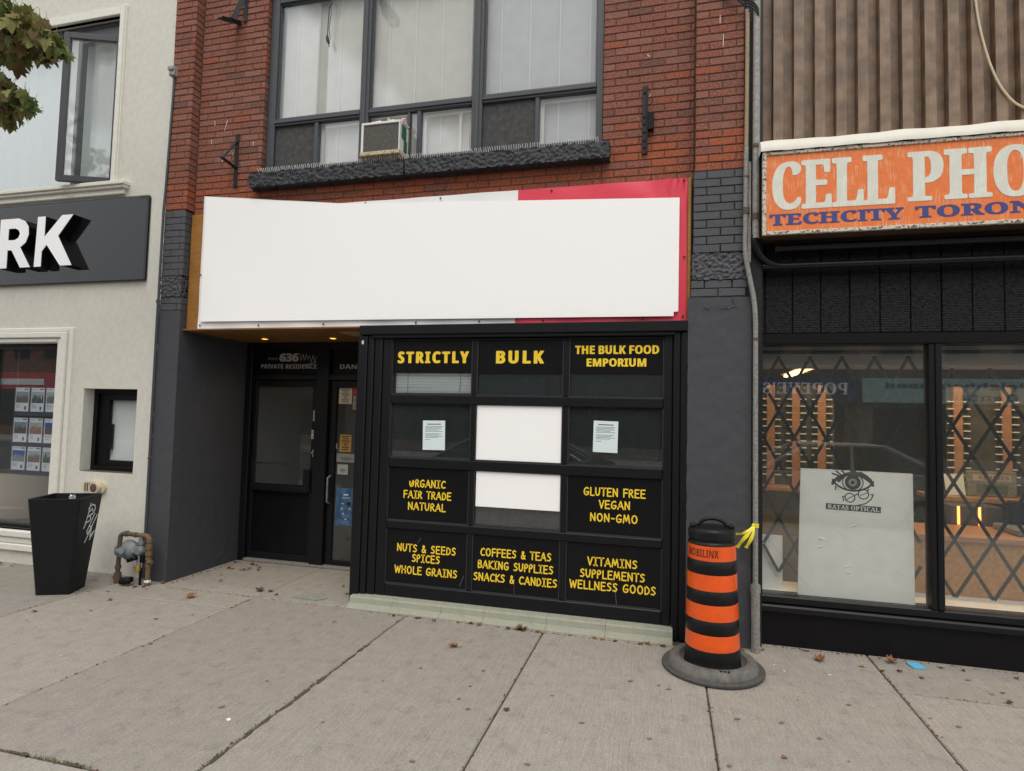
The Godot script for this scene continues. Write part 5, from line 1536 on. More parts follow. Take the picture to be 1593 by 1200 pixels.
	var Ln := thing("ceiling_lamp", "fluorescent ceiling lamp just inside the optician's window behind the bulkhead", "lamp", V(2.3, 2.52, -1.05))
	bx("housing", V(1.0, 2.545, -1.16), V(3.6, 2.598, -0.94), M.white, Ln, 0.004)
	bx("tube", V(1.05, 2.505, -1.105), V(3.55, 2.543, -0.995), glow(Color(1.0, 0.82, 0.50), 3.0), Ln, 0.01)
	var an := AreaLight3D.new()
	an.name = "ceiling_lamp_light_001"; an.area_size = Vector2(2.5, 0.2); an.light_energy = 1.15; an.light_color = Color(1.0, 0.86, 0.62); an.shadow_enabled = true; an.area_range = 9
	add_child(an); an.position = V(2.3, 2.50, -1.05); an.rotation_degrees = V(-90, 0, 0)

	# listing sheets hung in the left shop window
	var lx := [[-7.135, -6.935], [-6.905, -6.715], [-6.688, -6.49]]
	var ly := [[1.63, 1.895], [1.285, 1.555], [0.975, 1.235]]
	for r in 3:
		for c in 3:
			var label := "listing sheet in the left shop window, %s row, %s column" % [["top", "middle", "bottom"][r], ["left", "middle", "right"][c]]
			var b := MB.new()
			var x0b: float = lx[c][0]; var x1b: float = lx[c][1]
			b.quad(V(x0b, ly[r][0], -0.224), V(x1b, ly[r][0], -0.224), V(x1b, ly[r][1], -0.224), V(x0b, ly[r][1], -0.224), Vector3.BACK)
			tag(obj("listing_sheet", b, mat(Color(0.85, 0.90, 0.95), 0.6, {"tex": listing_tex(r * 3 + c)})), label, "sheet", "listing sheets in the left window")
	var rk := thing("sheet_holder", "dark hanging frame that carries the listing sheets in the left window", "holder", V(-6.8, 0.95, -0.24))
	for r in 3: bx("backing", V(-7.16, ly[r][0] - 0.05, -0.232), V(-6.46, ly[r][1] + 0.012, -0.226), mat(Color(0.03, 0.035, 0.06), 0.4), rk, 0.002)
	for x in [-7.145, -6.475]: bx("cable", V(x - 0.002, 0.93, -0.240), V(x + 0.002, 2.6, -0.236), M.galv, rk, 0)
	# armchair in that window
	var ch := thing("armchair", "beige tub armchair inside the left shop window", "armchair", V(-7.7, 0.0, -0.95))
	var cbk := MB.new()
	cbk.sheet(24, 10, func(s: float, t: float):
		var a := lerpf(-0.3, PI + 0.3, s)
		var h := lerpf(0.40, 0.88, t)
		var rr := 0.44 + 0.05 * t
		return V(-7.72 + cos(a) * rr, h, -0.95 + sin(a) * rr * 0.9), V(0, 0, 1))
	cbk.lathe(Transform3D(Basis.IDENTITY, V(-7.72, 0, -0.95)), [Vector2(0.0, 0.50), Vector2(0.38, 0.50), Vector2(0.42, 0.46), Vector2(0.40, 0.34), Vector2(0.22, 0.22), Vector2(0.05, 0.18)], 28)
	obj("seat_shell", cbk, M.chair, ch)
	var lg2 := MB.new()
	lg2.tube([V(-7.72, 0.0, -0.95), V(-7.72, 0.2, -0.95)], 0.03, 10)
	lg2.lathe(Transform3D(Basis.IDENTITY, V(-7.72, 0.0, -0.95)), [Vector2(0.25, 0.0), Vector2(0.25, 0.012), Vector2(0.03, 0.03)], 24)
	obj("pedestal", lg2, M.galv, ch)

func listing_tex(k: int) -> ImageTexture:
	var r := RandomNumberGenerator.new(); r.seed = 500 + k
	var im := Image.create(64, 84, false, Image.FORMAT_RGB8)
	im.fill(Color(0.93, 0.95, 0.97))
	im.fill_rect(Rect2i(40, 3, 20, 4), Color(0.35, 0.38, 0.42))
	im.fill_rect(Rect2i(4, 4, 24, 2), Color(0.6, 0.62, 0.65))
	var skyc: Color = [Color(0.62, 0.70, 0.78), Color(0.75, 0.8, 0.85), Color(0.8, 0.82, 0.82), Color(0.55, 0.62, 0.66), Color(0.80, 0.80, 0.74), Color(0.10, 0.36, 0.72), Color(0.12, 0.35, 0.68), Color(0.74, 0.78, 0.8), Color(0.70, 0.74, 0.70)][k]
	var low: Color = [Color(0.40, 0.34, 0.28), Color(0.2, 0.27, 0.25), Color(0.42, 0.44, 0.42), Color(0.16, 0.20, 0.18), Color(0.55, 0.42, 0.34), Color(0.30, 0.26, 0.24), Color(0.55, 0.58, 0.62), Color(0.46, 0.36, 0.26), Color(0.20, 0.27, 0.15)][k]
	var f := noise(600 + k, 0.12, 3)
	for y in range(14, 54):
		for x in range(3, 61):
			var edge := 30.0 + f.get_noise_2d(x * 1.0, 3.0) * 16.0
			var c := skyc if y < edge else low
			if y > edge and f.get_noise_2d(x * 2.0, y * 2.0) > 0.15: c = c.lightened(0.35)
			im.set_pixel(x, y, c.darkened(0.12 * (f.get_noise_2d(x * 4.0, y * 4.0) + 0.5)))
	for y in [60, 65, 70]: im.fill_rect(Rect2i(5, y, r.randi_range(14, 30), 2), Color(0.6, 0.63, 0.66))
	im.fill_rect(Rect2i(44, 66, 8, 12), Color(0.15, 0.15, 0.17))
	return ImageTexture.create_from_image(im)

func gate(label: String, x0: float, x1: float, yt: float, yb: float, dx: float, first: float) -> void:
	var G := thing("scissor_gate", label, "gate", V((x0 + x1) / 2, yb, -0.31), "folding gates behind the optician's window")
	var h := (yt - yb) / 4.0     # one diamond
	var slope := h / dx
	for s in [-1, 1]:
		var k := -9
		while k < 16:
			var xa := first + k * dx
			var pts := []
			# a straight bar from the top line to the bottom line, cut at the ends of the opening
			var p0 := Vector2(xa, yt); var p1 := Vector2(xa + s * 4.0 * dx, yb)
			var t0 := 0.0; var t1 := 1.0
			var d := p1.x - p0.x
			var ta := (x0 - p0.x) / d; var tb := (x1 - p0.x) / d
			t0 = maxf(t0, minf(ta, tb)); t1 = minf(t1, maxf(ta, tb))
			if t1 - t0 > 0.03:
				var a := p0.lerp(p1, t0); var b := p0.lerp(p1, t1)
				var m := MB.new()
				m.bar(V(a.x, a.y, -0.31 - 0.006 * s), V(b.x, b.y, -0.31 - 0.006 * s), 0.023, 0.008)
				obj("bar", m, M.gate, G)
			k += 1
	var rv := MB.new()
	for k in range(0, 12):
		var x := first + k * dx
		if x > x0 and x < x1: rv.lathe(Transform3D(Basis(Vector3.RIGHT, Vector3.BACK, Vector3.DOWN), V(x, yt - 0.004, -0.30)), [Vector2(0.014, -0.02), Vector2(0.014, 0.0), Vector2(0.0, 0.004)], 10)
	obj("roller", rv, M.gate, G).set_meta("kind", "stuff")

func rack(label: String, x0: float, n: int, dx: float, z: float, y0: float, y1: float) -> void:
	var R := thing("peg_rack", label, "rack", V(x0 + dx, y0, z), "peg racks inside the optician's")
	var back := MB.new()
	back.box(V(x0 - 0.05, y0, z - 0.03), V(x0 + dx * (n - 1) + 0.16, y1, z - 0.012))
	obj("back_panel", back, M.room_dark, R)
	for i in n: bx("upright", V(x0 + i * dx, y0, z - 0.012), V(x0 + i * dx + 0.078, y1, z + 0.02), M.rack_wood, R, 0.003)
	for k in 12:
		var m := MB.new()
		var y := y0 + 0.10 + k * 0.071
		for i in n:
			m.box(V(x0 + i * dx - 0.055, y, z + 0.0), V(x0 + i * dx - 0.001, y + 0.010, z + 0.03))
			m.box(V(x0 + i * dx + 0.079, y, z + 0.0), V(x0 + i * dx + 0.135, y + 0.010, z + 0.03))
		obj("peg_row", m, M.peg, R)
	# the spectacles on show, too small to tell apart
	var gl := MB.new()
	for k in 12:
		for i in n:
			for s in [-0.035, 0.105]:
				if rng.randf() < 0.7: gl.boxt(Transform3D(Basis.from_euler(V(0.2, 0, 0)), V(x0 + i * dx + s, y0 + 0.135 + k * 0.071, z + 0.03)), V(0.042, 0.02, 0.012))
	obj("spectacles", gl, M.ink, R).set_meta("kind", "stuff")

func ring(b: MB, at: Vector3, axis: Vector3, r: float, l: float, seg := 14) -> void:
	b.tube([at - axis * l / 2, at + axis * l / 2], r, seg)

# smooth path through points
func smooth(p: Array, n := 6) -> Array:
	var out := []
	for i in p.size() - 1:
		var a: Vector3 = p[maxi(i - 1, 0)]; var b: Vector3 = p[i]; var c: Vector3 = p[i + 1]; var d: Vector3 = p[mini(i + 2, p.size() - 1)]
		for k in n: out.append(b.cubic_interpolate(c, a, d, float(k) / n))
	out.append(p.back())
	return out

func build_street_things() -> void:
	# ---- pipes on the seam between the brick and the brown building
	var P := thing("downpipe", "thick pale grey downpipe running down beside the orange sign", "pipe", V(0.655, 3.1, 0.02))
	var m := MB.new(); m.tube([V(0.661, 7.3, 0.03), V(0.655, 3.13, 0.03)], 0.027, 18); obj("pipe", m, M.galv2, P)
	for y in [3.30, 3.86]:
		m = MB.new(); ring(m, V(0.656, y, 0.03), Vector3.UP, 0.032, 0.026 if y > 3.5 else 0.05, 18)
		obj("clamp", m, M.rust_pipe, P)
	var Q := thing("conduit_pipe", "thin kinked grey pipe down the corner pier to the pavement behind the drum", "pipe", V(0.65, 0.0, 0.06))
	m = MB.new(); m.tube([V(0.590, 4.95, 0.035), V(0.583, 3.86, 0.035)], 0.016, 12); obj("upper_length", m, M.beige_pipe, Q)
	m = MB.new(); m.tube(smooth([V(0.583, 3.86, 0.035), V(0.580, 3.30, 0.035), V(0.578, 3.05, 0.035), V(0.600, 2.88, 0.035), V(0.640, 2.66, 0.04), V(0.652, 2.50, 0.045), V(0.654, 2.30, 0.045), V(0.655, 1.4, 0.05), V(0.657, 0.50, 0.055)]), 0.019, 14); obj("middle_length", m, M.galv, Q)
	m = MB.new(); m.tube([V(0.657, 0.50, 0.055), V(0.657, 0.49, 0.055), V(0.657, 0.44, 0.055), V(0.657, 0.425, 0.055)], [0.026, 0.036, 0.038, 0.031], 16); m.tube([V(0.657, 0.43, 0.055), V(0.659, -0.02, 0.06)], 0.032, 18); obj("lower_length", m, M.galv, Q)
	m = MB.new(); ring(m, V(0.583, 3.35, 0.035), Vector3.UP, 0.026, 0.05); ring(m, V(0.584, 3.62, 0.035), Vector3.UP, 0.021, 0.015); ring(m, V(0.654, 2.34, 0.045), Vector3.UP, 0.022, 0.02); obj("coupling", m, M.rust_pipe, Q)
	var S := thing("wood_batten", "narrow wooden batten fixed along the brick pier's right edge", "batten", V(0.61, 3.0, 0.0))
	m = MB.new(); m.box(V(0.600, 2.95, -0.02), V(0.622, 3.75, 0.012)); m.box(V(0.575, 3.75, -0.10), V(0.60, 5.0, 0.008)); obj("batten", m, M.galv2, S)
	tag(bx("seam_flashing", V(0.580, 0.0, -0.38), V(0.715, 7.2, -0.035), M.iron, self, 0.004), "dark flashing strip in the seam behind the pipes", "flashing")
	var H := thing("black_pipe", "black horizontal pipe under the orange sign, upper of the two", "pipe", V(2.0, 3.05, -0.05), "black pipes under the orange sign")
	m = MB.new(); m.tube([V(0.80, 3.060, -0.03), V(5.6, 3.060, -0.03)], 0.030, 16); ring(m, V(0.815, 3.060, -0.03), Vector3.RIGHT, 0.036, 0.03); ring(m, V(1.05, 3.060, -0.03), Vector3.RIGHT, 0.032, 0.02); obj("pipe", m, M.black_pipe, H)
	var J := thing("black_pipe", "black pipe curving from the downpipe and running level above the charred boards", "pipe", V(2.0, 2.93, -0.05), "black pipes under the orange sign")
	m = MB.new(); m.tube(smooth([V(0.648, 3.16, 0.025), V(0.655, 3.08, 0.02), V(0.705, 2.985, 0.0), V(0.80, 2.93, -0.03), V(0.90, 2.920, -0.035), V(1.1, 2.920, -0.035), V(5.6, 2.915, -0.035)]), 0.026, 16)
	for x in [0.93, 1.08, 1.44, 2.26]: ring(m, V(x, 2.9185, -0.035), Vector3.RIGHT, 0.030, 0.022)
	obj("pipe", m, M.black_pipe, J)
	# cables
	m = MB.new(); m.tube(smooth([V(2.16, 5.3, -0.079), V(2.19, 4.90, -0.079), V(2.225, 4.62, -0.079), V(2.29, 4.34, -0.079), V(2.37, 4.15, -0.079), V(2.48, 4.03, -0.079), V(2.7, 3.94, -0.079)]), 0.008, 8)
	tag(obj("cable", m, mat(Color(0.62, 0.52, 0.34), 0.6)), "loose cream cable looping over the brown siding", "cable")
	m = MB.new()
	for o in [0.0, 0.02, 0.045]: m.tube(smooth([V(0.38 + o, 5.25, 0.05), V(0.50 + o, 5.06 - o, 0.06), V(0.60, 5.03 - o, 0.06), V(0.655, 4.97 - o, 0.065), V(0.668, 4.90, 0.06)]), 0.006, 6)
	tag(obj("cable", m, M.iron), "bundle of dark cables at the top of the corner pier", "cable")
	var Cn := thing("wall_conduit", "thin dark conduit with a small junction box along the seam left of the brick", "conduit", V(-4.985, 2.6, 0.0))
	m = MB.new(); m.tube([V(-4.952, 5.10, 0.008), V(-4.985, 3.95, 0.008), V(-4.993, 3.70, 0.012), V(-4.993, 2.80, 0.014)], 0.012, 8); obj("tube", m, M.frame_dark, Cn)
	m = MB.new(); m.tube([V(-4.993, 2.80, 0.014), V(-4.990, 0.02, 0.014)], 0.014, 8); ring(m, V(-4.999, 2.78, 0.012), Vector3.UP, 0.018, 0.03); ring(m, V(-4.998, 1.2, 0.012), Vector3.UP, 0.016, 0.02); obj("lower_tube", m, M.charcoal, Cn)
	bx("junction_box", V(-4.995, 5.12, -0.03), V(-4.925, 5.22, 0.045), M.galv2, Cn, 0.006)
	bx("box_lid", V(-4.998, 5.17, 0.046), V(-4.93, 5.21, 0.06), M.galv2, Cn, 0.004)

	# ---- construction drum
	var D := thing("traffic_drum", "black construction drum with orange bands standing on a flat rubber base", "traffic drum", V(0.325, 0, 0.465))
	var c := Transform3D(Basis.from_euler(V(0, 0, 0.012)), V(0.325, 0, 0.465))
	m = MB.new()
	m.lathe(c, [Vector2(0.0, 0.012), Vector2(0.325, 0.002), Vector2(0.338, 0.008), Vector2(0.340, 0.022), Vector2(0.332, 0.030), Vector2(0.300, 0.033), Vector2(0.298, 0.033)], 72)
	obj("base_ring", m, M.tyre, D)
	m = MB.new()
	m.lathe(c, [Vector2(0.302, 0.030), Vector2(0.300, 0.040), Vector2(0.285, 0.074), Vector2(0.272, 0.082), Vector2(0.240, 0.086), Vector2(0.224, 0.080), Vector2(0.208, 0.048), Vector2(0.19, 0.040), Vector2(0.05, 0.040)], 72)
	obj("inner_ring", m, M.tyre_grey, D)
	m = MB.new()
	var prof := [Vector2(0.190, 0.034), Vector2(0.190, 0.060), Vector2(0.186, 0.066)]
	var rad := func(y: float) -> float: return lerpf(0.185, 0.160, (y - 0.06) / 0.80)
	for y in [0.09, 0.12, 0.16]: prof.append(Vector2(rad.call(y), y))
	for e in [[0.165, 0.272], [0.362, 0.470], [0.559, 0.668], [0.757, 0.858]]:
		prof.append_array([Vector2(rad.call(e[0]), e[0] - 0.004), Vector2(rad.call(e[0]) - 0.004, e[0] + 0.001), Vector2(rad.call(e[1]) - 0.004, e[1] - 0.001), Vector2(rad.call(e[1]), e[1] + 0.004)])
	prof.append_array([Vector2(0.158, 0.872), Vector2(0.150, 0.880), Vector2(0.150, 0.892), Vector2(0.156, 0.896), Vector2(0.157, 0.945), Vector2(0.152, 0.960), Vector2(0.140, 0.968), Vector2(0.128, 0.964), Vector2(0.115, 0.972), Vector2(0.0, 0.976)])
	m.lathe(c, prof, 72)
	var body := obj("body", m, M.drum_black, D)
	for e in [[0.165, 0.272], [0.362, 0.470], [0.559, 0.668], [0.757, 0.858]]:
		m = MB.new()
		m.lathe(c, [Vector2(rad.call(e[0]) - 0.0035, e[0] + 0.001), Vector2(rad.call(e[0]) - 0.0012, e[0] + 0.003), Vector2(rad.call(e[1]) - 0.0012, e[1] - 0.003), Vector2(rad.call(e[1]) - 0.0035, e[1] - 0.001)], 72)
		obj("orange_band", m, M.drum_orange, D)
	# the name bent round the top band
	var flat := MB.new()
	text_in(flat, "MOBILINX", sans, 0.0, 0.232, 0.784, 0.836, 0.001)
	m = MB.new()
	for i in range(0, flat.v.size()):
		var p := flat.v[i]
		var a := deg_to_rad(-66.0) + p.x / 0.163 - 0.06
		var r: float = rad.call(p.y) - 0.0012 + p.z
		m.v.append(c * V(sin(a) * r, p.y, cos(a) * r))
		var q := flat.n[i]
		m.n.append(c.basis * V(sin(a) * q.z + cos(a) * q.x, q.y, cos(a) * q.z - sin(a) * q.x)); m.u.append(Vector2.ZERO)
	obj("lettering", m, mat(Color(0.10, 0.02, 0.008), 0.5), D)
	m = MB.new()
	var hp := []
	for k in 15:
		var a := PI * k / 14.0
		hp.append(c * V(-cos(a) * 0.095 + 0.005, 0.966 + sin(a) * 0.062, 0.02))
	m.tube(hp, 0.0125, 10)
	m.cboxt(c * Transform3D(Basis.IDENTITY, V(-0.125, 0.978, 0.02)), V(0.04, 0.03, 0.06), 0.008); m.cboxt(c * Transform3D(Basis.IDENTITY, V(0.130, 0.978, 0.02)), V(0.035, 0.03, 0.06), 0.008)
	obj("handle", m, M.drum_black, D)
	m = MB.new()
	for k in 3: m.boxt(c * Transform3D(Basis.from_euler(V(-0.25, 0, 0)), V(0.035 + k * 0.024, 0.0865, 0.256)), V(0.014, 0.003, 0.03))
	obj("moulded_mark", m, M.drum_black, D)

	# ---- caution tape knotted round the pipe
	var Tn := thing("caution_tape", "torn yellow tape knotted round the thin grey pipe behind the drum", "tape", V(0.63, 0.77, 0.1))
	for e in [[V(0.640, 0.935, 0.085), V(0.60, 0.90, 0.11), V(0.555, 0.875, 0.12), V(0.512, 0.868, 0.11), 0.010], [V(0.640, 0.93, 0.085), V(0.597, 0.875, 0.115), V(0.552, 0.82, 0.125), V(0.520, 0.768, 0.11), 0.014], [V(0.642, 0.93, 0.09), V(0.628, 0.87, 0.12), V(0.600, 0.81, 0.13), V(0.580, 0.772, 0.12), 0.013]]:
		var pts := smooth([e[0], e[1], e[2], e[3]], 8)
		m = MB.new()
		for i in pts.size() - 1:
			var k := float(i) / pts.size()
			var d: Vector3 = (pts[i + 1] - pts[i]).normalized()
			var s0: Vector3 = d.cross(Vector3.BACK).rotated(d, sin(i * 0.25) * 0.5).normalized() * e[4] * minf(1.0, 0.35 + k * 1.6)
			var s1: Vector3 = d.cross(Vector3.BACK).rotated(d, sin((i + 1) * 0.25) * 0.5).normalized() * e[4] * minf(1.0, 0.35 + (k + 1.0 / pts.size()) * 1.6)
			m.quad(pts[i] - s0, pts[i] + s0, pts[i + 1] + s1, pts[i + 1] - s1, Vector3.BACK)
		obj("strand", m, M.tape, Tn)
	m = MB.new(); m.tube([V(0.657, 0.915, 0.053), V(0.657, 0.945, 0.053)], 0.0235, 14); m.cboxt(Transform3D(Basis.from_euler(V(0.3, 0.4, 0.6)), V(0.640, 0.935, 0.080)), V(0.03, 0.025, 0.02), 0.006)
	obj("knot", m, M.tape, Tn)

	# ---- tapered planter
	var Pl := thing("planter", "tall tapered black square planter with white graffiti in front of the left shop", "planter", V(-5.40, 0, 0.53))
	var ctr := V(-5.395, 0, 0.520)
	var t := Transform3D(Basis.from_euler(V(0, deg_to_rad(25.0), 0)), ctr)
	m = MB.new()
	var hb := 0.140; var ht := 0.212; var hh := 0.865
	var at := func(sx: float, sz: float, h: float, inset: float) -> Vector3: return t * V(sx * (lerpf(hb, ht, h / hh) - inset), h, sz * (lerpf(hb, ht, h / hh) - inset))
	var sg := [[-1, 1], [1, 1], [1, -1], [-1, -1]]
	for i in 4:
		var a = sg[i]; var b = sg[(i + 1) % 4]
		var out := t.basis * V(a[0] + b[0], 0, a[1] + b[1])
		var bev := 0.05
		var A0: Vector3 = at.call(a[0], a[1], 0.0, 0.0).lerp(at.call(b[0], b[1], 0.0, 0.0), bev); var B0: Vector3 = at.call(b[0], b[1], 0.0, 0.0).lerp(at.call(a[0], a[1], 0.0, 0.0), bev)
		var A1: Vector3 = at.call(a[0], a[1], hh, 0.0).lerp(at.call(b[0], b[1], hh, 0.0), bev * 0.6); var B1: Vector3 = at.call(b[0], b[1], hh, 0.0).lerp(at.call(a[0], a[1], hh, 0.0), bev * 0.6)
		m.quad(A0, B0, B1, A1, out)
		var d = sg[(i + 2) % 4]
		var C0: Vector3 = at.call(b[0], b[1], 0.0, 0.0).lerp(at.call(d[0], d[1], 0.0, 0.0), bev); var C1: Vector3 = at.call(b[0], b[1], hh, 0.0).lerp(at.call(d[0], d[1], hh, 0.0), bev * 0.6)
		m.quad(B0, C0, C1, B1, t.basis * V(b[0], 0, b[1]))
		var i0: Vector3 = at.call(a[0], a[1], hh, 0.022); var i1: Vector3 = at.call(b[0], b[1], hh, 0.022)
		m.quad(A1, B1, i1, i0, Vector3.UP); m.tri(B1, C1, i1, Vector3.UP, Vector3.UP, Vector3.UP)
		m.quad(i0, i1, at.call(b[0], b[1], 0.35, 0.022), at.call(a[0], a[1], 0.35, 0.022), -out)
	m.quad(at.call(-1, 1, 0.35, 0.02), at.call(1, 1, 0.35, 0.02), at.call(1, -1, 0.35, 0.02), at.call(-1, -1, 0.35, 0.02), Vector3.UP)
	m.quad(at.call(-1, 1, 0.0, 0.0), at.call(1, 1, 0.0, 0.0), at.call(1, -1, 0.0, 0.0), at.call(-1, -1, 0.0, 0.0), Vector3.DOWN)
	obj("pot", m, M.planter, Pl)
	# white spray on the side that faces right
	var tilt := atan((ht - hb) / hh)
	var face := t * Transform3D(Basis(V(0, 0, -1), V(sin(tilt), cos(tilt), 0), V(cos(tilt), -sin(tilt), 0)), V(hb + 0.0015, 0, 0))
	m = MB.new()
	for ln in [[-0.02, 0.78, -0.045, 0.66, -0.075, 0.57], [-0.045, 0.735, 0.01, 0.765, 0.06, 0.75, 0.075, 0.71, 0.04, 0.675, -0.02, 0.665], [-0.03, 0.70, 0.02, 0.725, 0.035, 0.70], [-0.05, 0.655, 0.0, 0.665, 0.02, 0.63, -0.01, 0.61, -0.07, 0.61], [-0.085, 0.56, -0.055, 0.60], [0.08, 0.67, 0.0, 0.55, -0.02, 0.52, 0.0, 0.49, 0.06, 0.56, 0.13, 0.65], [0.02, 0.56, 0.06, 0.545, -0.03, 0.42], [0.06, 0.55, 0.05, 0.46, 0.12, 0.50, 0.05, 0.43]]:
		var pts := []
		for i in range(0, ln.size(), 2): pts.append(Vector2(ln[i] * 1.05 + 0.02, ln[i + 1] + 0.02))
		stroke(m, face, pts, 0.0068, 0.0006)
	obj("graffiti", m, M.spray, Pl)
	m = MB.new(); m.rough(V(-5.40, 0.83, 0.46), V(-5.36, 0.872, 0.50), 0.02, 0.008, noise(75, 0.3, 2)); m.rough(V(-5.46, 0.351, 0.44), V(-5.34, 0.80, 0.53), 0.02, 0.02, noise(76, 0.2, 2))
	tag(obj("crumpled_paper", m, M.paper), "crumpled white paper just showing in the planter's mouth", "litter")

	# ---- gas meter
	var G := thing("gas_meter", "small grey gas meter with rusty pipe loop at the foot of the wall", "gas meter", V(-4.98, 0, 0.13))
	m = MB.new()
	m.tube(smooth([V(-5.155, -0.02, 0.15), V(-5.155, 0.20, 0.15), V(-5.150, 0.40, 0.15), V(-5.140, 0.455, 0.15), V(-5.095, 0.475, 0.15), V(-5.02, 0.472, 0.145), V(-4.90, 0.468, 0.14)], 4), 0.021, 12)
	for e in [[-5.155, 0.05, 0.033, 0.09], [-5.155, 0.15, 0.028, 0.03], [-5.152, 0.33, 0.030, 0.04]]: ring(m, V(e[0], e[1], 0.15), Vector3.UP, e[2], e[3])
	ring(m, V(-5.075, 0.475, 0.15), Vector3.RIGHT, 0.028, 0.03); ring(m, V(-4.97, 0.470, 0.145), Vector3.RIGHT, 0.025, 0.025)
	obj("inlet_pipe", m, M.rust_pipe, G)
	m = MB.new()
	m.tube(smooth([V(-4.93, 0.468, 0.14), V(-4.85, 0.468, 0.14), V(-4.815, 0.445, 0.14), V(-4.808, 0.40, 0.14), V(-4.808, 0.2, 0.14), V(-4.808, -0.02, 0.14)], 4), 0.024, 12)
	for e in [[0.425, 0.030, 0.03], [0.37, 0.032, 0.05], [0.305, 0.033, 0.04], [0.26, 0.030, 0.025], [0.19, 0.029, 0.03]]: ring(m, V(-4.808, e[0], 0.14), Vector3.UP, e[1], e[2])
	ring(m, V(-4.78, 0.225, 0.15), Vector3.RIGHT, 0.022, 0.04)
	obj("outlet_pipe", m, mat(Color(0.24, 0.19, 0.12), 0.7, {"tex": M.T.rust, "bump": M.T.pit, "relief": 0.2, "scale": 4.0}), G)
	bx("pipe_sleeve", V(-4.834, 0.02, 0.114), V(-4.782, 0.06, 0.166), M.paper, G, 0.012)
	m = MB.new()
	m.lathe(Transform3D(Basis(Vector3.RIGHT, V(-0.1, 0, 1).normalized(), Vector3.DOWN), V(-5.05, 0.315, 0.10)), [Vector2(0.0, 0.0), Vector2(0.085, 0.0), Vector2(0.098, 0.014), Vector2(0.100, 0.036), Vector2(0.090, 0.050), Vector2(0.068, 0.064), Vector2(0.050, 0.082), Vector2(0.030, 0.090), Vector2(0.0, 0.092)], 30)
	m.cbox(V(-5.135, 0.25, 0.12), V(-5.06, 0.345, 0.21), 0.02)
	m.tube([V(-5.12, 0.31, 0.19), V(-5.05, 0.325, 0.225)], 0.028, 12)
	m.cbox(V(-5.20, 0.26, 0.12), V(-5.135, 0.36, 0.18), 0.02)
	obj("meter_body", m, M.meter_grey, G)
	m = MB.new()
	m.tube([V(-4.905, 0.47, 0.14), V(-4.905, 0.36, 0.14)], 0.022, 12); ring(m, V(-4.905, 0.40, 0.14), Vector3.UP, 0.032, 0.03)
	m.lathe(Transform3D(Basis(Vector3.RIGHT, Vector3.BACK, Vector3.DOWN), V(-4.91, 0.325, 0.12)), [Vector2(0.0, 0.0), Vector2(0.045, 0.0), Vector2(0.050, 0.03), Vector2(0.035, 0.06), Vector2(0.0, 0.064)], 20)
	m.tube([V(-4.99, 0.30, 0.15), V(-4.86, 0.335, 0.15)], 0.022, 12)
	m.tube([V(-4.91, 0.28, 0.15), V(-4.91, 0.16, 0.15)], 0.020, 12)
	obj("regulator", m, M.meter_grey, G)
	m = MB.new(); m.cboxt(Transform3D(Basis.from_euler(V(0, 0, 0.35)), V(-4.955, 0.245, 0.185)), V(0.11, 0.035, 0.05), 0.01); m.cbox(V(-4.94, 0.21, 0.12), V(-4.86, 0.29, 0.16), 0.01); m.tube([V(-4.885, 0.16, 0.15), V(-4.885, 0.0, 0.15)], 0.012, 8); obj("index_box", m, M.black_flat, G)
	m = MB.new(); m.tube([V(-4.91, 0.19, 0.165), V(-4.905, 0.15, 0.165), V(-4.91, 0.12, 0.16)], [0.026, 0.032, 0.018], 12); m.tube([V(-4.93, 0.17, 0.185), V(-4.90, 0.19, 0.19)], 0.009, 8); obj("valve", m, M.brass, G)
	m = MB.new(); m.cboxt(Transform3D(Basis.from_euler(V(0.25, 0.3, 0.1)), V(-5.0, 0.045, 0.20)), V(0.115, 0.05, 0.075), 0.012); obj("transmitter", m, M.black_flat, G)
	# brown weeds of leaf litter are laid in build_litter()

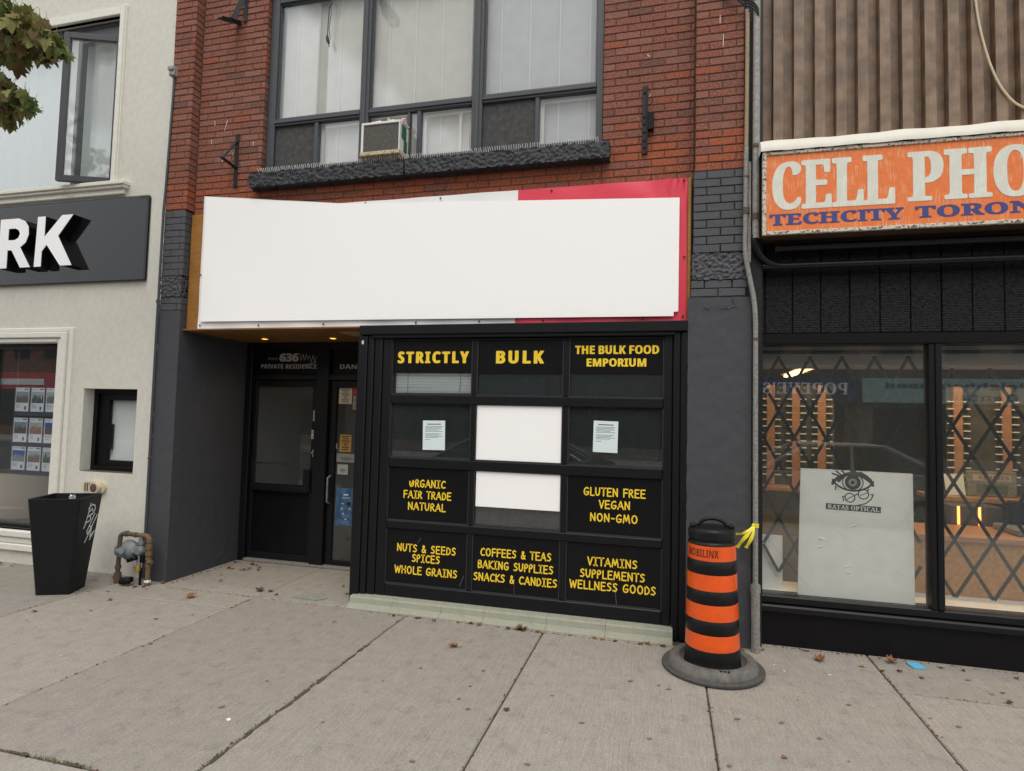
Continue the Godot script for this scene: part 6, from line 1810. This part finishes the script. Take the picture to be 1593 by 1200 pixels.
# ------------------------------------------------------------------ across the road: seen only in the glass
func build_far_side() -> void:
	var fp := MB.new()
	fp.cbox(V(-45, -0.168, 17.5), V(45, 0.0, 20.8), 0.02)
	structure("far_pavement", fp, M.slab1, "pavement on the far side of the road mirrored in the windows", "pavement")
	var shops := [[-44.0, -30.0, Color(0.24, 0.09, 0.06), 8.0, Color(0.45, 0.04, 0.03), "brown shop across the road with a red sign band"], [-30.0, -17.0, Color(0.30, 0.26, 0.22), 7.0, Color(0.08, 0.08, 0.09), "grey shop across the road with a black sign band"], [-17.0, -5.0, Color(0.20, 0.10, 0.075), 8.0, Color(0.05, 0.05, 0.06), "dark brick shop across the road opposite the banner"], [-5.0, 2.6, Color(0.22, 0.17, 0.13), 7.5, Color(0.05, 0.05, 0.055), "tan shop across the road next to the blue sign"], [2.6, 7.3, Color(0.17, 0.11, 0.08), 7.0, Color(0.03, 0.045, 0.11), "brown shop across the road with a dark blue name sign"], [7.3, 17.0, Color(0.25, 0.19, 0.14), 7.5, Color(0.36, 0.50, 0.48), "tan shop across the road with a pale green dental sign"]]
	for e in shops:
		var B := thing("far_shop", e[5], "building", V((e[0] + e[1]) / 2, 0, 21.0), "shops across the road")
		var x0: float = e[0]; var x1: float = e[1]
		var w := MB.new()
		var holes := [[x0 + 0.5, x1 - 0.5, 0.5, 2.4]]
		var x := x0 + 0.8
		while x + 1.2 < x1: holes.append([x, x + 1.1, 4.4, 6.0]); x += 2.2
		w.box(V(x0, 0.0, 20.9), V(x1, 0.499, 21.3)); w.box(V(x0, 2.401, 20.9), V(x1, e[3], 21.3))
		w.box(V(x0, 0.499, 20.9), V(x0 + 0.5, 2.401, 21.3)); w.box(V(x1 - 0.5, 0.499, 20.9), V(x1, 2.401, 21.3))
		obj("wall", w, mat(e[2], 0.9, {"tex": M.T.grain, "scale": 0.5}), B)
		for h in holes:
			bx("window", V(h[0], h[2], 20.84 if h[2] > 1 else 21.0), V(h[1], h[3], 20.88 if h[2] > 1 else 21.05), M.black_flat, B, 0.01)
		var sb := bx("sign_band", V(x0 + 0.1, 2.60, 20.70), V(x1 - 0.1, 3.55, 20.86), mat(e[4], 0.6), B, 0.02)
		var tt := Transform3D(Basis(Vector3.LEFT, Vector3.UP, Vector3.FORWARD), V(0, 0, 20.695))
		var tx := MB.new()
		if x0 == 2.6:
			text_in(tx, "POPEYE'S", serif, -6.9, -3.75, 2.90, 3.36, 0.02, tt)
			obj("lettering", tx, M.letter_white, sb)
		elif x0 == 7.3:
			text_in(tx, "Danforth Neighbourhood", sans, -16.0, -8.2, 3.12, 3.40, 0.02, tt)
			text_in(tx, "Dental", sans, -12.5, -10.5, 2.72, 3.0, 0.02, tt)
			obj("lettering", tx, mat(Color(0.05, 0.10, 0.12), 0.6), sb)
		elif x0 == -44.0:
			bx("white_band", V(-42, 2.85, 20.66), V(-34, 3.2, 20.69), M.white, sb, 0.01)
	# parked cars
	car("silver saloon car parked at the kerb opposite the optician's", 2.75, M.galv2, 0)
	car("dark saloon car parked at the kerb opposite the food shop", -3.3, mat(Color(0.03, 0.035, 0.045), 0.25, {"coat": 1.0}), 1)
	# street lamp
	var L := thing("street_lamp", "tall street lamp with curved arm mirrored in the upstairs glass", "street lamp", V(-7.1, 0, 5.5))
	var m := MB.new(); m.tube([V(-7.1, 0, 5.5), V(-7.1, 0.4, 5.5), V(-7.1, 11.4, 5.5)], [0.16, 0.13, 0.095], 18); obj("pole", m, M.galv, L)
	m = MB.new(); m.tube(smooth([V(-7.1, 11.2, 5.5), V(-7.07, 11.6, 5.9), V(-7.0, 11.85, 6.8), V(-6.92, 11.9, 7.6)]), 0.035, 10); obj("arm", m, M.galv, L)
	m = MB.new(); m.tube([V(-6.92, 11.9, 7.5), V(-6.91, 11.87, 7.65), V(-6.89, 11.80, 7.9), V(-6.86, 11.76, 8.25), V(-6.85, 11.77, 8.4)], [0.05, 0.10, 0.17, 0.16, 0.05], 14); obj("lamp_head", m, M.meter_grey, L)
	m = MB.new(); m.tube([V(-6.88, 11.68, 7.95), V(-6.87, 11.62, 8.08), V(-6.86, 11.66, 8.22)], [0.06, 0.11, 0.05], 12); obj("lamp_glass", m, M.white, L)
	build_tree()

func car(label: String, cx: float, paint: Material, k: int) -> void:
	var C := thing("parked_car", label, "car", V(cx, -0.138, 7.0), "cars parked along the kerb")
	var y := -0.138
	var side := PackedVector2Array([Vector2(-2.3, 0.35), Vector2(-2.32, 0.62), Vector2(-2.15, 0.80), Vector2(-1.15, 0.98), Vector2(0.95, 1.02), Vector2(1.9, 1.02), Vector2(2.25, 0.92), Vector2(2.3, 0.45), Vector2(2.2, 0.30), Vector2(-2.2, 0.28)])
	var b := MB.new()
	b.prism(Transform3D(Basis.IDENTITY, V(cx, y, 7.0)), side, -0.88, 0.88)
	var body := obj("body", b, paint, C)
	# cabin, narrowing upwards
	var low := [Vector2(-1.20, 0.985), Vector2(1.75, 1.015)]
	var roof := [Vector2(-0.35, 1.46), Vector2(0.90, 1.47)]
	var g := MB.new(); var r := MB.new()
	var pt := func(p: Vector2, s: float, w: float) -> Vector3: return V(cx + p.x, y + p.y, 7.0 + s * w)
	for s in [-1.0, 1.0]: g.quad(pt.call(low[0], s, 0.80), pt.call(low[1], s, 0.80), pt.call(roof[1], s, 0.62), pt.call(roof[0], s, 0.62), V(0, 0, s))
	g.quad(pt.call(low[0], -1, 0.80), pt.call(low[0], 1, 0.80), pt.call(roof[0], 1, 0.62), pt.call(roof[0], -1, 0.62), V(-1, 0.5, 0))
	g.quad(pt.call(low[1], -1, 0.80), pt.call(low[1], 1, 0.80), pt.call(roof[1], 1, 0.62), pt.call(roof[1], -1, 0.62), V(1, 0.5, 0))
	obj("window", g, mat(Color(0.012, 0.013, 0.014), 0.08), C)
	r.cbox(V(cx - 0.40, y + 1.455, 7.0 - 0.64), V(cx + 0.95, y + 1.50, 7.0 + 0.64), 0.02)
	for s in [-1.0, 1.0]:
		r.tube([pt.call(low[0], s, 0.81), pt.call(roof[0], s, 0.63)], 0.035, 8); r.tube([pt.call(low[1], s, 0.81), pt.call(roof[1], s, 0.63)], 0.045, 8)
		r.tube([pt.call(Vector2(0.35, 1.0), s, 0.81), pt.call(Vector2(0.38, 1.46), s, 0.63)], 0.03, 8)
		r.tube([pt.call(low[0], s, 0.83), pt.call(low[1], s, 0.83)], 0.03, 8)
	obj("roof", r, paint, C)
	for sx in [-1.42, 1.40]:
		for sz in [-0.80, 0.80]:
			var wl := MB.new()
			wl.lathe(Transform3D(Basis(Vector3.RIGHT, V(0, 0, signf(sz)), V(0, -signf(sz), 0)), V(cx + sx, y + 0.32, 7.0 + sz)), [Vector2(0.20, -0.10), Vector2(0.30, -0.10), Vector2(0.325, -0.06), Vector2(0.325, 0.06), Vector2(0.30, 0.095), Vector2(0.22, 0.10), Vector2(0.21, 0.085)], 28)
			var W := obj("wheel", wl, M.black_side, C)
			var rm := MB.new()
			rm.lathe(Transform3D(Basis(Vector3.RIGHT, V(0, 0, signf(sz)), V(0, -signf(sz), 0)), V(cx + sx, y + 0.32, 7.0 + sz)), [Vector2(0.21, 0.086), Vector2(0.06, 0.06), Vector2(0.0, 0.075)], 20)
			obj("rim", rm, M.galv, W)
	for sz in [-0.62, 0.62]:
		bx("headlight", V(cx - 2.34, y + 0.60, 7.0 + sz - 0.18), V(cx - 2.28, y + 0.72, 7.0 + sz + 0.18), M.white, C, 0.02)
		bx("tail_light", V(cx + 2.27, y + 0.70, 7.0 + sz - 0.16), V(cx + 2.33, y + 0.84, 7.0 + sz + 0.16), M.banner_red, C, 0.02)
	for s in [-0.885, 0.885]: bx("door_handle", V(cx + 0.05, y + 0.86, 7.0 + s - 0.012), V(cx + 0.22, y + 0.89, 7.0 + s + 0.012), M.galv, C, 0.006)

# one maple leaf, about s across, in the xz plane
func maple(s: float) -> PackedVector2Array:
	var p := PackedVector2Array()
	for e in [[0, -0.48], [0.10, -0.36], [0.36, -0.40], [0.28, -0.22], [0.52, -0.02], [0.34, 0.02], [0.40, 0.26], [0.20, 0.16], [0.14, 0.34], [0, 0.56], [-0.14, 0.34], [-0.20, 0.16], [-0.40, 0.26], [-0.34, 0.02], [-0.52, -0.02], [-0.28, -0.22], [-0.36, -0.40], [-0.10, -0.36]]:
		p.append(Vector2(e[0], e[1]) * s)
	return p

func leaf_mesh(s: float, curl: float, seed: int) -> ArrayMesh:
	var poly := maple(s)
	var b := MB.new()
	var r := RandomNumberGenerator.new(); r.seed = seed
	var ph := r.randf() * TAU
	var lift := func(q: Vector2) -> Vector3:
		var d := q.length() / s
		return V(q.x * (1.0 - curl * 0.35 * d), absf(q.x) * curl * 0.9 + sin(q.y / s * 5.0 + ph) * curl * s * 0.16 + d * d * s * curl * 0.45, q.y)
	var ix := Geometry2D.triangulate_polygon(poly)
	var c: Vector3 = lift.call(Vector2.ZERO)
	for i in poly.size():
		var a: Vector3 = lift.call(poly[i]); var e: Vector3 = lift.call(poly[(i + 1) % poly.size()])
		var nn := (a - c).cross(e - c).normalized()
		if nn.y < 0: nn = -nn
		b.tri(c, a, e, nn, nn, nn)
	b.bar(c + V(0, 0, -0.3 * s), c + V(0.02 * s, curl * 0.1 * s, -0.85 * s), 0.002, 0.002, Vector3.UP)
	return b.mesh()

func build_tree() -> void:
	var T := thing("maple_tree", "street maple with green and bronze leaves reaching in at the top left", "tree", V(-7.9, 0, 3.3))
	var m := MB.new()
	m.tube(smooth([V(-7.9, -0.02, 3.3), V(-7.9, 1.2, 3.3), V(-7.86, 2.6, 3.25), V(-7.8, 4.2, 3.1), V(-7.8, 5.6, 3.0), V(-7.85, 6.9, 3.0)]), range(31).map(func(i: int): return lerpf(0.13, 0.03, i / 30.0) + 0.05 * exp(-i * 0.6)), 14)
	obj("trunk", m, M.bark, T)
	var limbs := [[V(-7.82, 3.6, 3.15), V(-7.0, 4.5, 2.7), V(-6.0, 4.85, 2.1), V(-5.05, 4.75, 1.55)], [V(-7.8, 4.3, 3.1), V(-8.5, 5.4, 3.5), V(-9.0, 5.9, 3.6)], [V(-7.8, 4.8, 3.05), V(-7.1, 5.8, 3.4), V(-6.8, 6.2, 3.5)], [V(-7.8, 5.2, 3.0), V(-8.3, 6.1, 2.5), V(-8.6, 6.5, 2.2)], [V(-7.83, 3.4, 3.2), V(-8.6, 4.3, 3.9), V(-9.0, 4.8, 4.4)], [V(-5.9, 4.83, 2.05), V(-5.5, 4.6, 1.75), V(-5.2, 4.25, 1.55)]]
	for l in limbs:
		m = MB.new(); m.tube(smooth(l), range(smooth(l).size()).map(func(i: int): return lerpf(0.045, 0.008, float(i) / 18.0)), 8); obj("limb", m, M.bark, T)
	# leaf clusters: the low spray by the window, and the crown out of sight to the left
	var clumps := [[V(-5.14, 4.62, 1.55), V(0.34, 0.24, 0.30), 230], [V(-4.88, 4.56, 1.55), V(0.22, 0.15, 0.24), 120], [V(-4.66, 4.46, 1.5), V(0.09, 0.12, 0.14), 40], [V(-5.12, 4.22, 1.55), V(0.10, 0.10, 0.12), 22], [V(-4.92, 4.04, 1.52), V(0.13, 0.05, 0.12), 34], [V(-5.10, 3.99, 1.5), V(0.13, 0.10, 0.12), 40], [V(-6.3, 4.9, 2.3), V(0.8, 0.35, 0.5), 200], [V(-7.3, 5.9, 3.3), V(0.55, 0.7, 0.7), 300], [V(-8.4, 5.9, 3.3), V(0.6, 0.7, 0.8), 300], [V(-7.9, 6.7, 2.8), V(0.8, 0.6, 0.7), 300], [V(-8.7, 4.8, 4.2), V(0.6, 0.5, 0.6), 200]]
	var meshes := []
	for k in 4: meshes.append(leaf_mesh(0.105 + 0.015 * k, 0.25 + 0.12 * k, 900 + k))
	for mi in 3:
		var xf := []
		var r := RandomNumberGenerator.new(); r.seed = 77 + mi
		for ci in clumps.size():
			var c = clumps[ci]
			for i in int(c[2] * [0.5, 0.28, 0.22][mi]):
				var d := V(r.randfn(), r.randfn(), r.randfn()).limit_length(1.7) * 0.6
				var p: Vector3 = c[0] + d * c[1]
				var bs := Basis.from_euler(V(r.randf_range(0.6, 1.9), r.randf() * TAU, r.randf_range(-0.7, 0.7)))
				xf.append(Transform3D(bs.scaled(Vector3.ONE * r.randf_range(0.75, 1.25)), p - T.position))
		var mm := MultiMesh.new()
		mm.transform_format = MultiMesh.TRANSFORM_3D
		mm.mesh = meshes[mi]
		mm.instance_count = xf.size()
		for i in xf.size(): mm.set_instance_transform(i, xf[i])
		var o := MultiMeshInstance3D.new()
		o.name = numbered(T, "crown"); o.multimesh = mm; o.material_override = M["leaf%d" % mi]
		o.set_meta("kind", "stuff")
		T.add_child(o, true)

# ------------------------------------------------------------------ fallen leaves and litter
func build_litter() -> void:
	var at := [Vector2(-6.86,-0.05),Vector2(-6.68,-0.05),Vector2(-5.39,0.18),Vector2(-4.14,0.31),Vector2(-3.70,-0.05),Vector2(-3.48,-0.00),Vector2(-4.64,-0.87),Vector2(-4.43,-0.40),Vector2(-4.28,-0.22),Vector2(-3.60,-0.07),Vector2(-3.05,-0.44),Vector2(-2.89,-0.23),Vector2(-1.50,0.67),Vector2(-1.10,0.03),Vector2(-1.13,0.12),Vector2(-0.92,0.09),Vector2(-1.46,0.08),Vector2(-1.53,0.12),Vector2(-0.97,0.13),Vector2(0.10,0.02),Vector2(-0.12,0.05),Vector2(1.09,0.08),Vector2(1.04,-0.12),Vector2(1.47,0.14),Vector2(1.58,-0.02),Vector2(1.69,0.20),Vector2(1.90,-0.04),Vector2(2.04,0.33),Vector2(2.12,0.29),Vector2(2.08,0.45),Vector2(2.33,0.00),Vector2(1.35,0.11),Vector2(-3.59,1.29),Vector2(1.58,0.14),Vector2(-5.34,-0.07),Vector2(-5.05,0.08),Vector2(-4.73,-0.04),Vector2(-0.01,-0.05),Vector2(0.56,-0.07),Vector2(0.71,0.00),Vector2(0.60,1.52),Vector2(-0.88,1.47),Vector2(-4.73,0.60),Vector2(-3.98,0.86),Vector2(-5.03,1.03),Vector2(2.03,-0.03),Vector2(-4.53,-0.64),Vector2(-4.34,-0.65)]
	for i in 14: at.append(Vector2(rng.randf_range(-2.3, 0.1), 0.16 + rng.randf() * 0.03))
	for i in 10: at.append(Vector2(rng.randf_range(-4.6, -4.1), rng.randf_range(-0.95, -0.4)))
	for i in 6: at.append(Vector2(-5.15 + rng.randf() * 0.45, 0.19 + rng.randf() * 0.06))
	var zone := {}
	for i in at.size():
		var p: Vector2 = at[i]
		if p.x > -2.75 and p.x < 0.16: p.y = maxf(p.y, 0.165)
		elif p.x >= 0.16 and p.x < 0.7: p.y = maxf(p.y, 0.06)
		elif p.x >= 0.7: p.y = maxf(p.y, -0.09)
		elif p.x < -4.72: p.y = maxf(p.y, 0.03)
		var big: bool = i in [0, 3, 4, 13, 14, 21, 24, 12]
		var s := rng.randf_range(0.075, 0.105) if big else rng.randf_range(0.028, 0.055)
		var m := leaf_mesh(s, rng.randf_range(0.15, 0.75), 1000 + i)
		var o := MeshInstance3D.new()
		o.name = numbered(self, "fallen_leaf")
		o.mesh = m; o.material_override = M["dead%d" % ([2, 1, 0, 3][i % 4] if not big else [2, 1, 0][i % 3])]
		add_child(o, true)
		o.rotation = V(rng.randf_range(-0.25, 0.25), rng.randf() * TAU, rng.randf_range(-0.2, 0.2))
		var low := 1.0
		for v in (m.surface_get_arrays(0)[Mesh.ARRAY_VERTEX] as PackedVector3Array): low = minf(low, (o.basis * v).y)
		o.position = V(p.x, 0.0005 - low, p.y)
		var where := "on the open pavement away from the shops"
		if p.x < -4.7: where = "by the planter and the gas meter"
		elif p.y < 0.11 and p.x < -2.7: where = "on the floor of the doorway recess"
		elif p.x < 0.17 and p.y < 0.3: where = "along the foot of the shopfront plinth"
		elif p.x > 0.5 and p.y < 0.5: where = "below the optician's window"
		if not zone.has(where): zone[where] = []
		zone[where].append([p.x, o, big])
	var nth := ["first", "second", "third", "fourth", "fifth", "sixth", "seventh", "eighth", "ninth", "tenth", "eleventh", "twelfth"]
	for where in zone:
		zone[where].sort_custom(func(a, c): return a[0] < c[0])
		var N: int = zone[where].size()
		for i in N:
			var e = zone[where][i]
			var pl: String = nth[i] + " from the left" if i < (N + 1) / 2 else nth[N - 1 - i] + " from the right"
			tag(e[1], ("large" if e[2] else "small") + " brown leaf " + where + ", " + pl, "leaf", "fallen leaves " + where)
	var b := MB.new()
	b.boxt(Transform3D(Basis.from_euler(V(0.02, 0.25, 0.0)), V(1.735, 0.006, -0.02)), V(0.085, 0.006, 0.10))
	tag(obj("blue_wrapper", b, mat(Color(0.10, 0.42, 0.68), 0.6)), "flat bright blue wrapper on the pavement under the optician's window", "wrapper")
	for e in [[-2.31, 2.03, 0.03, "at the lower left"], [0.80, 0.37, 0.014, "right of the drum, middle of three"], [0.75, 0.28, 0.012, "right of the drum, nearest the downpipe"], [1.09, 0.34, 0.018, "right of the drum, farthest from it"]]:
		b = MB.new(); b.boxt(Transform3D(Basis.from_euler(V(0.05, e[0] * 3.0, 0.05)), V(e[0], 0.004, e[1])), V(e[2], 0.004, e[2] * 0.6))
		tag(obj("paper_scrap", b, M.white), "tiny white paper scrap on the pavement " + e[3], "scrap", "paper scraps on the pavement")
	b = MB.new()
	var pol := PackedVector2Array([Vector2(-0.16, -0.06), Vector2(0.10, -0.07), Vector2(0.17, 0.01), Vector2(0.08, 0.06), Vector2(-0.12, 0.05)])
	b.prism(Transform3D(Basis(Vector3.RIGHT, Vector3.FORWARD, Vector3.UP), V(-3.15, 0.002, -0.04)), pol, 0.0, 0.002)
	tag(obj("flattened_wrapper", b, mat(Color(0.42, 0.46, 0.40), 0.5, {"tex": M.T.grain, "scale": 4.0})), "pale flattened wrapper at the edge of the doorway", "wrapper")
